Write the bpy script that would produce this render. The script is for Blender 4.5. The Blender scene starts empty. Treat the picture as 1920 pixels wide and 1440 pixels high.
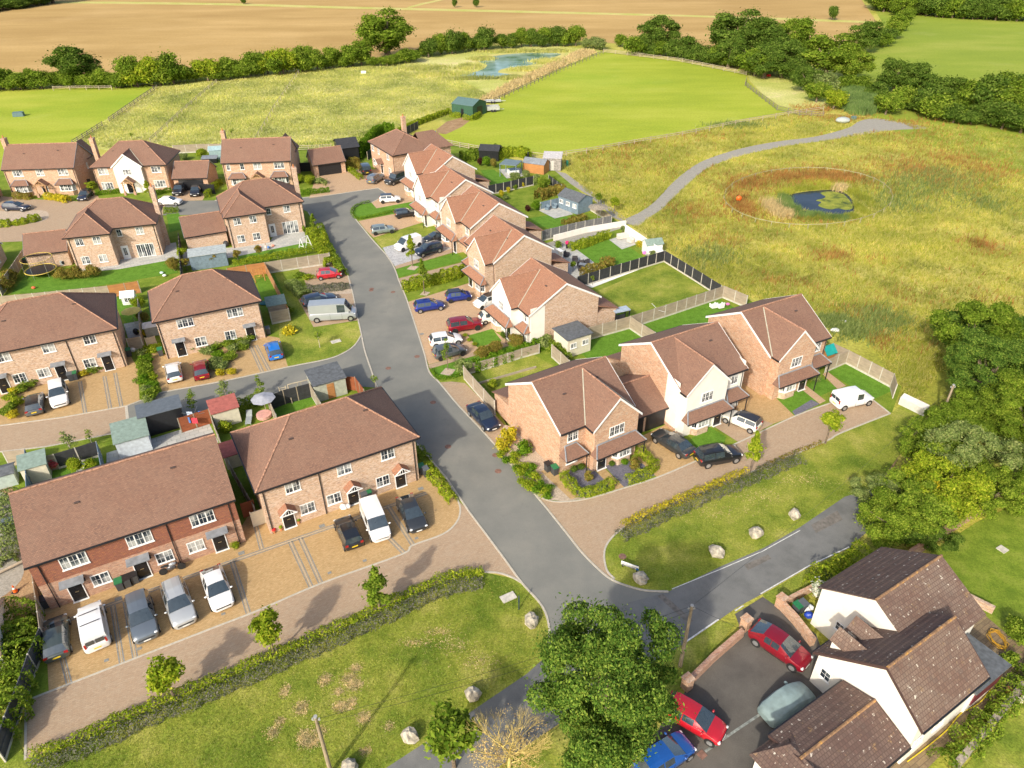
import bpy, math, random
import numpy as np
from mathutils import Vector, Matrix
S = bpy.context.scene
R_ = math.radians
# ------------------------------------------------------------------ camera
FPX, CAMH = 1345.0, 45.5
_vp = np.array([21.4, 2011.8, FPX]); _d = _vp / np.linalg.norm(_vp); _up = -_d
_fw = np.array([0, 0, 1.0]) - _up * _up[2]; _fw /= np.linalg.norm(_fw)
_rt = np.cross(_fw, _up)
RM = np.array([_rt, _fw, _up])
cam_d = bpy.data.cameras.new('camera'); cam = bpy.data.objects.new('camera', cam_d)
S.collection.objects.link(cam); S.camera = cam
cam_d.sensor_width = 36.0; cam_d.lens = FPX / 1920 * 36.0
cam_d.clip_start = 0.5; cam_d.clip_end = 6000
M = Matrix.Identity(4)
for i in range(3):
    M[i][0] = RM[i, 0]; M[i][1] = -RM[i, 1]; M[i][2] = -RM[i, 2]
M[2][3] = CAMH
cam.matrix_world = M
# ------------------------------------------------------------------ world, sun, exposure
SUN_EL, SUN_AZ = R_(33), R_(242)
w = bpy.data.worlds.new('World'); S.world = w; w.use_nodes = True
nt = w.node_tree; bg = nt.nodes['Background']; sk = nt.nodes.new('ShaderNodeTexSky')
sk.sky_type = 'NISHITA'; sk.sun_disc = False; sk.sun_elevation = SUN_EL
sk.sun_rotation = math.atan2(math.cos(SUN_AZ), math.sin(SUN_AZ)) % (2 * math.pi)
sk.air_density = 1.0; sk.dust_density = 4.0; sk.ozone_density = 1.0
nt.links.new(sk.outputs[0], bg.inputs[0]); bg.inputs[1].default_value = 0.15
sl = bpy.data.lights.new('sun', 'SUN'); sl.energy = 2.9; sl.angle = R_(1.6); sl.color = (1.0, 0.93, 0.80)
so = bpy.data.objects.new('sun', sl); S.collection.objects.link(so)
sd = Vector((math.cos(SUN_AZ) * math.cos(SUN_EL), math.sin(SUN_AZ) * math.cos(SUN_EL), math.sin(SUN_EL)))
so.rotation_euler = sd.to_track_quat('Z', 'Y').to_euler(); so.location = (0, 0, 80)
S.view_settings.view_transform = 'Standard'; S.view_settings.look = 'None'
S.view_settings.exposure = 0.53; S.view_settings.gamma = 1.0
S.render.engine = 'CYCLES'
S.cycles.max_bounces = 5; S.cycles.transparent_max_bounces = 4
# ------------------------------------------------------------------ helpers
COL = S.collection
def G(px, py, z=0.0):
    c = RM @ np.array([px - 960, py - 720, FPX]); t = (z - CAMH) / c[2]
    return (float(c[0] * t), float(c[1] * t))
def GP(L, z=0.0): return [G(a, b, z) for a, b in L]
def tag(o, label=None, cat=None, group=None, kind=None):
    if label: o['label'] = label
    if cat: o['category'] = cat
    if group: o['group'] = group
    if kind: o['kind'] = kind
    return o
def empty(name, loc, rz=0.0, label=None, cat=None, group=None, parent=None):
    o = bpy.data.objects.new(name, None); COL.objects.link(o)
    o.location = loc if len(loc) == 3 else (loc[0], loc[1], 0); o.rotation_euler = (0, 0, rz)
    o.empty_display_size = 0.3
    if parent: o.parent = parent
    return tag(o, label, cat, group)
def inst(name, mesh, parent=None, loc=(0, 0, 0), rz=0.0, scale=None, mat=None):
    o = bpy.data.objects.new(name, mesh); COL.objects.link(o)
    if parent: o.parent = parent
    o.location = loc if len(loc) == 3 else (loc[0], loc[1], 0); o.rotation_euler = (0, 0, rz)
    if scale is not None: o.scale = scale if hasattr(scale, '__len__') else (scale,) * 3
    if mat is not None:
        if not mesh.materials: mesh.materials.append(mat)
        o.material_slots[0].link = 'OBJECT'; o.material_slots[0].material = mat
    return o
class MB:
    def __init__(s): s.v = []; s.f = []
    def add(s, vs, fs):
        n = len(s.v); s.v += [tuple(map(float, v)) for v in vs]; s.f += [tuple(i + n for i in f) for f in fs]; return s
    def box(s, cx, cy, cz, sx, sy, sz, rz=0.0, taper=1.0):
        c, n = math.cos(rz), math.sin(rz); V = []
        for k, t in ((-.5, 1), (.5, taper)):
            for a, b in ((-.5, -.5), (.5, -.5), (.5, .5), (-.5, .5)):
                X, Y = a * sx * t, b * sy * t; V.append((cx + c * X - n * Y, cy + n * X + c * Y, cz + k * sz))
        return s.add(V, [(3, 2, 1, 0), (4, 5, 6, 7), (0, 1, 5, 4), (1, 2, 6, 5), (2, 3, 7, 6), (3, 0, 4, 7)])
    def b2(s, x0, x1, y0, y1, z0, z1): return s.box((x0+x1)/2, (y0+y1)/2, (z0+z1)/2, abs(x1-x0), abs(y1-y0), abs(z1-z0))
    def prism(s, P, z0, z1):
        n = len(P); V = [(x, y, z0) for x, y in P] + [(x, y, z1) for x, y in P]
        return s.add(V, [tuple(range(n - 1, -1, -1)), tuple(range(n, 2 * n))] + [(i, (i+1) % n, n+(i+1) % n, n+i) for i in range(n)])
    def slab(s, P, t):
        """closed slab: polygon of 3D points, thickness t downward"""
        n = len(P); V = list(P) + [(x, y, z - t) for x, y, z in P]
        return s.add(V, [tuple(range(n)), tuple(range(2*n-1, n-1, -1))] + [((i+1) % n, i, n+i, n+(i+1) % n) for i in range(n)])
    def cyl(s, p0, p1, r0, r1=None, n=8, cap=True):
        r1 = r0 if r1 is None else r1; p0 = Vector(p0); p1 = Vector(p1); d = (p1 - p0)
        if d.length < 1e-6: return s
        d.normalize(); u = d.orthogonal().normalized(); w_ = d.cross(u); V = []
        for p, r in ((p0, r0), (p1, r1)):
            for i in range(n):
                a = 2 * math.pi * i / n; V.append(p + u * (r * math.cos(a)) + w_ * (r * math.sin(a)))
        F = [(i, (i+1) % n, n+(i+1) % n, n+i) for i in range(n)]
        if cap: F += [tuple(range(n-1, -1, -1)), tuple(range(n, 2*n))]
        return s.add(V, F)
    def tube(s, P, r, n=6):
        for i in range(len(P) - 1):
            ra = r[i] if hasattr(r, '__len__') else r; rb = r[i+1] if hasattr(r, '__len__') else r
            s.cyl(P[i], P[i+1], ra, rb, n)
        return s
    def ell(s, c, r, nu=10, nv=7, jit=0, rng=None):
        V = [(c[0], c[1], c[2] + r[2])]; F = []
        for j in range(1, nv):
            for i in range(nu):
                a, b = 2 * math.pi * i / nu, math.pi * j / nv; k = 1 + (rng.uniform(-jit, jit) if jit else 0)
                V.append((c[0]+k*r[0]*math.cos(a)*math.sin(b), c[1]+k*r[1]*math.sin(a)*math.sin(b), c[2]+k*r[2]*math.cos(b)))
        V.append((c[0], c[1], c[2] - r[2])); L = len(V) - 1
        for i in range(nu):
            F.append((0, 1+i, 1+(i+1) % nu)); F.append((L, L-nu+(i+1) % nu, L-nu+i))
            for j in range(nv - 2):
                a = 1+j*nu+i; b = 1+j*nu+(i+1) % nu; F.append((a, a+nu, b+nu, b))
        return s.add(V, F)
    def mesh(s, name, mat=None, smooth=False, uv=True):
        me = bpy.data.meshes.new(name); me.from_pydata(s.v, [], s.f); me.update()
        if mat: me.materials.append(mat)
        if uv: autouv(me)
        if smooth:
            me.polygons.foreach_set('use_smooth', [True] * len(me.polygons))
            if smooth != 'all':
                try: me.set_sharp_from_angle(angle=R_(38))
                except Exception: pass
        return me
    def build(s, name, mat, parent=None, loc=(0, 0, 0), rz=0.0, smooth=False):
        return inst(name, s.mesh(name, mat, smooth), parent, loc, rz)
def autouv(me):
    n = len(me.polygons)
    if n == 0 or n > 60000: return
    uvl = me.uv_layers.new(name='UV'); vs = me.vertices; Z = Vector((0, 0, 1)); data = uvl.data
    for p in me.polygons:
        nn = p.normal
        if abs(nn.z) > .995: u = Vector((1, 0, 0)); v = Vector((0, 1, 0))
        else: u = Z.cross(nn).normalized(); v = nn.cross(u)
        for li in p.loop_indices:
            co = vs[me.loops[li].vertex_index].co; data[li].uv = (co.dot(u), co.dot(v))
# ------------------------------------------------------------------ materials
MC = {}
def newmat(name):
    m = bpy.data.materials.new(name); m.use_nodes = True; t = m.node_tree
    return m, t, t.nodes['Principled BSDF']
def N(t, typ, **kw):
    n = t.nodes.new(typ)
    for k, v in kw.items():
        if k in n.inputs: n.inputs[k].default_value = v
        else: setattr(n, k, v)
    return n
def c4(c): return (c[0], c[1], c[2], 1.0)
def ramp(t, src, stops):
    r = t.nodes.new('ShaderNodeValToRGB'); e = r.color_ramp.elements
    e[0].position, e[0].color = stops[0][0], c4(stops[0][1]); e[1].position, e[1].color = stops[-1][0], c4(stops[-1][1])
    for p, c in stops[1:-1]:
        x = e.new(p); x.color = c4(c)
    t.links.new(src, r.inputs[0]); return r.outputs[0]
def mix(t, fac, a, b, mode='MIX'):
    m = t.nodes.new('ShaderNodeMix'); m.data_type = 'RGBA'; m.blend_type = mode
    for s_, i in ((fac, 0), (a, 6), (b, 7)):
        if hasattr(s_, 'links'): t.links.new(s_, m.inputs[i])
        else: m.inputs[i].default_value = s_ if i == 0 else c4(s_)
    return m.outputs[2]
def coords(t, kind='Object', rot=0.0):
    tc = t.nodes.new('ShaderNodeTexCoord'); out = tc.outputs[kind]
    if rot:
        mp = t.nodes.new('ShaderNodeMapping'); mp.inputs['Rotation'].default_value = (0, 0, rot); t.links.new(out, mp.inputs[0]); out = mp.outputs[0]
    return out
def noise(t, vec, scale, detail=3, rough=.55, sx=None):
    n = N(t, 'ShaderNodeTexNoise', Scale=scale, Detail=detail, Roughness=rough)
    if sx:
        mp = t.nodes.new('ShaderNodeMapping'); mp.inputs['Scale'].default_value = sx; t.links.new(vec, mp.inputs[0]); vec = mp.outputs[0]
    t.links.new(vec, n.inputs['Vector']); return n.outputs[0]
def bump(t, b, h, dist, strength=1.0):
    n = N(t, 'ShaderNodeBump', Strength=strength, Distance=dist); t.links.new(h, n.inputs['Height']); t.links.new(n.outputs[0], b.inputs['Normal'])
def plain(name, col, rough=.7, metal=0.0, coat=0.0, var=0.08, vs=3.0):
    key = name
    if key in MC: return MC[key]
    m, t, b = newmat(name)
    b.inputs['Roughness'].default_value = rough; b.inputs['Metallic'].default_value = metal
    if coat: b.inputs['Coat Weight'].default_value = coat; b.inputs['Coat Roughness'].default_value = .05
    v = coords(t); n = noise(t, v, vs, 4)
    lo = [max(0, c * (1 - var * 2)) for c in col]; hi = [min(1, c * (1 + var * 2)) for c in col]
    t.links.new(ramp(t, n, [(.3, lo), (.7, hi)]), b.inputs['Base Color'])
    MC[key] = m; return m
def mul(c, k): return tuple(min(1, x * k) for x in c)
def brickmat(name, cols, mortar, bw=.225, bh=.075, patch=.35, pale=(.62, .5, .42), rowoff=.5, ms=.08, kind='UV', rot=0, rough=.85, bmp=.006):
    m, t, b = newmat(name); v = coords(t, kind, rot)
    br = N(t, 'ShaderNodeTexBrick', Scale=1.0); br.inputs['Brick Width'].default_value = bw; br.inputs['Row Height'].default_value = bh
    br.inputs['Mortar Size'].default_value = ms * bh; br.inputs['Mortar Smooth'].default_value = .3; br.offset = rowoff; br.inputs['Bias'].default_value = 0
    br.inputs['Color1'].default_value = c4((0, 0, 0)); br.inputs['Color2'].default_value = c4((1, 1, 1)); br.inputs['Mortar'].default_value = c4((.5, .5, .5))
    t.links.new(v, br.inputs['Vector'])
    base = ramp(t, br.outputs['Color'], [(i / (len(cols) - 1), c) for i, c in enumerate(cols)])
    if patch:
        n = noise(t, v, .9, 5, .7, (1, 2.2, 1)); base = mix(t, ramp(t, n, [(.46, (0, 0, 0)), (.66, (patch,) * 3)]), base, pale)
        n2 = noise(t, v, 4.0, 3, .75, (1, 3.2, 1)); base = mix(t, ramp(t, n2, [(.47, (0, 0, 0)), (.66, (min(1, patch*1.7),) * 3)]), base, pale)
        n5 = noise(t, v, 2.6, 3, .75, (1, 3.0, 1)); base = mix(t, ramp(t, n5, [(.52, (0, 0, 0)), (.70, (min(1, patch*1.4),) * 3)]), base, mul(cols[0], .75))
    col = mix(t, br.outputs['Fac'], base, mortar)
    t.links.new(col, b.inputs['Base Color']); b.inputs['Roughness'].default_value = rough
    inv = N(t, 'ShaderNodeMath', operation='SUBTRACT'); inv.inputs[0].default_value = 1; t.links.new(br.outputs['Fac'], inv.inputs[1]); bump(t, b, inv.outputs[0], bmp)
    return m
def mul(c, k): return tuple(min(1, x * k) for x in c)
BRICK = brickmat('red_brick', [(.30, .12, .07), (.44, .21, .125), (.36, .15, .085), (.52, .29, .18), (.20, .10, .08)], (.5, .4, .3), patch=.30, pale=(.60, .44, .33))
BRICKP = brickmat('pale_brick', [(.38, .20, .11), (.53, .33, .20), (.45, .25, .14), (.62, .44, .30), (.26, .15, .11)], (.56, .47, .36), patch=.52, pale=(.72, .58, .47))
BRICKO = brickmat('orange_brick', [(.40, .18, .09), (.52, .27, .14), (.46, .21, .11), (.58, .38, .24), (.24, .13, .09)], (.55, .44, .33), patch=.42, pale=(.68, .53, .40))
def tilemat(name, cols, pale, patch=.3, sx=.17, sy=.10, ms=.14, lich=None, bmp=.012):
    m, t, b = newmat(name); v = coords(t, 'UV')
    br = N(t, 'ShaderNodeTexBrick', Scale=1.0); br.inputs['Brick Width'].default_value = sx; br.inputs['Row Height'].default_value = sy
    br.inputs['Mortar Size'].default_value = ms * sy; br.inputs['Mortar Smooth'].default_value = .6
    br.inputs['Color1'].default_value = c4((0, 0, 0)); br.inputs['Color2'].default_value = c4((1, 1, 1)); br.inputs['Mortar'].default_value = c4((.4, .4, .4))
    t.links.new(v, br.inputs['Vector'])
    base = ramp(t, br.outputs['Color'], [(i / (len(cols) - 1), c) for i, c in enumerate(cols)])
    n = noise(t, v, .35, 5, .65); base = mix(t, ramp(t, n, [(.42, (0, 0, 0)), (.66, (patch,) * 3)]), base, pale)
    n3 = noise(t, v, 2.2, 4, .7); base = mix(t, ramp(t, n3, [(.45, (0, 0, 0)), (.75, (patch * .7,) * 3)]), base, mul(pale, .62))
    if lich:
        n2 = noise(t, v, 3.1, 2, .5); base = mix(t, ramp(t, n2, [(.655, (0, 0, 0)), (.70, (1, 1, 1))]), base, lich)
        n4 = noise(t, v, 1.1, 4, .8); base = mix(t, ramp(t, n4, [(.6, (0, 0, 0)), (.7, (.6, .6, .6))]), base, (.42, .26, .1))
    col = mix(t, br.outputs['Fac'], base, mul(cols[0], .55 if not lich else .85))
    t.links.new(col, b.inputs['Base Color']); b.inputs['Roughness'].default_value = .85
    sep = N(t, 'ShaderNodeSeparateXYZ'); t.links.new(v, sep.inputs[0])
    md = N(t, 'ShaderNodeMath', operation='PINGPONG'); t.links.new(sep.outputs[1], md.inputs[0]); md.inputs[1].default_value = sy
    bump(t, b, md.outputs[0], bmp * 8, .5); return m
TILE = tilemat('plain_roof_tiles', [(.19, .105, .072), (.25, .135, .09), (.22, .118, .08), (.29, .16, .105), (.155, .09, .066)], (.29, .185, .13))
TILEO = tilemat('orange_roof_tiles', [(.29, .135, .078), (.36, .175, .105), (.32, .15, .088), (.42, .215, .125), (.25, .125, .085)], (.37, .22, .145), patch=.3)
TILEH = tilemat('hung_wall_tiles', [(.25, .09, .055), (.31, .12, .075), (.27, .10, .065), (.38, .15, .07), (.18, .08, .06)], (.28, .14, .09), patch=.3)
TILEB = tilemat('old_pantiles', [(.125, .075, .055), (.165, .10, .072), (.145, .085, .062), (.20, .13, .095), (.11, .07, .055)], (.25, .20, .155), patch=.55, sx=.22, sy=.26, ms=.10, lich=(.6, .55, .45), bmp=.012)
TILED = tilemat('dark_pantiles', [(.09, .055, .045), (.12, .07, .055), (.10, .06, .05), (.14, .09, .07), (.08, .05, .042)], (.18, .13, .10), patch=.4, sx=.22, sy=.26, ms=.10, lich=(.5, .45, .38), bmp=.02)
RIDGE = plain('ridge_tile', (.34, .185, .12), .85, var=.25, vs=6)
RENDERW = plain('white_render', (.78, .74, .66), .8, var=.03, vs=1.2)
CREAM = plain('cream_paint', (.66, .61, .48), .7, var=.04)
WHITE = plain('white_upvc', (.80, .80, .78), .4, var=.02)
BLACKP = plain('black_plastic', (.016, .017, .02), .35, var=.1)
LEAD = plain('lead_sheet', (.22, .24, .26), .55, var=.12, vs=2)
DOORB = plain('black_door', (.012, .013, .016), .25, var=.1)
OAK = plain('oak_timber', (.42, .25, .13), .75, var=.2, vs=5)
CONC = plain('concrete', (.50, .47, .40), .9, var=.1, vs=4)
FELT = plain('roof_felt', (.10, .11, .12), .9, var=.15)
FELTG = plain('green_felt', (.20, .27, .23), .9, var=.1)
def glassmat():
    m, t, b = newmat('window_glass'); v = coords(t); oi = t.nodes.new('ShaderNodeObjectInfo'); ad = t.nodes.new('ShaderNodeVectorMath'); ad.operation = 'MULTIPLY_ADD'
    cb = t.nodes.new('ShaderNodeCombineXYZ'); [t.links.new(oi.outputs['Random'], cb.inputs[k]) for k in (0, 1, 2)]; t.links.new(cb.outputs[0], ad.inputs[0]); ad.inputs[1].default_value = (57, 31, 83); t.links.new(v, ad.inputs[2])
    n = noise(t, ad.outputs[0], .9, 1, .4)
    t.links.new(ramp(t, n, [(.40, (.02, .028, .04)), (.50, (.10, .12, .13)), (.60, (.42, .43, .41))]), b.inputs['Base Color'])
    b.inputs['Roughness'].default_value = .06; b.inputs['Specular IOR Level'].default_value = .8; return m
GLASS = glassmat()
CARGLASS = plain('car_glass', (.035, .05, .06), .04, coat=1.0, var=.1); CARGLASS.node_tree.nodes['Principled BSDF'].inputs['Specular IOR Level'].default_value = .9
RUBBER = plain('tyre_rubber', (.02, .02, .02), .8)
ALLOY = plain('alloy_rim', (.45, .46, .47), .3, .7)
ALLOYD = plain('black_rim', (.03, .03, .03), .3, .3)
LAMP = plain('headlamp_glass', (.7, .72, .72), .1, coat=1)
TAILR = plain('tail_lamp', (.35, .01, .01), .2, coat=1)
PLATEY = plain('yellow_plate', (.75, .55, .03), .5, var=.02)
PLATEW = plain('white_plate', (.75, .75, .72), .5, var=.02)
def woodmat(name, col, k=.25, axis='x', sc=9):
    m, t, b = newmat(name); v = coords(t)
    n = noise(t, v, 1.0, 4, .7, (1.5, 1.5, sc) if axis == 'x' else (sc, sc, 1.5)); n2 = noise(t, v, .6, 3)
    a = ramp(t, n, [(.3, mul(col, 1 - k)), (.7, mul(col, 1 + k))]); t.links.new(mix(t, ramp(t, n2, [(.4, (0, 0, 0)), (.7, (.5, .5, .5))]), a, mul(col, .6)), b.inputs['Base Color'])
    b.inputs['Roughness'].default_value = .85; return m
FENCEG = woodmat('weathered_fence_wood', (.36, .30, .22)); FENCEB = plain('charcoal_fence_paint', (.035, .036, .04), .7, var=.15)
FENCEO = woodmat('orange_fence_wood', (.46, .21, .07)); FENCER = woodmat('red_brown_fence_wood', (.30, .09, .035)); RAILW = woodmat('pale_rail_wood', (.42, .36, .25)); RAILD = woodmat('grey_rail_wood', (.20, .17, .14))
FENCEBL = plain('blue_grey_paint', (.16, .22, .27), .7, var=.1); BARNG = plain('dark_green_sheet', (.03, .09, .05), .6, var=.1); BARNR = plain('green_grey_sheet', (.10, .17, .16), .5, var=.08)
POLEW = woodmat('telegraph_pole_wood', (.30, .24, .16), .35, 'z')
def groundmat(name, stops, sc=.12, detail=6, fine=None, fsc=9, stretch=None, rot=0, bumpd=.03, bsc=12, rough=.95, over=None):
    m, t, b = newmat(name); v = coords(t, 'Object', rot)
    base = ramp(t, noise(t, v, sc, detail, .62, stretch), stops)
    n2 = noise(t, v, fsc, 3, .6); f = fine or .45
    base = mix(t, f, base, mix(t, 1.0, base, ramp(t, n2, [(.3, (.45, .45, .45)), (.7, (1.6, 1.6, 1.6))]), 'MULTIPLY'))
    if over:
        for s_, lo, hi, amt, c in over:
            base = mix(t, ramp(t, noise(t, v, s_, 5, .7), [(lo, (0, 0, 0)), (hi, (amt,) * 3)]), base, c)
    t.links.new(base, b.inputs['Base Color']); b.inputs['Roughness'].default_value = rough
    b.inputs['Specular IOR Level'].default_value = .15
    if bumpd: bump(t, b, noise(t, v, bsc, 4, .7), bumpd)
    return m
LAWN = groundmat('lawn_grass', [(.3, (.11, .17, .016)), (.5, (.17, .235, .024)), (.7, (.25, .29, .045))], .5, over=[(1.7, .5, .75, .5, (.08, .15, .012))])
LAWNB = groundmat('bright_lawn', [(.3, (.08, .18, .015)), (.6, (.12, .24, .025))], 1.2, bumpd=.015)
VERGE = groundmat('verge_grass', [(.28, (.09, .15, .014)), (.42, (.16, .215, .024)), (.54, (.25, .28, .04)), (.70, (.38, .35, .09))], .22, fine=.55, fsc=7, over=[(.5, .54, .8, .5, (.07, .14, .01)), (1.3, .56, .8, .5, (.33, .30, .10)), (3.5, .6, .8, .6, (.36, .32, .13))], bumpd=.06, bsc=9)
PADDOCK = groundmat('paddock_grass', [(.3, (.25, .32, .025)), (.5, (.32, .375, .035)), (.7, (.41, .43, .06))], .025, fine=.25, fsc=2, stretch=(1, 2.4, 1), over=[(.012, .5, .7, .35, (.15, .33, .02)), (.1, .55, .8, .3, (.42, .45, .12))])
GFIELD = groundmat('far_green_field', [(.3, (.20, .27, .03)), (.5, (.24, .305, .035)), (.7, (.32, .35, .06))], .02, fine=.2, fsc=1.5, stretch=(1, 2.2, 1), over=[(.03, .55, .75, .5, (.33, .36, .10))])
MEADOW = groundmat('meadow_grass', [(.28, (.24, .27, .035)), (.42, (.36, .35, .055)), (.55, (.46, .43, .09)), (.72, (.58, .49, .18))], .05, fine=.5, fsc=3.0, over=[(.035, .54, .66, .75, (.15, .22, .02)), (.3, .58, .74, .45, (.52, .42, .17)), (.09, .64, .76, .3, (.42, .30, .10))], bumpd=.15, bsc=3)
MEADOWL = groundmat('pale_meadow_grass', [(.28, (.33, .38, .07)), (.45, (.45, .46, .12)), (.6, (.56, .54, .20)), (.75, (.68, .60, .33))], .05, fine=.5, fsc=2.0, over=[(.03, .54, .68, .6, (.26, .33, .03)), (.2, .6, .76, .4, (.46, .30, .10)), (.05, .6, .7, .8, (.62, .50, .26))], bumpd=.15, bsc=3)
PLOUGH = groundmat('ploughed_soil', [(.3, (.36, .23, .08)), (.5, (.43, .285, .105)), (.7, (.52, .35, .14))], .012, fine=.15, fsc=1.0, stretch=(1, 3, 1), bumpd=0, over=[(.02, .5, .7, .35, (.55, .38, .17))])
BROWNP = brickmat('brown_paving', [(.20, .14, .08), (.26, .18, .10), (.17, .12, .07)], (.10, .07, .05), .9, .3, .3, (.30, .24, .12), ms=.05, kind='Object', rot=R_(-31), bmp=.004)
STRAW = groundmat('dry_strip_grass', [(.35, (.42, .42, .10)), (.65, (.55, .48, .18))], .1)
ASPH = groundmat('asphalt', [(.3, (.17, .172, .155)), (.5, (.20, .20, .178)), (.7, (.235, .23, .20))], .22, fine=.25, fsc=30, bumpd=.004, bsc=40, rough=.85, over=[(.09, .55, .75, .5, (.28, .265, .22)), (.45, .60, .72, .35, (.15, .15, .14)), (2.5, .66, .74, .4, (.14, .14, .13))])
LANE = groundmat('worn_lane_asphalt', [(.3, (.135, .137, .13)), (.6, (.19, .19, .18))], .5, fine=.35, fsc=25, bumpd=.004, bsc=40, rough=.85, over=[(.25, .56, .7, .5, (.09, .095, .10))])
TARMAC = groundmat('yard_tarmac', [(.3, (.085, .078, .07)), (.6, (.13, .12, .105))], .3, fine=.3, fsc=25, bumpd=.004, rough=.9)
GRAVEL = groundmat('gravel', [(.3, (.28, .265, .225)), (.7, (.35, .33, .28))], 1.5, fine=.3, fsc=6, bumpd=.03)
PEBBLE = groundmat('pale_pebbles', [(.3, (.38, .30, .22)), (.7, (.52, .43, .33))], 4, fine=.6, fsc=14, bumpd=.03)
SLATE = groundmat('slate_chippings', [(.3, (.10, .10, .13)), (.7, (.20, .19, .23))], 6, fine=.7, fsc=16, bumpd=.03)
SOIL = groundmat('bare_soil', [(.3, (.26, .16, .08)), (.7, (.40, .27, .15))], .6, bumpd=.03)
PATIO = brickmat('patio_slabs', [(.42, .42, .38), (.50, .49, .45), (.36, .37, .35)], (.3, .3, .27), .9, .6, .2, (.55, .54, .5), ms=.05, kind='Object', rot=R_(-28), bmp=.004)
def paver(name, cols, mortar, patch, pale): return brickmat(name, cols, mortar, .2, .1, patch, pale, ms=.09, kind='Object', rot=R_(-28), bmp=.003, rough=.9)
PAVG = paver('gold_block_paving', [(.38, .245, .10), (.47, .31, .135), (.42, .265, .11), (.53, .365, .175)], (.30, .21, .10), .4, (.60, .40, .20))
PAVP = paver('pink_block_paving', [(.36, .245, .15), (.43, .30, .19), (.39, .265, .165), (.47, .34, .22)], (.27, .20, .135), .4, (.46, .37, .26))
PAVO = paver('tan_block_paving', [(.42, .275, .155), (.49, .335, .20), (.45, .29, .165), (.54, .385, .24)], (.34, .23, .14), .4, (.60, .42, .26))
SETTS = brickmat('granite_setts', [(.30, .30, .31), (.50, .50, .50), (.38, .38, .39), (.22, .22, .23)], (.5, .5, .48), .22, .15, 0, kind='Object', rot=R_(20), bmp=.004)
KERB = plain('kerb_stone', (.46, .42, .34), .9, var=.08, vs=5)
EDGEG = plain('grey_edging_blocks', (.23, .23, .21), .9, var=.15, vs=8)
def watermat(name, col, rough=.04):
    m, t, b = newmat(name); v = coords(t); n = noise(t, v, .15, 3)
    t.links.new(ramp(t, n, [(.35, col[0]), (.65, col[1])]), b.inputs['Base Color']); b.inputs['Roughness'].default_value = rough
    b.inputs['Specular IOR Level'].default_value = .18; bump(t, b, noise(t, v, 1.5, 2), .02); return m
WATER = watermat('pond_water', ((.10, .20, .12), (.30, .42, .38)), .12); WATERD = watermat('dark_pond_water', ((.012, .02, .03), (.03, .04, .06)), .1)
ALGAE = groundmat('pond_algae', [(.35, (.05, .08, .03)), (.5, (.22, .25, .04)), (.7, (.34, .34, .06))], .5)
def leafmat(name, cols, tr=.35, sc=.5):
    m = bpy.data.materials.new(name); m.use_nodes = True; t = m.node_tree; t.nodes.clear()
    out = t.nodes.new('ShaderNodeOutputMaterial'); geo = t.nodes.new('ShaderNodeNewGeometry')
    a = ramp(t, geo.outputs['Random Per Island'], [(i / (len(cols) - 1), c) for i, c in enumerate(cols)])
    n = noise(t, coords(t), sc, 3, .6)
    a = mix(t, .8, a, mix(t, 1.0, a, ramp(t, n, [(.33, (.55, .62, .55)), (.67, (1.5, 1.4, 1.3))]), 'MULTIPLY'))
    d = t.nodes.new('ShaderNodeBsdfDiffuse'); l = t.nodes.new('ShaderNodeBsdfTranslucent'); ms = t.nodes.new('ShaderNodeMixShader'); ms.inputs[0].default_value = tr
    t.links.new(a, d.inputs[0]); t.links.new(a, l.inputs[0]); t.links.new(d.outputs[0], ms.inputs[1]); t.links.new(l.outputs[0], ms.inputs[2])
    t.links.new(ms.outputs[0], out.inputs[0]); return m
ORIDGE = groundmat('lichen_ridge', [(.38, (.20, .12, .07)), (.55, (.30, .18, .10)), (.68, (.52, .28, .06))], 3.0, bumpd=0)
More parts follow.
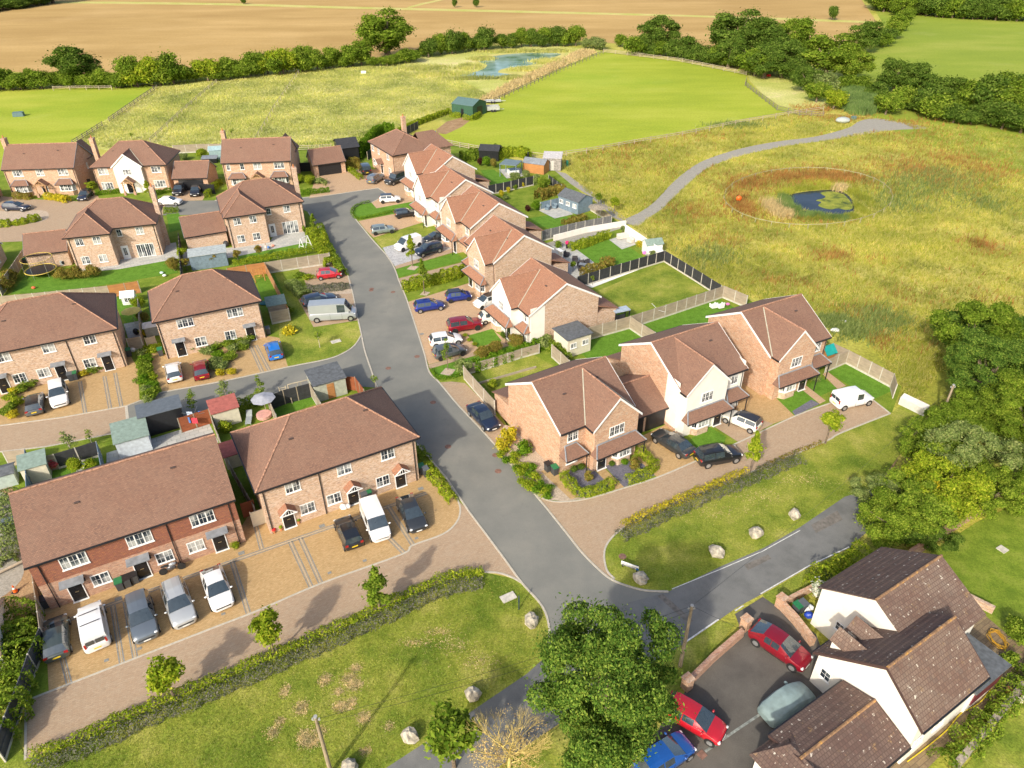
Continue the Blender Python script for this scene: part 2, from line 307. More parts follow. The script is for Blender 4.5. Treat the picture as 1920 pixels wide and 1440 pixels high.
LF = dict(
    deep=leafmat('deep_green_leaves', [(.045, .10, .018), (.075, .15, .024), (.11, .20, .03), (.19, .29, .05), (.26, .34, .06)], sc=.8),
    oak=leafmat('oak_leaves', [(.08, .145, .014), (.13, .21, .02), (.18, .27, .03), (.27, .34, .05)]),
    dark=leafmat('dark_leaves', [(.05, .10, .015), (.085, .15, .022), (.125, .20, .03), (.19, .26, .055)]),
    mid=leafmat('mid_green_leaves', [(.09, .16, .016), (.15, .24, .024), (.22, .31, .035), (.33, .39, .06)]),
    lime=leafmat('lime_leaves', [(.14, .22, .015), (.22, .31, .02), (.30, .37, .03), (.42, .44, .05)], sc=2),
    yellow=leafmat('yellow_leaves', [(.40, .36, .02), (.55, .46, .03), (.66, .55, .06), (.30, .34, .02)], sc=2),
    sage=leafmat('grey_green_leaves', [(.12, .18, .05), (.18, .25, .07), (.25, .31, .10), (.32, .36, .14)], sc=2),
    lav=leafmat('lavender_leaves', [(.09, .12, .05), (.15, .17, .09), (.19, .19, .16), (.25, .23, .22)], sc=3),
    copper=leafmat('copper_leaves', [(.20, .14, .03), (.28, .20, .05), (.19, .23, .03), (.34, .24, .07), (.24, .28, .05)], sc=2),
    purple=leafmat('purple_leaves', [(.06, .015, .02), (.10, .03, .03), (.05, .05, .02)], sc=2),
    box=leafmat('clipped_hedge_leaves', [(.06, .14, .01), (.10, .21, .015), (.16, .28, .02), (.20, .32, .03)], sc=3),
    red=leafmat('red_dock_seed', [(.34, .14, .05), (.44, .22, .08), (.32, .17, .05), (.46, .36, .12)], sc=.4),
    pale=leafmat('pale_straw_blades', [(.46, .49, .12), (.58, .56, .22), (.40, .46, .09), (.66, .60, .34)], sc=.08, tr=.5),
    straw=leafmat('straw_blades', [(.50, .47, .10), (.62, .55, .19), (.42, .43, .07), (.70, .60, .28)], tr=.5, sc=.12),
    lawnb=leafmat('lawn_blades', [(.13, .20, .02), (.19, .26, .03), (.26, .30, .045), (.33, .34, .08)], sc=.22, tr=.4),
    green=leafmat('green_blades', [(.24, .31, .035), (.34, .39, .05), (.42, .43, .07), (.50, .48, .13)], tr=.5, sc=.12),
    reed=leafmat('reed_blades', [(.12, .21, .06), (.18, .27, .09), (.15, .25, .06), (.26, .31, .13)], sc=.3),
    bare=leafmat('bare_yellow_twigs', [(.52, .40, .16), (.60, .48, .20), (.46, .32, .16), (.56, .38, .22)], tr=.1),
    dry=leafmat('dead_grass', [(.45, .36, .17), (.55, .44, .24), (.40, .30, .14), (.60, .50, .30)], tr=.1, sc=2),
    pink=leafmat('pink_blossom', [(.6, .06, .12), (.7, .2, .2), (.5, .1, .1)], sc=3),
    white=leafmat('white_blossom', [(.7, .7, .6), (.8, .8, .75), (.2, .3, .1)], sc=3))
BARK = plain('bark', (.16, .12, .08), .95, var=.3, vs=6); BARKP = plain('pale_bark', (.42, .36, .28), .9, var=.25, vs=8)
YTWIG = plain('yellow_bark', (.60, .47, .16), .9, var=.2, vs=5)
# ------------------------------------------------------------------ ground sheets
def smooth(P, k=4, closed=True):
    n = len(P); out = []
    for i in range(n if closed else n - 1):
        p0 = P[(i-1) % n] if closed or i > 0 else P[i]; p1 = P[i]; p2 = P[(i+1) % n]; p3 = P[(i+2) % n] if closed or i+2 < n else P[(i+1) % n]
        for j in range(k):
            t = j / k
            out.append(tuple(.5*((2*p1[a])+(-p0[a]+p2[a])*t+(2*p0[a]-5*p1[a]+4*p2[a]-p3[a])*t*t+(-p0[a]+3*p1[a]-3*p2[a]+p3[a])*t**3) for a in (0, 1)))
    if not closed: out.append(P[-1])
    return out
PIDX = 0
def patch(name, mat, P, layer, kind='structure', sm=False, world=False, label=None, cat=None):
    Q = P if world else GP(P)
    if sm: Q = smooth(Q)
    global PIDX; PIDX += 1; z = .01 + .004 * layer + (PIDX % 8) * .00048
    me = bpy.data.meshes.new(name); me.from_pydata([(x, y, z) for x, y in Q], [], [tuple(range(len(Q)))]); me.update()
    if me.polygons[0].normal.z < 0:
        me.flip_normals()
    me.materials.append(mat); o = inst(name, me); o['kind'] = kind
    if label: o['label'] = label; o['category'] = cat
    return o
def ribbon(name, mat, P, wd, z0, z1, parent=None, sm=False, world=False, label=None, cat=None, kind=None):
    Q = P if world else GP(P)
    if sm: Q = smooth(Q, 4, False)
    L = []; Rr = []
    for i, p in enumerate(Q):
        a = Vector(Q[max(0, i-1)]); b = Vector(Q[min(len(Q)-1, i+1)]); d = (b - a)
        if d.length < 1e-6: d = Vector((1, 0))
        d.normalize(); nn = Vector((-d.y, d.x)) * wd / 2
        L.append((p[0]+nn.x, p[1]+nn.y)); Rr.append((p[0]-nn.x, p[1]-nn.y))
    n = len(Q); V = [(x, y, z0) for x, y in L] + [(x, y, z0) for x, y in Rr] + [(x, y, z1) for x, y in L] + [(x, y, z1) for x, y in Rr]; F = []
    for i in range(n - 1):
        F += [(2*n+i, 3*n+i, 3*n+i+1, 2*n+i+1), (i, 2*n+i, 2*n+i+1, i+1), (n+i, n+i+1, 3*n+i+1, 3*n+i)]
    F += [(0, n, 3*n, 2*n), (n-1, 3*n-1, 4*n-1, 2*n-1)]
    mb = MB(); mb.add(V, F); o = mb.build(name, mat, parent)
    if kind: o['kind'] = kind
    return tag(o, label, cat)
me = bpy.data.meshes.new('ground'); me.from_pydata([(-2500, -300, 0), (2500, -300, 0), (2500, 4000, 0), (-2500, 4000, 0)], [], [(0, 1, 2, 3)]); me.materials.append(MEADOW)
inst('ground', me)['kind'] = 'structure'
# far land
patch('ploughed_field', PLOUGH, [(-900, 150), (0, 132), (110, 142), (300, 130), (430, 122), (560, 112), (680, 112), (800, 92), (900, 80), (1090, 76), (1180, 84), (1250, 92), (1330, 98), (1420, 118), (1560, 96), (1640, 74), (1655, 60), (1640, 35), (1612, -5), (1590, -60), (1500, -110), (-900, -110)], 0)
patch('field_strip', STRAW, [(100, 3), (210, 3), (430, 6), (640, 12), (850, 17), (1060, 22), (1280, 28), (1480, 34), (1640, 40), (1644, 44), (1480, 38), (1280, 31), (1060, 26), (850, 21), (640, 16), (430, 10), (210, 7), (100, 6)], 2)
patch('field_strip', STRAW, [(762, 14), (790, 6), (826, -1), (850, -8), (858, -8), (832, 0), (796, 8), (768, 15)], 3)
patch('far_field', GFIELD, [(1618, -20), (1628, 0), (1650, 35), (1662, 55), (1640, 85), (1600, 130), (1560, 170), (1700, 260), (1920, 330), (2400, 420), (2600, 60), (2300, 20), (1920, 36), (1700, 28), (1660, 8), (1652, -20)], 2)
patch('green_paddock', PADDOCK, [(-500, 175), (0, 170), (150, 166), (292, 161), (205, 220), (165, 247), (130, 268), (60, 300), (-40, 345), (-300, 360)], 3)
patch('green_paddock', PADDOCK, [(1133, 98), (1200, 106), (1280, 116), (1370, 132), (1400, 140), (1402, 152), (1430, 178), (1456, 198), (1490, 207), (1400, 222), (1290, 248), (1170, 268), (1090, 284), (1020, 290), (940, 287), (880, 275), (840, 268), (800, 262), (812, 250), (840, 236), (872, 224), (905, 215), (920, 196), (936, 184), (980, 163), (1040, 134), (1100, 108)], 4)
patch('pale_meadow', MEADOWL, [(292, 162), (420, 150), (560, 130), (700, 122), (860, 96), (1000, 84), (1120, 92), (1132, 98), (930, 190), (850, 212), (780, 236), (700, 262), (640, 285), (420, 285), (240, 290), (130, 268), (205, 220)], 2)
patch('rough_verge', MEADOWL, [(1402, 140), (1470, 142), (1560, 170), (1560, 195), (1500, 206), (1460, 198), (1430, 176), (1406, 152)], 3)
patch('vegetable_plot', SOIL, [(818, 243), (838, 228), (868, 220), (888, 221), (866, 238), (836, 252), (820, 250)], 6)
patch('reed_bank', STRAW, [(744, 133), (800, 122), (860, 128), (900, 134), (880, 140), (800, 140)], 4, sm=True)
patch('pond_bank', STRAW, [(884, 109), (950, 100), (1040, 97), (1060, 101), (1040, 114), (1000, 128), (975, 145), (900, 149), (850, 144), (880, 138), (905, 128)], 4, sm=True)
patch('pond', WATER, [(897, 112), (950, 102), (1010, 99), (1052, 101), (1030, 110), (1006, 119), (978, 125), (944, 129), (934, 136), (958, 140), (938, 145), (902, 146), (862, 142), (880, 138), (905, 130), (912, 122)], 6, sm=True)
# gravel path in the meadow
patch('path', GRAVEL, [(1172, 412), (1200, 398), (1228, 378), (1252, 352), (1278, 328), (1310, 306), (1350, 290), (1400, 276), (1460, 265), (1530, 256), (1590, 240), (1610, 228), (1640, 222), (1690, 229), (1740, 240), (1690, 243), (1650, 247), (1560, 262), (1480, 273), (1420, 285), (1370, 298), (1330, 314), (1300, 336), (1270, 364), (1246, 388), (1215, 410), (1196, 424), (1180, 420)], 3, sm=True)
patch('path', GRAVEL, [(1040, 320), (1060, 325), (1110, 360), (1160, 400), (1196, 424), (1176, 420), (1150, 408), (1106, 368), (1070, 345)], 5)
patch('dirt_track', SOIL, [(1640, 880), (1660, 830), (1690, 780), (1720, 750), (1745, 770), (1720, 810), (1690, 850), (1660, 900), (1625, 935), (1610, 930)], 3, sm=True)
# estate base
patch('lawn', LAWN, [(-120, 380), (-60, 330), (150, 300), (640, 262), (700, 240), (806, 262), (930, 290), (1040, 320), (1147, 408), (1245, 475), (1400, 560), (1690, 725), (1670, 780), (1000, 960), (860, 960), (50, 1320), (-400, 1430), (-400, 560)], 4)
# pond with ring
patch('pond', WATERD, [(1474, 368), (1500, 361), (1535, 357), (1570, 357), (1590, 366), (1602, 384), (1600, 400), (1580, 408), (1550, 406), (1515, 400), (1490, 392), (1474, 380)], 3, sm=True)
patch('pond_algae', ALGAE, [(1538, 362), (1556, 359), (1576, 362), (1590, 372), (1599, 388), (1590, 394), (1570, 391), (1556, 393), (1534, 386), (1540, 379), (1530, 376), (1548, 370)], 4, sm=True)
# roads
ROADR = [(709, 353), (723, 362), (714, 372), (697, 380), (676, 385), (664, 392), (660, 400), (668, 413), (682, 430), (696, 447), (714, 467), (724, 478), (736, 496), (743, 512), (748, 527), (760, 555), (774, 596), (788, 639), (797, 668), (805, 698), (823, 717), (857, 758), (895, 798), (930, 837), (965, 880), (1002, 926), (1030, 960), (1062, 1000), (1094, 1040), (1131, 1076), (1152, 1090), (1178, 1100), (1211, 1108), (1253, 1110)]
ROADL = [(403, 376), (480, 373), (567, 371), (621, 366), (660, 360), (709, 353)]
ROADW = [(1024, 1240), (1030, 1196), (1029, 1173), (1022, 1148), (1008, 1126), (978, 1093), (941, 1042), (880, 961), (837, 897), (807, 862), (782, 833), (744, 780), (707, 725), (697, 697), (684, 658), (678, 629), (671, 598), (662, 553), (658, 538), (649, 507), (638, 487), (623, 464), (605, 440), (590, 418), (578, 398)]
patch('road', ASPH, ROADR + [(1200, 1190), (1060, 1262)] + ROADW + [(566, 392), (480, 398), (400, 402), (337, 404), (300, 404), (300, 378), (350, 377)] + ROADL[:-1], 7)
patch('side_road', ASPH, [(237, 762), (305, 736), (425, 714), (539, 689), (614, 674), (647, 661), (666, 647), (677, 630), (690, 660), (712, 728), (640, 722), (578, 740), (528, 748), (480, 757), (440, 764), (397, 775), (333, 790), (241, 806)], 8)
patch('paved_lane', PAVP, [(237, 762), (120, 783), (0, 799), (-160, 822), (-160, 880), (0, 848), (88, 838), (225, 811), (241, 806)], 8)
patch('lane', LANE, [(500, 1590), (725, 1440), (780, 1404), (819, 1379), (901, 1323), (988, 1264), (1010, 1244), (1024, 1232), (1180, 1130), (1253, 1110), (1353, 1062), (1432, 1028), (1500, 989), (1550, 955), (1584, 932), (1640, 915), (1640, 985), (1592, 1028), (1516, 1064), (1426, 1116), (1381, 1140), (1347, 1164), (1286, 1206), (1190, 1262), (1090, 1330), (1000, 1390), (900, 1465), (700, 1600)], 8)
def kerb(P, wd=.16, h=.03, sm=False, mat=None): return ribbon('kerb', mat or KERB, P, wd, 0, .06 + h, sm=sm, kind='structure')
kerb(ROADR[5:], sm=True); kerb(ROADL + ROADR[1:4]); kerb(ROADW[:7], sm=True); kerb(ROADW[6:9] + [ROADW[9], ROADW[10]]); kerb(ROADW[11:], sm=True)
kerb([(305, 736), (425, 714), (539, 689), (614, 674), (647, 661), (666, 647), (677, 630)], sm=True); kerb([(-160, 822), (0, 799), (120, 783), (237, 762), (305, 736)])
kerb([(237, 762), (241, 806)], .3, .0); kerb([(225, 811), (88, 838), (0, 848), (-100, 864)], .15)
ribbon('road_line', plain('white_road_paint', (.6, .6, .56), .8, var=.15, vs=8), [(1286, 1204), (1347, 1162)], .12, .04, .050, kind='structure')
ribbon('road_line', MC['white_road_paint'], [(1426, 1114), (1516, 1062), (1592, 1026)], .10, .04, .050, kind='structure')
ribbon('road_line', MC['white_road_paint'], [(1260, 1105), (1353, 1067), (1430, 1034), (1500, 995)], .07, .04, .050, kind='structure')
ribbon('road_line', MC['white_road_paint'], [(1378, 1146), (1394, 1136)], .10, .04, .050, kind='structure')
for P_ in ([(1232, 1118), (1243, 1114), (1300, 1165), (1290, 1170)], [(1520, 985), (1570, 958), (1580, 975), (1530, 1000)], [(1395, 1060), (1440, 1040), (1446, 1048), (1402, 1070)]): patch('road_patch', plain('patched_asphalt', (.16, .145, .125), .9, var=.15), P_, 9)
# L-block parking
P1 = [(49, 1315), (92, 1298), (254, 1235), (400, 1178), (480, 1147), (604, 1094), (754, 1040), (772, 1024), (831, 1002), (856, 980), (863, 958), (860, 940), (876, 955), (941, 1042), (978, 1093), (960, 1083), (909, 1072), (873, 1071), (757, 1119), (676, 1158), (532, 1222), (440, 1262), (290, 1325), (150, 1388), (48, 1425)]
patch('shared_paving', PAVP, P1, 9)
patch('parking_bays', PAVG, [(92, 1298), (84, 1140), (455, 985), (470, 960), (790, 880), (842, 905), (858, 938), (863, 958), (856, 980), (831, 1002), (772, 1024), (754, 1040), (604, 1094), (480, 1147), (400, 1178), (254, 1235)], 10)
kerb([(49, 1315), (92, 1298), (254, 1235), (400, 1178), (480, 1147), (604, 1094), (754, 1040), (772, 1024), (831, 1002), (856, 980), (863, 958), (858, 938), (842, 905)], .16, .012, True)
kerb([(978, 1093), (960, 1083), (935, 1075), (909, 1073)], .15, .02, True); kerb([(49, 1315), (48, 1425)], .15, .01)
def lines(L, wd=.10, mat=EDGEG, h=0.006, g=.30):
    for a, b in L: 
        A = Vector(G(*a)); B = Vector(G(*b)); d = (B - A).normalized(); nn = Vector((-d.y, d.x)) * g / 2
        for s_ in (1, -1):
            ribbon('paving_line', mat, [tuple(A + nn * s_), tuple(B + nn * s_)], wd, .03, .053 + h, world=True, kind='structure')
        ribbon('paving_line', KERB, [tuple(A), tuple(B)], .05, .03, .054 + h, world=True, kind='structure')
lines([((100, 1165), (130, 1282)), ((212, 1137), (229, 1243)), ((235, 1128), (254, 1234)), ((435, 1052), (466, 1150)), ((563, 1009), (602, 1095)), ((544, 1016), (584, 1102)), ((686, 965), (757, 1037)), ((728, 950), (774, 1022)), ((413, 1061), (620, 989)), ((90, 1178), (230, 1126)), ((250, 1120), (413, 1061)), ((620, 989), (800, 925)), ((478, 980), (491, 1030))])
# grey service covers
for a, b, s_ in ((222, 1124, .5), (453, 1038, .5), (604, 987, .5), (789, 917, .5), (262, 1217, .3), (200, 1239, .3), (618, 1075, .3), (684, 1052, .3), (781, 1010, .3), (419, 1152, .3), (791, 627, .5)):
    x, y = G(a, b); m_ = MB(); m_.box(0, 0, 0, s_, s_ * .8, .02); o = m_.build('drain_cover', EDGEG, None, (x, y, .065), R_(28)); tag(o, 'small grey square inspection cover set flush in the block paving', 'drain cover', 'square covers in the paving')
# M block
patch('parking_bays', PAVG, [(-60, 812), (-60, 745), (60, 705), (245, 668), (258, 690), (262, 752), (237, 762), (120, 783), (0, 799)], 9)
patch('parking_bays', PAVG, [(305, 736), (286, 690), (282, 655), (316, 668), (500, 630), (524, 634), (540, 688), (425, 714)], 9)
lines([((150, 716), (160, 775)), ((196, 706), (207, 768)), ((216, 700), (228, 764)), ((470, 650), (492, 698)), ((480, 648), (505, 695))])
patch('lawn', VERGE, [(524, 634), (540, 688), (614, 673), (647, 660), (666, 646), (676, 630), (672, 603), (590, 615), (545, 540), (520, 500), (500, 505), (520, 570)], 9)
patch('parking_bay', PAVP, [(559, 562), (588, 614), (673, 601), (660, 551), (600, 553)], 10)
patch('parking_bay', PAVP, [(560, 506), (578, 541), (659, 532), (650, 506), (638, 488), (610, 492)], 10)
patch('planting_bed', PEBBLE, [(578, 541), (590, 556), (660, 551), (657, 532)], 10)
# C plots
patch('drive', PAVO, [(580, 372), (592, 332), (648, 322), (674, 318), (720, 318), (780, 345), (790, 372), (776, 378), (706, 391), (697, 381), (723, 363), (709, 353), (660, 360)], 9)
patch('drive', PAVO, [(672, 415), (742, 401), (785, 392), (800, 415), (720, 440), (700, 446), (686, 432)], 9)
patch('front_garden', VERGE, [(700, 446), (745, 433), (790, 423), (815, 431), (800, 445), (717, 465), (708, 456)], 9)
patch('front_lawn', LAWNB, [(697, 381), (706, 391), (776, 378), (785, 392), (742, 401), (672, 411), (661, 400), (666, 389), (676, 384)], 9)
patch('drive', SETTS, [(717, 465), (792, 445), (828, 437), (850, 468), (742, 502), (730, 485)], 9)
patch('path', PAVP, [(741, 499), (849, 466), (856, 472), (742, 505)], 10)
patch('front_lawn', LAWNB, [(742, 505), (856, 474), (872, 489), (746, 521)], 9)
patch('path', PAVP, [(746, 523), (872, 491), (885, 505), (870, 511), (756, 536)], 9)
patch('front_lawn', LAWN, [(757, 543), (876, 508), (882, 530), (764, 565)], 9)
patch('drive', PAVO, [(764, 567), (880, 531), (905, 545), (930, 560), (925, 620), (955, 642), (804, 684), (788, 640)], 9)
patch('front_lawn', LAWNB, [(877, 630), (923, 617), (941, 640), (895, 652)], 10)
patch('path', PAVP, [(803, 685), (950, 643), (954, 649), (806, 692)], 10)
patch('front_lawn', LAWNB, [(808, 692), (956, 649), (975, 655), (870, 690), (866, 706), (822, 712), (812, 700)], 9)
patch('parking_bay', PAVP, [(823, 718), (846, 716), (872, 719), (900, 747), (945, 797), (929, 835), (895, 798), (857, 758)], 9)
patch('verge', VERGE, [(846, 716), (866, 704), (935, 770), (960, 800), (945, 797), (900, 747), (872, 719)], 10)
patch('gravel_bed', PEBBLE, [(930, 836), (945, 797), (985, 800), (1050, 885), (1098, 935), (1060, 940), (1030, 938), (1003, 926), (965, 880)], 9)
patch('path', PAVG, [(1014, 884), (1034, 878), (1060, 895), (1088, 932), (1070, 937)], 11)
patch('slate_bed', SLATE, [(1060, 893), (1078, 872), (1114, 882), (1148, 914), (1088, 935)], 11)
patch('path', PAVG, [(1116, 882), (1130, 876), (1170, 914), (1150, 920)], 12)
patch('slate_bed', SLATE, [(1134, 876), (1160, 860), (1205, 870), (1228, 892), (1170, 914)], 11)
patch('shared_paving', PAVP, [(1002, 926), (1037, 940), (1096, 937), (1169, 916), (1232, 896), (1303, 866), (1385, 830), (1490, 781), (1558, 755), (1570, 735), (1632, 747), (1669, 776), (1575, 813), (1546, 829), (1403, 888), (1243, 954), (1176, 986), (1146, 1010), (1133, 1035), (1137, 1068), (1150, 1085), (1131, 1076), (1094, 1040), (1030, 960)], 8)
kerb([(1002, 927), (1037, 941), (1096, 937), (1169, 916), (1232, 896), (1303, 866), (1385, 830), (1490, 781), (1558, 756)], .16, .012, True)
kerb([(1669, 776), (1575, 813), (1546, 829), (1403, 888), (1243, 954), (1176, 986), (1146, 1010), (1133, 1035), (1137, 1068), (1152, 1086)], .16, .02, True); kerb([(1632, 747), (1669, 776)], .16, .02)
patch('drive', PAVG, [(1196, 822), (1262, 790), (1285, 830), (1303, 866), (1232, 896), (1215, 880), (1195, 862)], 10)
patch('front_lawn', LAWNB, [(1286, 832), (1325, 798), (1362, 820), (1358, 830), (1310, 846)], 11)
patch('drive', PAVP, [(1338, 800), (1370, 768), (1450, 795), (1385, 830)], 10)
patch('drive', PAVG, [(1372, 770), (1388, 712), (1405, 705), (1450, 742), (1490, 781), (1450, 795)], 10)
patch('front_lawn', LAWNB, [(1446, 740), (1496, 722), (1535, 753), (1489, 779)], 9)
patch('slate_bed', SLATE, [(1485, 772), (1521, 750), (1537, 758), (1491, 780)], 11)
patch('path', PAVO, [(1498, 727), (1512, 724), (1548, 752), (1537, 758)], 10)
patch('front_lawn', LAWNB, [(1513, 724), (1535, 705), (1570, 728), (1556, 735), (1534, 745)], 9)
patch('path', PAVO, [(1542, 702), (1552, 698), (1586, 724), (1570, 730)], 10)
patch('front_lawn', LAWNB, [(1552, 697), (1588, 683), (1680, 730), (1640, 748), (1590, 722)], 9)
# verges by the lane
patch('verge', VERGE, [(48, 1425), (150, 1388), (290, 1325), (440, 1262), (532, 1222), (676, 1158), (757, 1119), (873, 1071), (909, 1074), (960, 1085), (978, 1095), (1008, 1127), (1022, 1149), (1029, 1174), (1029, 1196), (1022, 1240), (1010, 1245), (988, 1264), (901, 1323), (819, 1379), (780, 1404), (725, 1440), (480, 1600), (-300, 1750), (-200, 1500), (20, 1340)], 5)
patch('verge', VERGE, [(1152, 1088), (1137, 1068), (1133, 1035), (1146, 1010), (1176, 986), (1243, 954), (1403, 888), (1546, 829), (1575, 813), (1669, 776), (1690, 760), (1740, 770), (1690, 850), (1640, 915), (1584, 932), (1500, 989), (1432, 1028), (1353, 1062), (1253, 1110), (1211, 1108), (1178, 1100)], 5)
# back gardens of C row
patch('garden_lawn', LAWN, [(1100, 605), (1118, 560), (1250, 505), (1325, 555), (1190, 600)], 8)
patch('garden_lawn', VERGE, [(1115, 548), (1250, 492), (1325, 546), (1188, 588), (1140, 580)], 9)
patch('garden_lawn', LAWNB, [(1195, 610), (1350, 562), (1400, 590), (1300, 640), (1235, 640)], 9)
patch('garden_lawn', LAWNB, [(1090, 665), (1105, 640), (1170, 605), (1215, 640), (1130, 690)], 9)
patch('garden_lawn', VERGE, [(886, 700), (1000, 665), (1045, 690), (930, 745)], 8)
patch('garden_lawn', LAWNB, [(1073, 470), (1144, 448), (1190, 470), (1206, 482), (1165, 500), (1105, 492)], 9)
patch('patio', PATIO, [(1032, 462), (1073, 462), (1128, 503), (1085, 532), (1036, 505)], 10)
patch('patio', PATIO, [(1142, 450), (1172, 440), (1195, 458), (1166, 468)], 10)
patch('white_paving', WHITE, [(1085, 530), (1250, 478), (1250, 486), (1110, 540)], 9)
patch('garden_lawn', LAWNB, [(905, 318), (930, 325), (960, 340), (925, 348)], 9); patch('garden_lawn', LAWNB, [(900, 320), (925, 318), (955, 338), (920, 346)], 10)
patch('garden_lawn', LAWN, [(935, 365), (1010, 350), (1035, 370), (1000, 395), (960, 385)], 9)
patch('garden_lawn', LAWNB, [(990, 410), (1050, 400), (1075, 415), (1040, 430), (1010, 425)], 9)
patch('patio', PATIO, [(1010, 395), (1050, 385), (1075, 402), (1040, 410)], 10)
patch('patio', PATIO, [(935, 318), (975, 315), (985, 330), (950, 335)], 10)
patch('gravel_strip', GRAVEL, [(1020, 458), (1147, 418), (1175, 425), (1040, 470)], 9)
# N gardens, T court
patch('garden_lawn', LAWNB, [(100, 505), (310, 480), (335, 512), (130, 545), (20, 552), (50, 515)], 9); patch('patio', PATIO, [(120, 515), (150, 500), (225, 492), (235, 470), (330, 455), (335, 485), (225, 505)], 10)
patch('garden_lawn', LAWNB, [(440, 480), (570, 455), (590, 470), (440, 505)], 9); patch('patio', PATIO, [(340, 470), (430, 465), (505, 455), (515, 440), (570, 432), (575, 455), (440, 482), (345, 500)], 10)
patch('block_court', PAVP, [(-150, 372), (-20, 366), (60, 374), (150, 378), (235, 372), (290, 382), (310, 384), (305, 404), (180, 420), (120, 450), (-150, 460)], 8)
patch('drive', PAVO, [(150, 378), (160, 360), (178, 358), (186, 372), (235, 372)], 9); patch('drive', PAVO, [(320, 378), (325, 354), (392, 352), (380, 376)], 9)
patch('round_bed', PEBBLE, [(-60, 400), (30, 396), (80, 395), (92, 404), (80, 415), (30, 424), (-60, 430)], 10, sm=True)
patch('garden_lawn', LAWNB, [(312, 402), (336, 400), (340, 430), (318, 436)], 10)
patch('garden_lawn', LAWNB, [(215, 560), (258, 552), (262, 600), (238, 608), (225, 590)], 9); patch('patio', PATIO, [(232, 608), (262, 602), (264, 640), (245, 650)], 9)
patch('garden_lawn', LAWNB, [(480, 525), (515, 515), (540, 570), (505, 590), (490, 560)], 10)
patch('garden_lawn', LAWNB, [(60, 880), (180, 845), (190, 880), (100, 905)], 9); patch('garden_lawn', LAWNB, [(500, 760), (590, 730), (610, 750), (520, 785)], 9)
patch('patio', PATIO, [(200, 850), (390, 790), (410, 830), (200, 900)], 9); patch('verge', VERGE, [(48, 862), (225, 813), (240, 808), (245, 815), (180, 835), (50, 875)], 9)
patch('waste_ground', SOIL, [(-300, 900), (20, 900), (60, 1060), (70, 1160), (-20, 1260), (-300, 1300)], 8); patch('waste_concrete', GRAVEL, [(-60, 945), (20, 930), (45, 1040), (30, 1100), (-60, 1130)], 9, sm=True)
# yard of the white house
patch('yard', TARMAC, [(1160, 1470), (1290, 1290), (1392, 1190), (1378, 1152), (1430, 1120), (1460, 1140), (1530, 1190), (1570, 1300), (1500, 1480)], 9)
patch('yard', TARMAC, [(1160, 1470), (1500, 1480), (1500, 1700), (1000, 1700)], 9)
patch('verge', VERGE, [(1170, 1275), (1286, 1208), (1347, 1166), (1380, 1170), (1290, 1275), (1240, 1340), (1100, 1500), (850, 1550), (920, 1455)], 9)
patch('verge', VERGE, [(1430, 1116), (1516, 1066), (1595, 1030), (1640, 1010), (1700, 1030), (1640, 1060), (1530, 1110), (1460, 1150)], 6)
patch('garden_lawn', LAWN, [(1740, 1040), (1830, 980), (1960, 920), (2300, 1000), (2200, 1300), (1900, 1200), (1830, 1140)], 8)
patch('patio', BROWNP, [(1760, 1100), (1840, 1150), (1960, 1210), (1960, 1290), (1880, 1300), (1720, 1460), (1560, 1600), (1400, 1700), (1500, 1400), (1700, 1300)], 7)
patch('garden_lawn', VERGE, [(1960, 1240), (1900, 1330), (1850, 1390), (1790, 1460), (1700, 1600), (2300, 1700), (2400, 1300)], 10)
# ------------------------------------------------------------------ buildings
_wc = {}
def window_mesh(w_, h, cols, rows):
    k = (round(w_, 2), round(h, 2), cols, rows)
    if k in _wc: return _wc[k]
    f = MB(); t = .07
    f.b2(-w_/2, w_/2, -.05, 0, h/2-t, h/2).b2(-w_/2, w_/2, -.05, 0, -h/2, -h/2+t).b2(-w_/2, -w_/2+t, -.05, 0, -h/2+t, h/2-t).b2(w_/2-t, w_/2, -.05, 0, -h/2+t, h/2-t)
    f.b2(-w_/2-.05, w_/2+.05, -.10, 0.0, -h/2-.06, -h/2-.001)
    for i in range(1, cols): x = -w_/2 + w_ * i / cols; f.b2(x-.045, x+.045, -.045, 0, -h/2+t, h/2-t)
    for i in range(cols):
        x0 = -w_/2 + w_ * i / cols; x1 = x0 + w_/cols; xm = (x0+x1)/2; f.b2(xm-.012, xm+.012, -.032, 0, -h/2+t, h/2-t)
    for j in range(1, rows): z = -h/2 + h * j / rows; f.b2(-w_/2+t, w_/2-t, -.03, 0, z-.012, z+.012)
    g = MB(); g.b2(-w_/2+.02, w_/2-.02, -.02, .02, -h/2+.02, h/2-.02)
    c = MB()
    _wc[k] = (f.mesh('window', WHITE), g.mesh('pane', GLASS)); return _wc[k]
def add_window(par, x, y, z, w_, h, cols, rows=2, rz=0.0):
    fm, gm = window_mesh(w_, h, cols, rows); o = inst('window', fm, par, (x, y, z), rz); inst('pane', gm, o); return o
_dm = {}
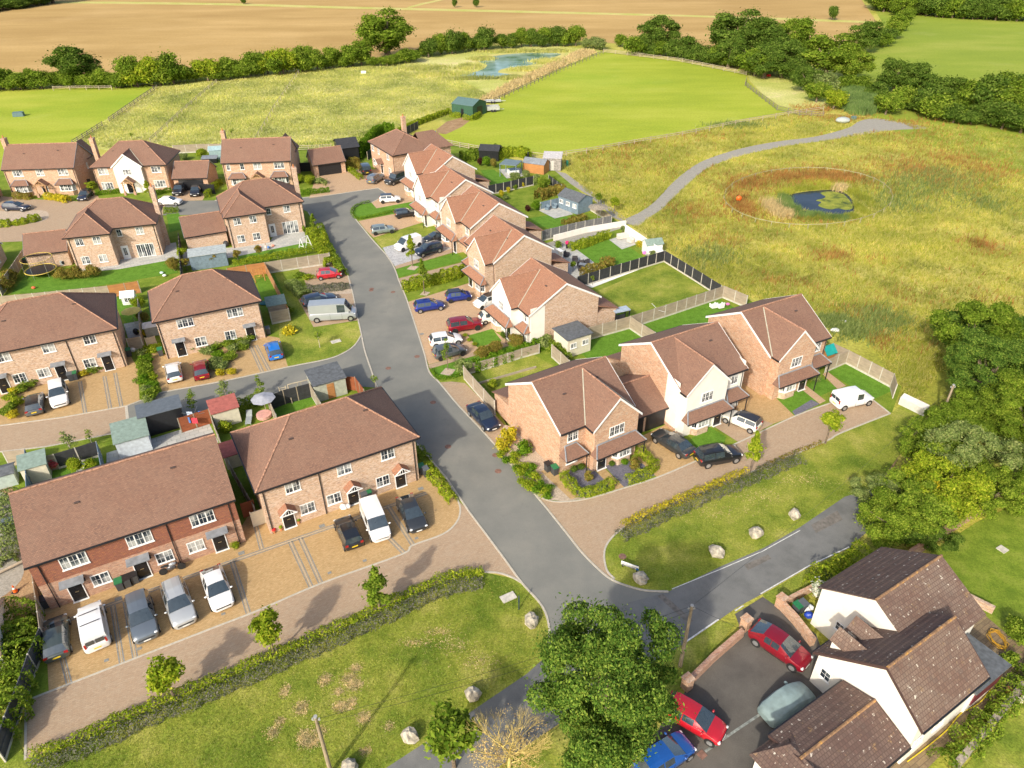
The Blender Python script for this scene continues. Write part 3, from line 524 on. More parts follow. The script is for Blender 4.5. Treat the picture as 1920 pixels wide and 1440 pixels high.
def add_door(par, x, y, rz=0.0, mat=None, w_=.95, h=2.08):
    mat = mat or DOORB; k = (mat.name, w_, h)
    if k not in _dm:
        d = MB(); d.b2(-w_/2, w_/2, -.05, 0, .05, h)
        for a in (-1, 1):
            for z0, z1 in ((.2, .85), (1.05, 1.75)): d.b2(a*w_*.25-.14, a*w_*.25+.14, -.062, -.05, z0, z1)
        f = MB(); f.b2(-w_/2-.07, -w_/2, -.07, 0, 0, h+.07).b2(w_/2, w_/2+.07, -.07, 0, 0, h+.07).b2(-w_/2, w_/2, -.07, 0, h, h+.07).b2(-w_/2-.1, w_/2+.1, -.25, -.07, 0, .06)
        hd = MB(); hd.b2(-.13, .13, -.075, -.062, .98, 1.03)
        _dm[k] = (d.mesh('door', mat), f.mesh('door_frame', WHITE), hd.mesh('letter_plate', plain('brass', (.6, .5, .3), .3, .8)))
    a, b, c = _dm[k]; o = inst('door', a, par, (x, y, 0), rz); inst('door_frame', b, o); inst('letter_plate', c, o); return o
def flat_canopy(par, x, y, z=2.3, w_=1.5, d=.75):
    m_ = MB(); m_.slab([(x-w_/2, y, z+.12), (x-w_/2, y-d, z), (x+w_/2, y-d, z), (x+w_/2, y, z+.12)], .09); m_.build('door_canopy', LEAD, par)
def gable_canopy(par, x, y, z=2.25, w_=1.5, d=.9, hgt=.6, tile=TILEO):
    m_ = MB()
    for s_ in (-1, 1): m_.slab([(x, y, z+hgt), (x, y-d, z+hgt), (x+s_*w_/2, y-d, z), (x+s_*w_/2, y, z)][::s_], .07)
    o = m_.build('door_canopy', tile, par); f = MB()
    for s_ in (-1, 1): f.cyl((x, y-d-.02, z+hgt-.02), (x+s_*w_/2, y-d-.02, z-.02), .05, n=4); f.cyl((x+s_*(w_/2-.1), y-.02, z-.5), (x+s_*(w_/2-.1), y-d+.1, z-.05), .04, n=4)
    f.b2(x-w_/2+.05, x+w_/2-.05, y-d-.05, y-d+.02, z-.05, z+.03)
    for s_ in (-.5, 0, .5): f.cyl((x+s_*w_*.4, y-d, z), (x+s_*w_*.25, y-d, z+hgt*(.95-abs(s_))), .025, n=4)
    f.build('bracket', WHITE, o)
def oak_porch(par, x, y, w_=2.4, d=1.5, tile=TILE):
    z, hg = 2.3, 1.0; m_ = MB()
    for s_ in (-1, 1): m_.slab([(x, y+.3, z+hg), (x, y-d, z+hg), (x+s_*w_/2, y-d, z), (x+s_*w_/2, y+.3, z)][::s_], .09)
    o = m_.build('porch_roof', tile, par); f = MB()
    for s_ in (-1, 1):
        f.cyl((x, y-d, z+hg-.06), (x+s_*w_/2, y-d, z-.06), .09, n=4); f.b2(x+s_*(w_/2-.3)-.08, x+s_*(w_/2-.3)+.08, y-d+.05, y-d+.21, .7, z)
        f.cyl((x+s_*(w_/2-.3), y-d+.1, z-.6), (x+s_*.35, y-d+.1, z+.05), .06, n=4)
    f.b2(x-w_/2+.2, x+w_/2-.2, y-d+.02, y-d+.16, z-.02, z+.14)
    for s_ in (-.6, -.3, 0, .3, .6): f.cyl((x, y-d+.05, z+.1), (x+s_*w_*.4, y-d+.05, z+hg*(1-abs(s_))*.82), .04, n=4)
    f.build('porch_frame', OAK, par); b = MB()
    for s_ in (-1, 1): b.b2(x+s_*(w_/2-.3)-.2, x+s_*(w_/2-.3)+.2, y-d-.02, y-d+.4, 0, .7)
    b.build('porch_plinth', BRICK, par)
def bay(par, x, y, w_=2.4, d=.7, wall=BRICK, roof=TILE, top=2.25, h=1.35, own_roof=True):
    P = [(x-w_/2, y), (x-w_/2+.45, y-d), (x+w_/2-.45, y-d), (x+w_/2, y)]
    MB().prism(P, 0, top-h).build('bay_base', wall, par); MB().prism([(x-w_/2, y), (x-w_/2+.4, y-d+.04), (x+w_/2-.4, y-d+.04), (x+w_/2, y)], top-h+.001, top-.001).build('bay_panel', WHITE, par)
    L = w_-.95; add_window(par, x, y-d+.04, top-h/2, L, h-.1, 3, 2)
    an = math.atan2(d, .45); ln = math.hypot(d, .45)-.14
    add_window(par, x-w_/2+.21, y-d/2+.02, top-h/2, ln, h-.1, 1, 2, -an); add_window(par, x+w_/2-.21, y-d/2+.02, top-h/2, ln, h-.1, 1, 2, an)
    if own_roof: hip_canopy(par, x, y, w_+.4, d+.35, top, .85, roof)
def hip_canopy(par, x, y, w_, d, z, hg, roof):
    a, b = x-w_/2, x+w_/2; i = min(.7, w_*.25); m_ = MB()
    m_.slab([(a, y-d, z), (b, y-d, z), (b-i, y, z+hg), (a+i, y, z+hg)], .08); m_.slab([(a, y, z), (a, y-d, z), (a+i, y, z+hg)], .08); m_.slab([(b, y-d, z), (b, y, z), (b-i, y, z+hg)], .08)
    o = m_.build('canopy_roof', roof, par); f = MB()
    f.cyl((a+i, y-.02, z+hg), (b-i, y-.02, z+hg), .09, n=5).cyl((a+i, y, z+hg), (a, y-d, z+.02), .075, n=5).cyl((b-i, y, z+hg), (b, y-d, z+.02), .075, n=5)
    f.build('lead_flashing', LEAD, o); g = MB(); g.b2(a-.03, b+.03, y-d-.08, y-d, z-.12, z-.02); g.build('gutter', BLACKP, o)
def downpipe(par, x, y, z1, rz=0): MB().cyl((x, y-.06, .05), (x, y-.06, z1-.45), .045, n=6).cyl((x, y-.06, z1-.45), (x, y-.34, z1-.1), .045, n=6).build('downpipe', BLACKP, par)
def chimney(par, x, y, z0, z1, w_=.9, d=.6, wall=BRICK, pots=1):
    m_ = MB(); m_.b2(x-w_/2, x+w_/2, y-d/2, y+d/2, z0, z1).b2(x-w_/2-.06, x+w_/2+.06, y-d/2-.06, y+d/2+.06, z1, z1+.14); o = m_.build('chimney', wall, par)
    p = MB()
    for i in range(pots): p.cyl((x+(i-(pots-1)/2)*.35, y, z1+.14), (x+(i-(pots-1)/2)*.35, y, z1+.65), .13, .10, n=8)
    p.build('chimney_pot', plain('terracotta', (.50, .20, .08), .8), o)
class PB:
    """each piece added becomes its own part"""
    def __init__(s, par, name, mat): s.a = (name, mat, par)
    def b2(s, *q): MB().b2(*q).build(*s.a); return s
    def add(s, v, f): MB().add(v, f).build(*s.a); return s
    def cyl(s, *q, **k): MB().cyl(*q, **k).build(*s.a); return s
def line3(mb, P, r, n=6):
    for i in range(len(P)-1): mb.cyl(P[i], P[i+1], r, n=n)
def house(name, label, cat, x, y, th, W, D, He, Hr, hl=0, hr=0, yr=0, Hb=None, wing=None, walls=BRICK, roof=TILE, front=None, verge=None, group=None, ridgem=RIDGE):
    """gable (hl=hr=0) or hipped main volume, optional front wing dict(x0,x1,pr,Hw,Hwe,hip,wall)"""
    Hb = He if Hb is None else Hb; r = empty(name, (x, y, 0), R_(th), label, cat, group)
    a, b, c, d = -W/2, W/2, -D/2, D/2; sl = (Hr-He)/(yr-c); slb = (Hr-Hb)/(d-yr); oe, og = .33, .14
    wx0 = a + (oe if hl else og); wx1 = b - (oe if hr else og); T = .11; hf = He+sl*oe-T-.02; hb_ = Hb+slb*oe-T-.02
    wm = MB(); prof = [(c+oe, 0), (d-oe, 0), (d-oe, hb_), (yr, Hr-T-.04), (c+oe, hf)]
    if not hl and not hr:
        V = [(wx0, p, q) for p, q in prof] + [(wx1, p, q) for p, q in prof]; wm.add(V, [(0, 1, 2, 3, 4)[::-1], (5, 6, 7, 8, 9)] + [(i, (i+1) % 5, 5+(i+1) % 5, 5+i) for i in range(5)])
    else: wm.b2(wx0, wx1, c+oe, d-oe, 0, min(hf, hb_))
    wo = wm.build('wall', walls, r)
    rm = MB(); rl = (a+hl, yr, Hr); rr = (b-hr, yr, Hr)
    rm.slab([(a, c, He), (b, c, He), rr, rl], T); rm.slab([(b, d, Hb), (a, d, Hb), rl, rr], T)
    if hl: rm.slab([(a, d, Hb), (a, c, He), rl], T)
    if hr: rm.slab([(b, c, He), (b, d, Hb), rr], T)
    if wing:
        X0, X1, pr, Hw, Hwe = wing['x0'], wing['x1'], wing['pr'], wing['Hw'], wing.get('Hwe', He); xm = (X0+X1)/2; y0 = c-pr; yj = c+(Hw-He)/sl; hip = wing.get('hip', 0)
        wp = (xm, y0+hip, Hw); wj = (xm, yj, Hw); e = .004
        rm.slab([(X0, y0, Hwe), wp, wj, (X0, c, Hwe)][::-1], T); rm.slab([(X1, c, Hwe), wj, wp, (X1, y0, Hwe)][::-1], T)
        if hip: rm.slab([(X0, y0, Hwe), (X1, y0, Hwe), wp], T)
        wi = og if not hip else oe; ss = (Hw-Hwe)/((X1-X0)/2); k = oe; hz = Hwe+ss*k-T-.02
        w2 = MB(); yb = c+oe+.3; yf = y0+wi
        if hip: w2.b2(X0+k, X1-k, yf, yb, 0, hz)
        else:
            pf = [(X0+k, 0), (X1-k, 0), (X1-k, hz), (xm, Hw-T-.04), (X0+k, hz)]
            V = [(p, yf, q) for p, q in pf] + [(p, yb, q) for p, q in pf]; w2.add(V, [(0, 1, 2, 3, 4), (5, 6, 7, 8, 9)[::-1]] + [((i+1) % 5, i, 5+i, 5+(i+1) % 5) for i in range(5)])
        w2.build('wing_wall', wing.get('wall', front or walls), r)
    if front:  # rendered or hung front skin
        f = MB(); f.b2(wx0+.003, wx1-.003, c+oe-.03, c+oe+.01, front_z.get(front.name, .35), hf-.02); f.build('wall_cladding', front, r)
    ro = rm.build('roof', roof, r)
    if W > 8:
        for vx, vy in ((-W*.22, .62), (W*.25, .70)):
            yy = c+(yr-c)*vy; MB().box(vx, yy, He+sl*(yy-c)+.03, .38, .22, .07).build('roof_vent', plain('vent_tile', (.09, .06, .05), .8), ro)
    rg = MB(); line3(rg, [rl, rr], .10)
    if hl: line3(rg, [rl, (a, c, He)], .085); line3(rg, [rl, (a, d, Hb)], .085)
    if hr: line3(rg, [rr, (b, c, He)], .085); line3(rg, [rr, (b, d, Hb)], .085)
    if wing:
        line3(rg, [wp, wj], .09)
        if hip: line3(rg, [wp, (X0, y0, Hwe)], .08); line3(rg, [wp, (X1, y0, Hwe)], .08)
    rg.build('ridge_tiles', ridgem, ro, smooth=True)
    gt = PB(r, 'gutter', BLACKP); Z0, Z1 = -.17, -.03
    if wing:
        if X0-a > .3: gt.b2(a, X0, c-.1, c, He+Z0, He+Z1)
        if b-X1 > .3: gt.b2(X1, b, c-.1, c, He+Z0, He+Z1)
        gt.b2(X0-.1, X0, y0, c, Hwe+Z0, Hwe+Z1).b2(X1, X1+.1, y0, c, Hwe+Z0, Hwe+Z1)
        if hip: gt.b2(X0-.1, X1+.1, y0-.1, y0, Hwe+Z0, Hwe+Z1)
    else: gt.b2(a, b, c-.1, c, He+Z0, He+Z1)
    gt.b2(a, b, d, d+.1, Hb+Z0, Hb+Z1)
    if hl: gt.b2(a-.1, a, c, d, He+Z0, He+Z1)
    if hr: gt.b2(b, b+.1, c, d, He+Z0, He+Z1)
    if verge:
        vb = PB(r, 'bargeboard', verge)
        def barge(p, q, off):
            p, q = Vector(p), Vector(q); o_ = Vector(off); dn = Vector((0, 0, -.26))
            vb.add([p+o_, q+o_, q+dn+o_, p+dn+o_, p+o_*.2, q+o_*.2, q+dn+o_*.2, p+dn+o_*.2], [(0, 1, 2, 3), (7, 6, 5, 4), (0, 4, 5, 1), (1, 5, 6, 2), (2, 6, 7, 3), (3, 7, 4, 0)])
        if not hl: barge((a, c, He+.02), (a, yr, Hr+.02), (-.04, 0, 0)); barge((a, yr, Hr+.02), (a, d, Hb+.02), (-.04, 0, 0))
        if not hr: barge((b, c, He+.02), (b, yr, Hr+.02), (.04, 0, 0)); barge((b, yr, Hr+.02), (b, d, Hb+.02), (.04, 0, 0))
        if wing and not wing.get('hip', 0): barge((X0, y0, Hwe+.02), (xm, y0, Hw+.02), (0, -.04, 0)); barge((xm, y0, Hw+.02), (X1, y0, Hwe+.02), (0, -.04, 0))
        if wing:
            vl = MB(); up = Vector((0, 0, .03))
            for X_ in (X0, X1):
                if a+.1 < X_ < b-.1: vl.cyl(Vector((X_, c, Hwe))+up, Vector(wj)+up, .055, n=5)
            vl.build('valley_flashing', plain('valley_lead', (.42, .42, .33), .8), ro)
    r['_'] = 0; del r['_']; return r
front_z = {'hung_wall_tiles': 2.72, 'white_render': .45, 'cream_paint': .45}
# --- lower-left terrace
H = house('terraced_houses', 'gabled brick terrace of three homes with tile-hung upper floor', 'terrace', -31.89, 44.71, 28.3, 15.16, 10.22, 5.15, 8.39, front=TILEH, walls=BRICK)
yf = -5.11+.33
for u in (-4.58, .05, 4.79): add_window(H, u, yf-.03, 4.1, 1.85, 1.25, 3)
for u in (-3.5, 1.22, 3.66): add_window(H, u, yf, 1.42, 1.3, 1.15, 2)
for u in (-5.31, -.6, 5.47): add_door(H, u, yf); flat_canopy(H, u, yf, 2.35, 1.7)
for u in (-6.81, 2.14, 6.94): downpipe(H, u, yf-.03, 5.1)
for u in (-4.5, .25, 6.3): MB().box(u, yf-.1, 2.0, .14, .16, .24).build('wall_lantern', BLACKP, H)
# --- hipped brick terrace with gabled porches
H = house('terraced_houses', 'hipped brick terrace with three small gabled white porches beside the road', 'terrace', -17.23, 52.17, 29.6, 14.75, 9.48, 5.25, 8.53, 4.8, 4.8, walls=BRICKP)
yf = -4.74+.33
for u in (-4.36, .21, 4.3): add_window(H, u, yf, 4.3, 1.3, 1.1, 2)
for u in (-3.53, -1.13, 3.51): add_window(H, u, yf, 1.45, 1.3, 1.15, 2)
for u in (-5.3, .59, 5.2): add_door(H, u, yf); gable_canopy(H, u, yf)
for u in (-6.82, -2.04, 6.78): downpipe(H, u, yf, 5.2)
H = house('terraced_houses', 'hipped brick terrace cut off by the left edge, flat canopies over its black doors', 'terrace', -54.48, 73.9, 25.5, 15.11, 10.06, 5.24, 8.69, 4.93, 4.93, walls=BRICKP)
yf = -5.03+.33
for u in (-4.09, .29, 4.46): add_window(H, u, yf, 4.4, 1.3, 1.1, 2)
for u in (-3.53, -1.12, 3.61): add_window(H, u, yf, 1.5, 1.3, 1.15, 2)
for u in (-5.25, .55, 5.37): add_door(H, u, yf); flat_canopy(H, u, yf, 2.35, 1.5)
for u in (2.14, 7.0): downpipe(H, u, yf, 5.2)
H = house('semi_detached_houses', 'hipped brick pair of homes with two black doors behind clipped shrubs', 'house', -38.25, 80.58, 25.4, 12.42, 9.07, 5.31, 8.56, 4.5, 4.5, walls=BRICKP)
yf = -4.53+.33
for u in (-2.81, 2.92): add_window(H, u, yf, 4.3, 1.85, 1.15, 3)
for u in (-1.7, 1.76): add_window(H, u, yf, 1.42, 1.3, 1.25, 2)
for u in (-4.09, 4.14): add_door(H, u, yf); flat_canopy(H, u, yf, 2.35, 1.5)
for u in (-5.73, 5.8): downpipe(H, u, yf, 5.2)
# --- top-left row
H = house('detached_house', 'gabled brick house with bay windows, far left of the back row', 'house', -88.74, 138.9, 4.2, 13.08, 8.88, 5.18, 8.6, walls=BRICKO, verge=LEAD, roof=TILE)
yf = -4.44+.33
for u, w_ in ((-3.95, 1.8), (.07, 1.4), (4.25, 1.8)): add_window(H, u, yf, 4.35, w_, 1.2, 3 if w_ > 1.5 else 2)
for u in (-3.99, 4.14): bay(H, u, yf, 3.0, .7, BRICKO)
add_door(H, -.05, yf); oak_porch(H, -.1, yf); downpipe(H, 6.2, yf, 5.1); downpipe(H, -6.2, yf, 5.1); chimney(H, -6.6, .2, 0, 9.6, .7, 1.1, BRICKO)
add_window(H, 6.55-.13, 1.2, 3.9, .5, 1.1, 1, 2, R_(90))
m_ = MB(); m_.b2(2.0, 6.2, 3.9, 6.6, 0, 4.7); m_.build('rear_wall', BRICKO, H)
m_ = MB(); m_.slab([(1.7, 2.0, 4.9), (4.1, 2.0, 7.6), (4.1, 6.9, 7.6), (1.7, 6.9, 4.9)][::-1], .1); m_.slab([(4.1, 2.0, 7.6), (6.5, 2.0, 4.9), (6.5, 6.9, 4.9), (4.1, 6.9, 7.6)][::-1], .1); m_.build('rear_roof', TILE, H)
H = house('detached_house', 'hipped brick house with white gabled centre and oak porch between two gabled houses', 'house', -72.67, 140.86, 5.7, 13.94, 9.59, 5.01, 8.43, 4.79, 4.79, wing=dict(x0=-3.0, x1=2.7, pr=.55, Hw=7.4, wall=RENDERW), walls=BRICKO, verge=WHITE)
yf = -4.79+.33
for u in (-4.9, 4.8): add_window(H, u, yf, 4.1, 1.75, 1.2, 3); add_window(H, u, yf, 1.35, 2.1, 1.35, 4)
add_window(H, -.3, yf-.75, 4.0, 1.5, 1.1, 3); add_door(H, -.35, yf-.75, w_=1.4); oak_porch(H, -.35, yf-.75); downpipe(H, 6.5, yf, 4.9); downpipe(H, -6.5, yf, 4.9); chimney(H, -7.15, .3, 0, 9.0, .7, 1.1, BRICKO)
def garage(label, x, y, th, W, D, He, Hr, doors, walls=BRICKO, grp=None, sides=True):
    H = house('garage', label, 'garage', x, y, th, W, D, He, Hr, walls=walls, verge=LEAD)
    for u, w_ in doors:
        m_ = MB(); m_.b2(u-w_/2, u+w_/2, -D/2+.33-.05, -D/2+.33+.02, 0, 2.15)
        for k in range(7): m_.b2(u-w_/2+.05, u+w_/2-.05, -D/2+.33-.07, -D/2+.33-.05, .1+k*.29, .3+k*.29)
        m_.build('garage_door', BLACKP, H)
    return H
garage('brick double garage joined to the white-gabled house behind two black cars', -61.56, 139.89, 3.8, 6.6, 7.14, 2.5, 4.77, [(0, 4.6)])
H = house('detached_house', 'gabled brick house with bays at the right end of the back row', 'house', -48.87, 141.87, 5.6, 13.03, 8.78, 5.11, 8.4, walls=BRICKO, verge=LEAD)
yf = -4.39+.33
for u, w_, c_ in ((-5.3, .7, 1), (-2.74, .8, 1), (.12, 1.5, 2), (4.17, 1.9, 3)): add_window(H, u, yf, 4.25, w_, 1.2, c_)
for u in (-3.9, 4.0): bay(H, u, yf, 3.0, .7, BRICKO)
add_door(H, -.1, yf); oak_porch(H, -.1, yf); downpipe(H, 6.2, yf, 5.1); downpipe(H, -6.2, yf, 5.1); chimney(H, -6.3, 1.0, 0, 9.6, .7, 1.1, BRICKO)
m_ = MB(); m_.b2(2.2, 6.3, 3.9, 6.4, 0, 4.7); m_.build('rear_wall', BRICKO, H); m_ = MB(); m_.slab([(1.9, 2.0, 4.9), (4.25, 2.0, 7.6), (4.25, 6.7, 7.6), (1.9, 6.7, 4.9)][::-1], .1); m_.slab([(4.25, 2.0, 7.6), (6.6, 2.0, 4.9), (6.6, 6.7, 4.9), (4.25, 6.7, 7.6)][::-1], .1); m_.build('rear_roof', TILE, H)
garage('detached brick double garage with black door facing the tan drive at top centre', -37.74, 148.36, 24.3, 6.68, 6.56, 2.4, 4.67, [(0, 4.6)])
# --- two L-shaped hipped houses
for nm, x, y, th, W, D, X0, X1, pr, lab in (('N1', -61.58, 107.86, 15.9, 12.62, 8.32, -6.31, .1, 2.2, 'L-shaped hipped brick house with a netted trampoline in its back garden'), ('N2', -41.57, 116.27, 23.0, 12.94, 8.5, -6.3, .2, 2.5, 'L-shaped hipped brick house with white swing frame in its roadside garden')):
    Hp = 3.0 if nm == 'N1' else 3.0
    H = house('detached_house', lab, 'house', x, y, th, W, D, 5.25, 8.5, 4.5, 4.5, wing=dict(x0=X0, x1=X1, pr=pr, Hw=7.7, hip=Hp, wall=BRICKP), walls=BRICKP)
    yf = -D/2+.33; yw = yf-pr
    for u in (-4.4, -2.0): add_window(H, u, yw, 4.3, 1.1, 1.15, 2); add_window(H, u, yw, 1.4, 1.15, 1.2, 2)
    add_window(H, .75, yf, 4.3, .75, 1.1, 1); add_window(H, 3.65, yf, 4.3, 1.1, 1.15, 2); add_door(H, .8, yf, mat=WHITE, w_=.9, h=2.1); add_window(H, .8, yf-.05, 1.25, .6, 1.3, 1, 1)
    add_window(H, 3.7, yf, 1.1, 2.5, 2.1, 4, 1)
    for u in (5.7,): downpipe(H, u, yf, 5.2)
    downpipe(H, X0+.6, yw, 5.2); chimney(H, W/2-.1, .5, 0, 9.4, .65, 1.1, BRICKP)
garage('single-storey brick garage joined to the house with the trampoline', -70.9, 104.0, 17.5, 5.9, 6.2, 2.5, 4.76, [], BRICKP)
garage('single-storey brick garage joined to the house with the white swing frame', -49.7, 111.0, 25, 6.4, 6.76, 2.5, 4.69, [], BRICKP)
H = house('garage', 'brick gabled garage end cut off by the left edge with one slim window', 'garage', *G(-42, 505), 18, 7, 6.5, 2.5, 4.7, walls=BRICKP, verge=WHITE); add_window(H, 3.38, -.3, 1.5, .5, 1.5, 1, 2, R_(90))
H = house('garage', 'tiled brick garage with black door cut off by the left edge behind the estate', 'garage', *G(-40, 378), 8, 6.5, 6.5, 2.5, 4.6, walls=BRICKO)
m_ = MB(); m_.b2(3.05, 3.14, -1.8, 1.8, 0, 2.1); m_.build('garage_door', BLACKP, H)
# --- column of detached houses along the road
def road_house(label, x, y, th, W, D, He, Hr, x0, x1, pr, yr, Hb, Hw, Hwe, skin, wings, mains, doorx, cano, name='detached_house', roof=TILEO, ext=None, lowx=None, walls=BRICKP, wallwing=None, by=None, dz=0):
    H = house(name, label, 'house', x, y, th, W, D, He, Hr, 0, 0, yr, Hb, dict(x0=x0, x1=x1, pr=pr, Hw=Hw, Hwe=Hwe, wall=skin or walls), walls=walls, roof=roof, front=skin if skin else None, verge=WHITE)
    yf = -D/2+.33; yw = -D/2-pr+.14
    if skin:   # rendered return of the front part on both side walls, brick plinth
        for s_ in (-1, 1):
            m_ = MB(); X = s_*(W/2-.14); m_.b2(X, X+s_*.025, yf, yf+2.0, .45, He+.75); m_.build('wall_cladding', skin, H)
    for u, w_, c_ in wings: add_window(H, u, yw, 4.25+dz, w_, 1.15, c_)
    for u, w_, c_ in mains: add_window(H, u, yf-(.03 if skin else 0), 4.2+dz, w_, 1.1, c_)
    for u, w_, c_ in (lowx or []): add_window(H, u, yf-(.03 if skin else 0), 1.35, w_, 1.1, c_)
    if doorx is not None: add_door(H, doorx, yw-.02)
    if by is not None: bay(H, by, yw, 2.3, .55, BRICKP, own_roof=False)
    for u0, u1, yy, dd in cano:
        hip_canopy(H, (u0+u1)/2, yy, u1-u0, dd, 2.35, .8, roof); MB().cyl((u1-.12, yy-dd+.1, 0), (u1-.12, yy-dd+.1, 2.3), .06, n=5).build('canopy_post', BLACKP, H)
    downpipe(H, W/2-.35 if doorx is None or doorx < 3 else -W/2+.35, yf, He); 
    if ext:
        e0, e1, ed = ext; MB().b2(e0, e1, D/2-.4, D/2+ed, 0, 2.35).build('extension_wall', walls, H)
        m_ = MB(); m_.slab([(e0-.2, D/2-.33, 3.5), (e1+.2, D/2-.33, 3.5), (e1+.2, D/2+ed+.25, 2.4), (e0-.2, D/2+ed+.25, 2.4)][::-1], .1); m_.build('extension_roof', roof, H)
    return H
RC = dict(yr=0, Hb=5.2)
def chouse(lab, x, y, th, W, D, He, Hr, x0, x1, pr, Hw, skin, mirror=False, ext=True, dz=0):
    x1 = min(x1, W/2); x0 = max(x0, -W/2); yw = -D/2-pr+.14; yf = -D/2+.33; xm = (x0+x1)/2
    if mirror: mains = [((-W/2+x0)/2+.1, 1.0, 2)]; cano = [(x0-.1, x1+.1, yw, 1.0), (-W/2+.1, x0-.15, yf, .95)]; dx = x0+.85; bx = x1-1.6; low = [((-W/2+x0)/2+.1, .9, 2)]
    else: mains = [((W/2+x1)/2-.1, 1.0, 2)] if W/2-x1 > 1.2 else []; cano = [(x0-.1, x1+.1, yw, 1.0)] + ([(x1+.15, W/2-.1, yf, .95)] if W/2-x1 > 1.2 else []); dx = x1-.85; bx = x0+1.65; low = [((W/2+x1)/2-.1, .9, 2)] if W/2-x1 > 1.2 else []
    return road_house(lab, x, y, th, W, D, He, Hr, x0, x1, pr, 0, He, Hw, He, skin, [(xm, 1.35, 3)], mains, dx, cano, ext=(.6, W/2-.2, 2.6) if ext else None, lowx=low, by=bx, dz=dz)
chouse('white-fronted gabled house nearest the junction in the roadside row', 4.65, 81.75, -61.8, 8.58, 10.47, 4.75, 7.8, -4.04, 1.68, .95, 7.55, RENDERW, dz=-.35)
chouse('brick gabled roadside house overlooking the two blue cars', -.27, 95.89, -60.6, 8.75, 9.77, 5.2, 8.22, -1.38, 4.21, 1.17, 8.08, None, True)
chouse('brick gabled roadside house behind the white van and navy SUV on grey setts', -3.85, 108.82, -62.1, 9.35, 10.0, 5.2, 8.27, -4.5, 1.45, .9, 8.15, None)
chouse('white-fronted gabled house in the middle of the roadside row beside the black mini', -9.33, 120.01, -61.9, 8.88, 10.12, 5.2, 8.24, -4.44, 1.29, .9, 8.13, RENDERW)
chouse('white-fronted gabled house highest in the roadside row, beside the white and black mini', -12.49, 133.21, -60.6, 9.17, 9.66, 5.2, 8.25, -4.58, 1.76, 1.18, 8.11, RENDERW)
H = house('detached_house', 'hipped brick house at the far end of the roadside row by three SUVs', 'house', -21.85, 147.98, -58.3, 12.2, 9.56, 5.22, 7.9, 4.2, 4.2, walls=BRICKO, roof=TILE, wing=None)
yf = -4.78+.33
for u, w_ in ((-4.6, 1.1), (-1.6, .9), (3.0, 1.1)): add_window(H, u, yf, 4.2, w_, 1.1, 2)
add_window(H, 3.4, yf, 1.4, 1.2, 1.3, 2); add_window(H, -4.4, yf, 1.4, 1.2, 1.2, 2); add_door(H, -.6, yf); gable_canopy(H, -.6, yf, 2.3, 2.2, 1.4, .8, TILE); downpipe(H, 5.7, yf, 5.1); chimney(H, -5.0, 3.0, 4.5, 9.2, .8, .8, BRICKO)
m_ = MB(); m_.b2(-.4, 5.6, 4.2, 8.2, 0, 5.1); m_.build('rear_wall', BRICKO, H); m_ = MB()
m_.slab([(-.9, 2, 5.2), (2.6, 2, 7.9), (2.6, 6.0, 7.9), (-.9, 8.6, 5.2)][::-1], .1); m_.slab([(2.6, 2, 7.9), (6.1, 2, 5.2), (6.1, 8.6, 5.2), (2.6, 6.0, 7.9)][::-1], .1); m_.slab([(-.9, 8.6, 5.2), (2.6, 6, 7.9), (6.1, 8.6, 5.2)][::-1], .1); m_.build('rear_roof', TILE, H)
# --- three detached houses on the right
def rhouse(lab, x, y, th, W, D, He, Hr, x0, x1, pr, Hw, skin, kind, dz=0, walls=BRICKO):
    yw = -D/2-pr+.14; yf = -D/2+.33
    if kind == 'A': return road_house(lab, x, y, th, W, D, He, Hr, x0, x1, pr, 0, He, Hw, He, skin, [((x0+x1)/2, 1.75, 3)], [(-2.75, 1.2, 2)], -.3, [(x0-.05, x1+.1, yw, 1.0), (-W/2+.1, x0-.1, yf, 1.25)], roof=TILE, lowx=[(-2.75, 1.3, 3)], by=2.1, dz=dz, walls=walls, ext=(-4.2, 0, 2.6))
    return road_house(lab, x, y, th, W, D, He, Hr, x0, x1, pr, 0, He, Hw, He, skin, [((x0+x1)/2, 1.5, 3)], [(3.0, 1.0, 2)], .35, [(x0-.1, x1+.1, yw, 1.0), (x1+.15, W/2, yf, 1.2)], roof=TILE, lowx=[(2.9, 1.0, 2)], by=-2.0, dz=dz, walls=walls, ext=(-4.2, 0, 2.2))
rhouse('brick gabled corner house beside the black saloon, slate front garden edged by lime hedges', 5.62, 58.58, 30.7, 8.7, 9.99, 5.03, 8.02, -1.59, 4.19, 1.28, 7.84, None, 'A', -.15)
rhouse('white-rendered gabled house between the two brick gabled houses, cream mini on its drive', 18.15, 65.18, 27.9, 8.83, 10.52, 5.3, 8.25, -4.46, 1.32, .93, 8.11, RENDERW, 'B')
rhouse('brick gabled house at the end of the paved lane beside the wildflower meadow', 29.17, 71.52, 27.4, 8.99, 10.4, 5.25, 8.24, -4.32, 1.45, 1.03, 8.16, None, 'B')
gx, gy = G(1215, 742, 3.4)
H = house('garage', 'tiled garage linking the brick corner house and white-rendered house', 'garage', 12.9, 62.2, 28.4, 4.6, 7.1, 2.4, 4.3, walls=BRICKO)
GD = 3.55
m_ = MB(); m_.b2(-.85, 1.55, -GD+.24, -GD+.35, 0, 2.15); m_.build('garage_door', BLACKP, H); m_ = MB(); m_.b2(-1.95, -1.2, -GD+.24, -GD+.35, 0, 2.1); m_.build('side_gate', BLACKP, H)
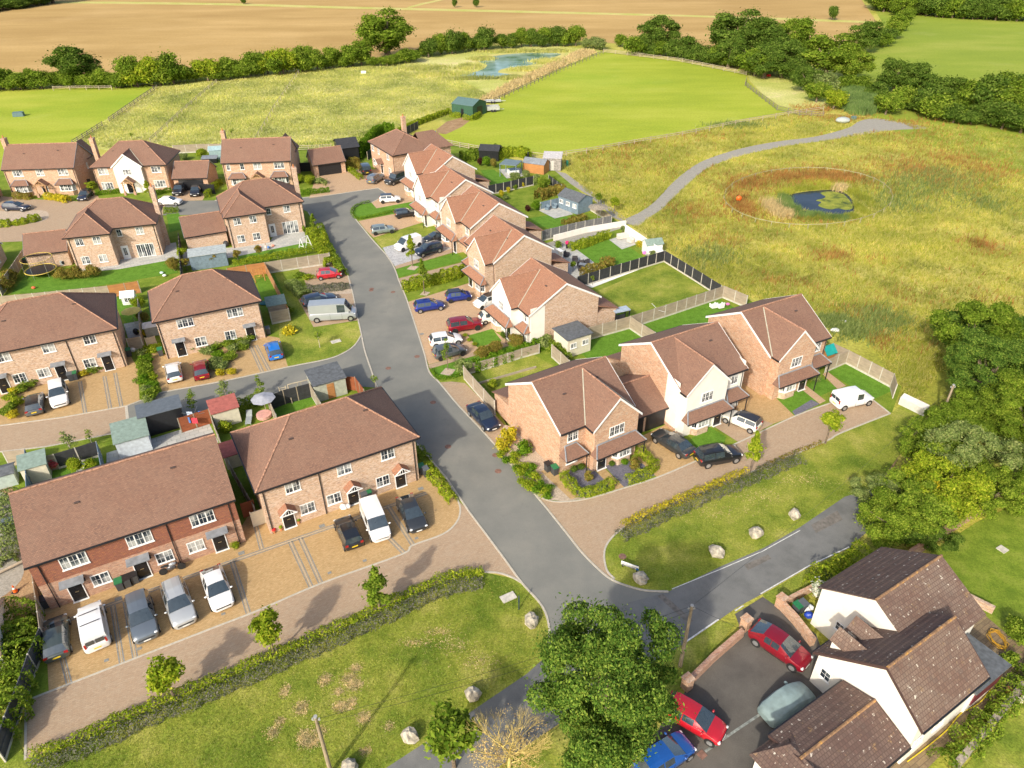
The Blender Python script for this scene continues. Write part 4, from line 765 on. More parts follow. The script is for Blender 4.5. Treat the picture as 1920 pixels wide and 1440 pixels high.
# --- white house, lower right
def old(name, lab, x, y, th, W, D, He, Hr, yr, Hb, rf=TILEB, rb=TILED, wall=RENDERW):
    Hh = house(name, lab, 'house', x, y, th, W, D, He, Hr, 0, 0, yr, Hb, walls=wall, roof=rf, verge=plain('brown_fascia', (.07, .04, .035), .6), ridgem=ORIDGE)
    return Hh
H = old('cottage', 'white-rendered cottage with lichen-covered pantiles and two small dormers', 25.32, 28.93, 31.3, 7.02, 7.6, 4.26, 6.73, -.65, 3.03)
# second range of the same cottage
def rng(par, x, y, W, D, He, Hr, yr, Hb, nm=''):
    c, d, a, b = y-D/2, y+D/2, x-W/2, x+W/2; yr = y+yr; sl = (Hr-He)/(yr-c); sb = (Hr-Hb)/(d-yr)
    prof = [(c+.3, 0), (d-.3, 0), (d-.3, Hb+sb*.3-.12), (yr, Hr-.15), (c+.3, He+sl*.3-.12)]; V = [(a+.14, p, q) for p, q in prof] + [(b-.14, p, q) for p, q in prof]
    MB().add(V, [(4, 3, 2, 1, 0), (5, 6, 7, 8, 9)] + [(i, (i+1) % 5, 5+(i+1) % 5, 5+i) for i in range(5)]).build('wall', RENDERW, par)
    m_ = MB(); m_.slab([(a, c, He), (b, c, He), (b, yr, Hr), (a, yr, Hr)], .1); o = m_.build('roof', TILEB, par)
    m_ = MB(); m_.slab([(b, d, Hb), (a, d, Hb), (a, yr, Hr), (b, yr, Hr)], .1); m_.build('roof', TILED, par)
    m_ = MB(); m_.cyl((a, yr, Hr), (b, yr, Hr), .1, n=6); m_.build('ridge_tiles', ORIDGE, o)
th_ = R_(31.3); dx, dy = 27.38-25.32, 33.67-28.93; lx = dx*math.cos(th_)+dy*math.sin(th_); ly = -dx*math.sin(th_)+dy*math.cos(th_)
rng(H, lx, ly, 7.4, 8.0, 4.4, 6.6, 0, 3.9)
m_ = MB(); m_.slab([(3.51, 3.8, 3.09), (-3.51, 3.8, 3.09), (-3.51, -.65, 6.765), (3.51, -.65, 6.765)], .02); m_.build('roof', TILED, H)
m_ = MB()
for u in (-2.1, -.4):
    z0 = 4.9; m_.slab([(u-.75, 3.4, 4.35), (u, 3.4, 5.15), (u, .9, 5.15), (u-.75, 2.2, 4.35)], .06); m_.slab([(u, 3.4, 5.15), (u+.75, 3.4, 4.35), (u+.75, 2.2, 4.35), (u, .9, 5.15)], .06)
m_.build('dormer_roof', TILEB, H); m_ = MB()
for u in (-2.1, -.4): m_.add([(u-.62, 3.25, 3.3), (u+.62, 3.25, 3.3), (u+.62, 3.25, 4.4), (u, 3.25, 5.05), (u-.62, 3.25, 4.4), (u-.62, 1.6, 3.3), (u+.62, 1.6, 3.3), (u+.62, 1.6, 4.4), (u, 1.6, 5.05), (u-.62, 1.6, 4.4)], [(4, 3, 2, 1, 0), (5, 6, 7, 8, 9), (0, 1, 6, 5), (1, 2, 7, 6), (4, 0, 5, 9)])
m_.build('dormer', RENDERW, H)
add_window(H, -3.37, 2.6, 1.8, .8, .9, 1, 2, R_(-90)); add_window(H, lx-3.58, ly+1.6, 1.9, .7, .8, 1, 2, R_(-90))
for u in (-4.6, -2.4): add_window(H, u+2.2, -3.5, 1.9, 1.1, .9, 2)
MB().b2(3.3, 7.0, -3.6, -.2, 0, 2.5).build('flat_extension', RENDERW, H); MB().b2(3.1, 7.2, -3.8, .0, 2.5, 2.65).build('flat_roof', FELT, H)
MB().b2(3.6, 6.9, -3.68, -3.6, .8, 2.2).build('window_band', plain('maroon_frame', (.12, .02, .03), .5), H)
H = old('outbuilding', 'low outbuilding with mossy brown tiled roof below the white cottage gable', 19.9, 24.35, 31.5, 7.0, 5.0, 2.36, 3.5, .3, 2.8, rf=TILED)
m_ = MB(); m_.slab([(-5.2, -4.2, 2.4), (-5.2, 2.4, 2.4), (-3.3, 1.2, 3.5), (-3.3, -3.2, 3.5)][::-1], .1); m_.slab([(-3.3, 1.2, 3.5), (-5.2, 2.4, 2.4), (-2.0, 2.4, 2.4)][::-1], .1); m_.slab([(-3.3, -3.2, 3.5), (-3.3, 1.2, 3.5), (-1.4, 2.4, 2.6), (-1.4, -4.2, 2.4)][::-1], .1); m_.build('cross_roof', TILED, H)
MB().b2(-4.9, -1.6, -3.9, 2.1, 0, 2.38).build('cross_wall', RENDERW, H)
for k in ('_',): pass
# ------------------------------------------------------------------ vehicles
PAINT = {}
def paint(n, col, met=.0, rough=.28):
    if n not in PAINT: PAINT[n] = plain('paint_' + n, col, rough, met, 1.0, var=.02, vs=1)
    return PAINT[n]
PC = dict(white=(.78, .78, .77), black=(.012, .013, .016), navy=(.012, .02, .045), grey=(.12, .13, .14), darkgrey=(.045, .05, .055), silver=(.42, .45, .47), palesilver=(.52, .54, .54), red=(.42, .01, .02), darkred=(.28, .008, .022), blue=(.01, .08, .32), royal=(.01, .03, .24), teal=(.24, .29, .28), cream=(.72, .70, .62), green=(.05, .065, .06), slate=(.16, .19, .22), azure=(.01, .16, .55))
# L, W, H, belt, roof/greenhouse x fractions from rear: rear base, roof rear, roof front, windscreen base; hood height front, rear deck
CT = dict(
    hatch=(4.1, 1.76, 1.48, .93, (.02, .10, .54, .76), .72, .93, 2.55, .62), mini=(3.85, 1.73, 1.44, .95, (.02, .07, .58, .72), .80, .95, 2.5, .60),
    city=(3.6, 1.65, 1.50, .95, (.02, .12, .56, .78), .78, .95, 2.3, .56), suv=(4.5, 1.88, 1.68, 1.06, (.015, .07, .55, .74), .93, 1.06, 2.7, .70),
    estate=(4.75, 1.82, 1.50, .93, (.015, .09, .53, .72), .74, .93, 2.75, .64), saloon=(4.75, 1.84, 1.44, .92, (.13, .27, .55, .72), .73, .96, 2.8, .64),
    coupe=(4.35, 1.82, 1.50, .98, (.03, .24, .55, .76), .80, .98, 2.6, .68), van=(4.5, 1.85, 1.84, 1.02, (.01, .03, .66, .82), .93, 1.02, 2.85, .66),
    bigvan=(6.1, 2.05, 2.55, 1.30, (.005, .015, .78, .90), 1.10, 1.30, 4.0, .72), offroad=(4.7, 1.95, 1.95, 1.12, (.01, .03, .58, .68), 1.05, 1.12, 2.8, .76))
_cm = {}
def car_meshes(ty):
    if ty in _cm: return _cm[ty]
    L, W, H, belt, (q0, q1, q2, q3), hood, deck, wb, wr = CT[ty]; boxy = ty in ('van', 'bigvan', 'offroad'); van = ty in ('van', 'bigvan')
    X = lambda f: -L/2 + f*L
    B = MB(); st = []
    for f in (0, .012, .04, .12, .3, .5, .7, max(.72, q3), .84, .92, .965, .988, 1):
        wf = np.interp(f, [0, .012, .04, .12, .5, .84, .92, .965, .988, 1], [.80, .90, .955, .99, 1, .985, .95, .88, .80, .66])
        top = np.interp(f, [0, .03, q3, q3+.03, .93, .985, 1], [deck-.14, deck-.01, belt, belt-.01, hood+.03, hood-.08, hood-.20]); bot = np.interp(f, [0, .06, .94, 1], [.36, .20, .20, .30])
        st.append((X(f), W/2*wf, bot, top))
    n = 8
    V = []
    for x, hw, bo, to in st:
        for s_ in (1, -1):
            pr = [(0, bo), (hw*.86, bo), (hw*.985, bo+.14), (hw, bo+(to-bo)*.45), (hw*.985, bo+(to-bo)*.80), (hw*.90, to-.02), (hw*.6, to+.015), (0, to+.03)]
            V += [(x, s_*p, q) for p, q in (pr if s_ == 1 else pr[::-1])]
    m = 2*n; F = []
    for i in range(len(st)-1):
        for j in range(m):
            k = (j+1) % m
            if j in (7, 15): continue
            F.append((i*m+j, (i+1)*m+j, (i+1)*m+k, i*m+k))
    F.append(tuple(range(m))); F.append(tuple(range((len(st)-1)*m, len(st)*m))[::-1]); B.add(V, F)
    # greenhouse
    parts = dict(body=B, glass_f=MB(), glass_r=MB(), gl=MB(), gr=MB())
    fr = [q0, q1, q1+(q2-q1)*.16, q1+(q2-q1)*.52, q1+(q2-q1)*.56, q2-.005, q2, q3]
    if van: fr[2:5] = [q2-.20, q2-.19, q2-.17]
    tb = .80 if not boxy else .90; tr = .70 if not boxy else .84
    pts = []
    for i, f in enumerate(fr):
        k = 0 if i in (0, 7) else 1; arch = 1 - .035*((f-(q1+q2)/2)/((q2-q1)/2))**2 if k else 1
        zr = (H - .05)*arch if k else (belt+.03 if i == 7 else deck+.0); wbm = W/2*(.93 if k else .88); wrm = W/2*tr if k else W/2*(.86)
        zt = zr; zb = belt-.02 if k else zr-.05
        l = [(wbm, zb), (wbm+(wrm-wbm)*.90, zb+(zt-zb)*.90), (wrm, zt), (wrm*.6, zt+(.035 if k else .01)), (0, zt+(.05 if k else .02))]
        pts.append((X(f), l))
    for i in range(7):
        (xa, la), (xb, lb) = pts[i], pts[i+1]
        for s_ in (1, -1):
            for j in range(4):
                q = [(xa, s_*la[j][0], la[j][1]), (xb, s_*lb[j][0], lb[j][1]), (xb, s_*lb[j+1][0], lb[j+1][1]), (xa, s_*la[j+1][0], la[j+1][1])]
                if s_ == 1: q = q[::-1]
                q = q[::-1]
                tgt = 'body'
                if i == 6 and j >= 2: tgt = 'glass_f'
                elif i == 0 and j >= 2 and not van: tgt = 'glass_r'
                elif j == 0 and i in ((1, 2, 4) if ty in ('suv', 'estate', 'offroad', 'mini', 'saloon', 'hatch') else (2, 4) if not van else (4,)): tgt = 'gl' if s_ == 1 else 'gr'
                parts[tgt].add(q, [(0, 1, 2, 3)])
    if van:  # rear windows / door line
        parts['glass_r'].b2(X(0)-.012, X(0)+.02, -W*.33, -.05, belt+.1, H-.35).b2(X(0)-.012, X(0)+.02, .05, W*.33, belt+.1, H-.35)
    Ms = {}
    me = B.mesh('body', PAINT.get('x') or paint('white', PC['white']), 'soft'); Ms['body'] = me
    for k, nm in (('glass_f', 'windscreen'), ('glass_r', 'rear_window'), ('gl', 'side_window'), ('gr', 'side_window')): Ms[k] = parts[k].mesh(nm, CARGLASS, 'soft')
    t = MB(); t.cyl((0, -.11, 0), (0, .11, 0), wr/2, n=18); Ms['tyre'] = t.mesh('wheel', RUBBER)
    t = MB(); t.cyl((0, -.118, 0), (0, -.06, 0), wr/2*.66, n=14); t.cyl((0, -.128, 0), (0, -.118, 0), wr/2*.18, n=8)
    for a in range(5): t.box(math.cos(a*1.2566)*wr*.18, -.122, math.sin(a*1.2566)*wr*.18, .05, .01, .05)
    Ms['rim'] = t.mesh('rim', ALLOY)
    a = MB(); a.cyl((0, -.02, 0), (0, .0, 0), wr/2+.055, n=18); Ms['arch'] = a.mesh('wheel_arch', BLACKP)
    e = MB(); e.ell((0, 0, 0), (.13, .20, .075), 10, 6); Ms['head'] = e.mesh('headlight', LAMP, True)
    e = MB(); e.box(0, 0, 0, .10, .26 if not van else .14, .17 if not van else .4); Ms['tail'] = e.mesh('tail_light', TAILR)
    e = MB(); e.ell((0, 0, 0), (.08, .12, .075), 8, 6); Ms['mirror'] = e.mesh('door_mirror', None, True)
    e = MB(); xd = [-L/2+L*k for k in ((.34, .52, .70) if ty not in ('van', 'bigvan', 'mini', 'city') else (.45, .70))]
    for x_ in xd: e.b2(x_-.009, x_+.009, -.004, .004, .34, belt-.10)
    e.b2(xd[0], xd[-1], -.006, .006, .30, .345); Ms['seam'] = e.mesh('door_seams', BLACKP)  # thin dark bars added to stand for the seams between car doors
    e = MB(); e.box(0, 0, 0, .02, .5, .11); Ms['plate'] = e.mesh('number_plate', PLATEY)
    e = MB(); e.box(0, 0, 0, .06, W*.62, .13); Ms['grille'] = e.mesh('grille', BLACKP)
    e = MB(); e.box(0, 0, 0, L*.45, .03, .03); Ms['rail'] = e.mesh('roof_rail', BLACKP)
    e = MB(); e.box(0, 0, 0, .05, W*.72, .04); Ms['bar'] = e.mesh('roof_bar', BLACKP)
    Ms['len'] = L; _cm[ty] = Ms; return Ms
def car(label, ty, col, rear, front, group=None, roofc=None, rims=ALLOY, rails=False, bars=False, z=.5, cat='car', bumper=None):
    Ms = car_meshes(ty); L, W, H, belt, q, hood, deck, wb, wr = CT[ty]
    a = Vector(G(*rear, z)); b = Vector(G(*front, z)); c = (a+b)/2; d = b-a; rz = math.atan2(d.y, d.x)
    met = .35 if col in ('silver', 'grey', 'slate', 'palesilver', 'teal', 'darkgrey', 'darkred', 'royal') else 0
    P = paint(col, PC[col], met)
    r = empty('parked_car' if 'van' not in ty else 'parked_van', (c.x, c.y, .07), rz, label, cat, group)
    inst('body', Ms['body'], r, mat=P)
    for k, nm in (('glass_f', 'windscreen'), ('glass_r', 'rear_window'), ('gl', 'side_window'), ('gr', 'side_window')): inst(nm, Ms[k], r)
    for sx in (1, -1):
        x = sx*wb/2 + (.06*L if sx > 0 else .0) - .03*L + (.02 if ty != 'bigvan' else .1)
        for sy in (1, -1):
            ar = inst('wheel_arch', Ms['arch'], r, (x, -sy*(W/2-.012), wr/2+.01), 0 if sy > 0 else math.pi)
            t = inst('wheel', Ms['tyre'], r, (x, -sy*(W/2-.095), wr/2), 0 if sy > 0 else math.pi); inst('rim', Ms['rim'], t, mat=rims)
    for sy in (1, -1):
        inst('door_seams', Ms['seam'], r, (0, sy*(W/2+.001), 0))
        inst('headlight', Ms['head'], r, (L/2*.93, sy*W*.35, hood-.13), sy*-.5); inst('tail_light', Ms['tail'], r, (-L/2*.975, sy*W*.375, belt-.10 if ty not in ('van', 'bigvan') else belt+.05))
        inst('door_mirror', Ms['mirror'], r, (-L/2+q[3]*L-.22, sy*(W/2+.06), belt+.06), mat=P if ty != 'bigvan' else BLACKP)
        if rails: inst('roof_rail', Ms['rail'], r, (-L/2+(q[1]+q[2])/2*L, sy*W*.33, H+.01))
    inst('number_plate', Ms['plate'], r, (-L/2-.005, 0, .62), mat=PLATEY); inst('number_plate', Ms['plate'], r, (L/2+.005, 0, .42), mat=PLATEW); inst('grille', Ms['grille'], r, (L/2-.03, 0, .56))
    if bars:
        for f in (.35, .62): inst('roof_bar', Ms['bar'], r, (-L/2+f*L*.9, 0, H+.05))
    if roofc:
        k = ('roof', ty)
        if k not in _cm:
            m_ = MB(); x0, x1 = -L/2+q[1]*L, -L/2+q[2]*L; w_ = W*.345; m_.prism([(x0, -w_), (x1, -w_*.95), (x1, w_*.95), (x0, w_)], H-.03, H+.022); _cm[k] = m_.mesh('roof_panel', BLACKP)
        inst('roof_panel', _cm[k], r, mat=roofc)
    return r
BLK = paint('black', PC['black'])
V = [
 ('dark green-grey hatchback parked at the far left bay below the tile-hung terrace', 'hatch', 'green', (108, 1236), (105, 1160)),
 ('white van with roof bars in the second bay below the tile-hung terrace', 'van', 'white', (184, 1212), (171, 1143), dict(bars=True)),
 ('grey-silver compact SUV between the white roof-bar van and the large silver car', 'suv', 'slate', (259, 1124), (276, 1198)),
 ('large silver car with black roof rails beside the motorcycle', 'suv', 'palesilver', (322, 1092), (352, 1180), dict(rails=True)),
 ('white coupe-shaped car nose out beside the empty bays', 'coupe', 'white', (396, 1070), (421, 1142), dict(rims=ALLOYD)),
 ('black mini with its boot facing the paved lane, left of the white van', 'mini', 'black', (667, 1029), (641, 972)),
 ('white small van between the black mini and the dark grey coupe', 'van', 'white', (690, 946), (719, 1016)),
 ('dark grey coupe in the last bay below the gabled white porches', 'coupe', 'darkgrey', (758, 935), (787, 996)),
 ('grey hatchback with black roof in the planted bay at the left edge', 'hatch', 'grey', (65, 776), (67, 741), dict(roofc=BLK)),
 ('white SUV nose out in front of the left-edge terrace', 'suv', 'white', (107, 720), (114, 765)),
 ('white hatchback beside the red hatchback below the semi-detached pair', 'hatch', 'white', (329, 714), (323, 683)),
 ('dark red hatchback beside the white hatchback below the semi-detached pair', 'hatch', 'darkred', (380, 711), (374, 677)),
 ('bright blue hatchback beside the corner lawn', 'hatch', 'azure', (520, 675), (508, 641)),
 ('small bright red city car alone on the pink paved bay', 'city', 'red', (597, 517), (638, 513)),
 ('navy estate car partly hidden behind the long silver van', 'estate', 'navy', (574, 569), (622, 557)),
 ('long high-roofed silver van beside the corner lawn', 'bigvan', 'silver', (583, 594), (668, 589), dict(cat='van')),
 ('dark blue estate car on the block court at the left edge', 'estate', 'navy', (3, 388), (60, 390)),
 ('dark blue hatchback between the first two houses of the back row', 'hatch', 'navy', (165, 362), (154, 373)),
 ('black SUV before the double garage of the white-gabled house', 'suv', 'black', (342, 350), (331, 366)),
 ('small black coupe right of the black SUV before the double garage', 'coupe', 'black', (370, 352), (365, 367)),
 ('white sports hatchback on the road end below two black cars', 'coupe', 'white', (300, 379), (337, 379)),
 ('black off-road car with spare wheel at the top of the roadside row', 'offroad', 'black', (689, 326), (680, 313)),
 ('grey-blue SUV between the two off-road cars at the top of the road', 'suv', 'slate', (696, 341), (713, 331)),
 ('dark grey off-road car with roof rails beside the top house', 'offroad', 'darkgrey', (755, 333), (727, 344), dict(rails=True)),
 ('white mini with black roof at the head of the road', 'mini', 'white', (714, 375), (749, 373), dict(roofc=BLK, rims=ALLOYD)),
 ('black mini on the drive below the round lawn', 'mini', 'black', (745, 403), (775, 399), dict(rims=ALLOYD)),
 ('grey-green mini at the mouth of its drive', 'mini', 'teal', (698, 434), (737, 429), dict(rims=ALLOYD)),
 ('white van on the grey stone setts', 'van', 'white', (788, 452), (742, 467), dict(rims=ALLOYD)),
 ('navy SUV on the grey stone setts beside the white van', 'suv', 'navy', (822, 465), (785, 475)),
 ('black hatchback tucked behind the white van on the grey setts', 'hatch', 'black', (832, 443), (804, 449)),
 ('royal blue hatchback nearest the road on the tan drive', 'hatch', 'royal', (781, 578), (828, 571)),
 ('blue and black city car behind the royal blue hatchback', 'city', 'royal', (840, 559), (879, 554), dict(roofc=BLK, rims=ALLOYD)),
 ('small black and white city car against the white-fronted house', 'city', 'white', (925, 562), (899, 571), dict(roofc=BLK, rims=ALLOYD)),
 ('pale small city car half hidden by the white-fronted house', 'city', 'cream', (907, 598), (940, 592)),
 ('bright red SUV in the middle of the tan drive', 'suv', 'darkred', (845, 615), (897, 607), dict(rims=ALLOYD)),
 ('white hatchback between the red SUV and the grey hatchback', 'hatch', 'white', (809, 642), (862, 634)),
 ('grey hatchback lowest on the tan drive beside the little tree', 'hatch', 'grey', (817, 666), (868, 654), dict(rims=ALLOYD)),
 ('black saloon in the bay beside the brick corner house', 'saloon', 'navy', (887, 762), (927, 804)),
 ('dark grey coupe saloon on the drive between corner house and white-rendered house', 'saloon', 'darkgrey', (1291, 851), (1234, 814)),
 ('black SUV on the paved lane below the dark grey saloon', 'suv', 'black', (1310, 863), (1381, 850), dict(rails=True)),
 ('cream mini with dark roof beside the white-rendered house', 'mini', 'cream', (1415, 800), (1367, 780), dict(roofc=BLK)),
 ('white van with roof bars at the end of the paved lane', 'van', 'white', (1567, 757), (1625, 745), dict(bars=False)),
 ('glossy dark red saloon hatch beside the cottage bin store', 'coupe', 'darkred', (1422, 1186), (1503, 1241)),
 ('bright red hatchback in the yard partly under the big tree', 'hatch', 'red', (1262, 1326), (1344, 1374)),
 ('blue car under the big tree cut off by the bottom edge', 'hatch', 'blue', (1212, 1442), (1278, 1398)),
]
for v in V: 
    kw = dict(v[5]) if len(v) > 5 else {}
    if v[1] == 'van': kw['cat'] = 'van'
    car(*v[:5], **kw)
# covered car
x, y = G(1476, 1318, .6); a = Vector(G(1440, 1338, .6)); b = Vector(G(1512, 1296, .6)); d = b-a
rng_ = random.Random(4); cc = MB(); L = 4.0; sec = []
for f, w_, h in ((0, .55, .55), (.03, .75, .75), (.12, .87, .92), (.25, .90, 1.12), (.38, .90, 1.42), (.62, .90, 1.48), (.8, .88, 1.2), (.93, .84, .95), (.985, .72, .75), (1, .55, .5)):
    X = -L/2+f*L; sec.append([(X, w_*(1.02+rng_.uniform(-.02, .02)), .12), (X, w_, h*.45), (X, w_*.93, h*.75), (X, w_*.78, h*.93), (X, w_*.4, h+.01), (X, 0, h+.03)])
V2 = []; 
for s_ in sec: V2 += [(p[0], p[1], p[2]) for p in s_] + [(p[0], -p[1], p[2]) for p in s_[-2::-1]]
n = 11; F = [(i*n+j, (i+1)*n+j, (i+1)*n+j+1, i*n+j+1) for i in range(len(sec)-1) for j in range(n-1)] + [tuple(range(n))[::-1], tuple(range((len(sec)-1)*n, len(sec)*n))]
cc.add(V2, F); cc.ell((.75, .98, .95), (.12, .16, .12), 8, 6); cc.ell((.75, -.98, .95), (.12, .16, .12), 8, 6)
o = cc.build('covered_car', plain('grey_green_cover', (.20, .27, .27), .6, var=.12, vs=1.5), None, (x, y, .07), math.atan2(d.y, d.x), smooth=True); tag(o, 'car wrapped in a grey-green fabric cover in the cottage yard', 'covered car')
# motorcycle
x, y = G(324, 1068, .3); r = empty('motorcycle', (x, y, .07), R_(25), 'black and grey motorcycle leaning against the terrace wall', 'motorcycle')
for s_ in (-.7, .7):
    t = MB(); t.cyl((s_, -.06, .32), (s_, .06, .32), .32, n=16).cyl((s_, -.07, .32), (s_, .07, .32), .12, n=8); t.build('wheel', RUBBER, r)
MB().ell((-.05, 0, .5), (.38, .16, .24)).build('engine', plain('engine_metal', (.15, .15, .16), .4, .6), r); MB().ell((.12, 0, .85), (.32, .15, .15)).build('fuel_tank', paint('silver', PC['silver']), r, smooth=True)
MB().ell((-.42, 0, .84), (.40, .14, .08)).build('seat', RUBBER, r, smooth=True); MB().cyl((.7, 0, .32), (.42, 0, 1.0), .04).cyl((.42, -.36, 1.02), (.42, .36, 1.02), .02).cyl((-.7, 0, .32), (-.1, 0, .5), .04).build('frame', BLACKP, r)
# ------------------------------------------------------------------ vegetation
def quads(name, P, Nn, size, mat, rs, aspect=1.5):
    """one quad leaf cluster at each point P facing Nn"""
    n = len(P); r = rs.normal(size=(n, 3)); u = np.cross(Nn, r); u /= np.linalg.norm(u, axis=1)[:, None] + 1e-9; v = np.cross(Nn, u)
    s_ = size * rs.uniform(.6, 1.3, n)[:, None]; u = u * s_; v = v * s_ * aspect
    V = np.stack([P - u*.35, P - v*.5 + u*.1, P + u*.45, P + v*.5], 1).reshape(-1, 3)
    me = bpy.data.meshes.new(name); me.vertices.add(4*n); me.vertices.foreach_set('co', V.astype(np.float32).ravel())
    me.loops.add(4*n); me.loops.foreach_set('vertex_index', np.arange(4*n, dtype=np.int32)); me.polygons.add(n)
    me.polygons.foreach_set('loop_start', np.arange(0, 4*n, 4, dtype=np.int32)); me.polygons.foreach_set('loop_total', np.full(n, 4, dtype=np.int32))
    me.update(calc_edges=True); me.materials.append(mat); return me
def unit(a): return a / (np.linalg.norm(a, axis=1)[:, None] + 1e-9)
def lobepts(rs, n, lobes):
    """points over lobe surfaces; lobes = [(cx,cy,cz,rx,ry,rz)]"""
    L = np.array(lobes); wgt = L[:, 3]*L[:, 4]; k = rs.choice(len(L), n, p=wgt/wgt.sum()); d = unit(rs.normal(size=(n, 3)))
    d[:, 2] = np.where(rs.uniform(size=n) < .35, d[:, 2], np.abs(d[:, 2])); rr = (1-np.abs(rs.normal(0, .22, n))+np.where(rs.uniform(size=n) < .16, np.abs(rs.normal(0, .38, n)), 0))[:, None]
    P = L[k, :3] + d * L[k, 3:] * rr; Nn = unit(d + rs.normal(size=(n, 3))*.75 + np.array([0, 0, .3])); return P, Nn
def crown(name, seed, R, Hc, z0, nl, n, size, spread=.62, lr=(.28, .42), shape='round', mat=None, irr=.10):
    rs = np.random.RandomState(seed); lobes = []
    for i in range(nl):
        d = unit(rs.normal(size=(1, 3)))[0]; t = rs.uniform(.25, 1)**.5
        if shape == 'cone': zz = rs.uniform(0, 1); a = rs.uniform(0, 2*np.pi); rad = R*(1-zz*.85)*rs.uniform(.1, .75); c = (math.cos(a)*rad, math.sin(a)*rad, z0+zz*Hc*.9); k = R*rs.uniform(*lr)*(1-.45*zz)
        else: c = (d[0]*R*spread*t, d[1]*R*spread*t, z0+Hc/2+d[2]*Hc/2*spread*t*1.1); k = R*rs.uniform(*lr)
        az = math.atan2(c[1], c[0]); ir = 1+irr*(math.sin(az*2+seed)+.7*math.sin(az*3.3+seed*2.1)+.6*math.sin(c[2]*6.28/Hc*1.4+seed)); c = (c[0]*ir, c[1]*ir, c[2])
        lobes.append((c[0], c[1], c[2], k, k, k*.78))
    P, Nn = lobepts(rs, n, lobes); P[:, 2] = np.maximum(P[:, 2], z0*.5+.02); me = quads(name, P, Nn, size, mat or LF['mid'], rs); return me, lobes
def trunkmesh(seed, Ht, r, lobes, nlimb=7, mat=BARK, name='trunk'):
    rs = random.Random(seed); m = MB(); top = Ht; pts = [(0, 0, -.1), (r*.3, 0, Ht*.35), (-r*.2, r*.3, Ht*.7), (0, 0, Ht)]; m.tube(pts, [r*1.25, r, r*.75, r*.45], 7)
    for l in rs.sample(list(lobes), min(nlimb, len(lobes))): m.tube([(0, 0, Ht*rs.uniform(.35, .8)), (l[0]*.5, l[1]*.5, (l[2]+Ht*.6)/2), (l[0]*.95, l[1]*.95, l[2])], [r*.5, r*.3, r*.1], 5)
    return m.mesh(name, mat, True)
PR = {}
def proto(k, seed, R, Hc, z0, nl, n, size, tr=.25, **kw):
    me, lb = crown('crown', seed, R, Hc, z0, nl, n, size, **kw); PR[k] = (me, trunkmesh(seed, z0+Hc*.55, tr, lb))
proto('oak1', 1, 4.6, 8.2, 1.2, 44, 17000, .26, .42, spread=.74, lr=(.16, .32)); proto('oak2', 2, 4.6, 8.6, .8, 46, 17000, .26, .4, spread=.74, lr=(.16, .32), irr=.14); proto('oak3', 3, 4.8, 7.0, .8, 38, 15000, .26, .4, spread=.8, lr=(.16, .32), irr=.16)
proto('bush1', 4, 2.6, 3.6, .2, 26, 6000, .22, .15, spread=.6, lr=(.3, .45)); proto('bush2', 5, 2.6, 3.2, .1, 22, 5500, .22, .15, spread=.65, lr=(.28, .5)); proto('bush3', 6, 2.8, 4.4, .3, 30, 6500, .22, .15)
proto('near1', 7, 4.4, 8.4, 1.6, 95, 100000, .112, .32, spread=.88, lr=(.10, .24), irr=.14); proto('near2', 8, 3.6, 5.6, 1.0, 46, 30000, .15, .22, spread=.88, lr=(.12, .27), irr=.15); proto('near3', 18, 3.8, 5.2, .8, 44, 30000, .15, .22, spread=.92, lr=(.12, .27), irr=.18)
proto('young1', 9, 1.25, 3.0, 1.2, 22, 2600, .15, .07, shape='cone', lr=(.25, .4)); proto('young2', 10, 1.2, 2.7, 1.3, 20, 2300, .15, .07, lr=(.25, .4), spread=.6)
proto('thin1', 11, .95, 3.0, 1.2, 16, 480, .13, .045, shape='cone', lr=(.3, .5)); proto('sapling', 12, .6, 1.6, .7, 9, 160, .12, .035, lr=(.3, .5))
proto('ball', 13, .5, .9, .0, 14, 1400, .075, .04, spread=.35, lr=(.6, .7)); proto('shrub1', 14, .75, 1.1, .0, 16, 1100, .12, .05, spread=.6, lr=(.35, .5)); proto('shrub2', 15, .8, .95, .0, 18, 1100, .12, .05, spread=.7, lr=(.3, .45)); proto('low', 16, .6, .45, .0, 12, 420, .11, .03, spread=.7, lr=(.35, .5))
for k in PR:
    PR[k] = PR[k]
def plant(name, k, px, R, H, label, leaf, cat=None, group=None, z0=0, rot=None, world=False, trunk=True, bark=None, zz=.06):
    me, tm = PR[k]; x, y = px if world else G(*px); base = dict(oak1=(4.6, 9.8), oak2=(4.6, 9.8), oak3=(4.8, 8), bush1=(2.6, 3.8), bush2=(2.6, 3.3), bush3=(2.8, 4.7), near1=(4.4, 10), near2=(3.6, 6.6), near3=(3.8, 6.0), young1=(1.25, 4.2), young2=(1.2, 4.0), thin1=(.95, 4.2), sapling=(.6, 2.3), ball=(.5, .9), shrub1=(.75, 1.1), shrub2=(.8, .95), low=(.6, .45))[k]
    r = empty(name, (x, y, zz), (hash((round(px[0]), round(px[1]))) % 628)/100 if rot is None else rot, label, cat or name.replace('_', ' '), group)
    sc = (R/base[0], R/base[0], H/base[1]); inst('crown' if trunk else 'foliage', me, r, scale=sc, mat=LF[leaf])
    if trunk: inst('trunk', tm, r, scale=sc, mat=bark or BARK)
    return r
# big foreground trees
plant('tree', 'near1', G(1122, 1420), 4.7, 13.4, 'large bushy green tree filling the bottom centre beside the junction', 'deep', world=True, rot=.4)
plant('tree', 'young2', G(852, 1440), 2.1, 5.8, 'small green tree left of the bare yellow tree by the lane', 'mid', world=True, rot=2)
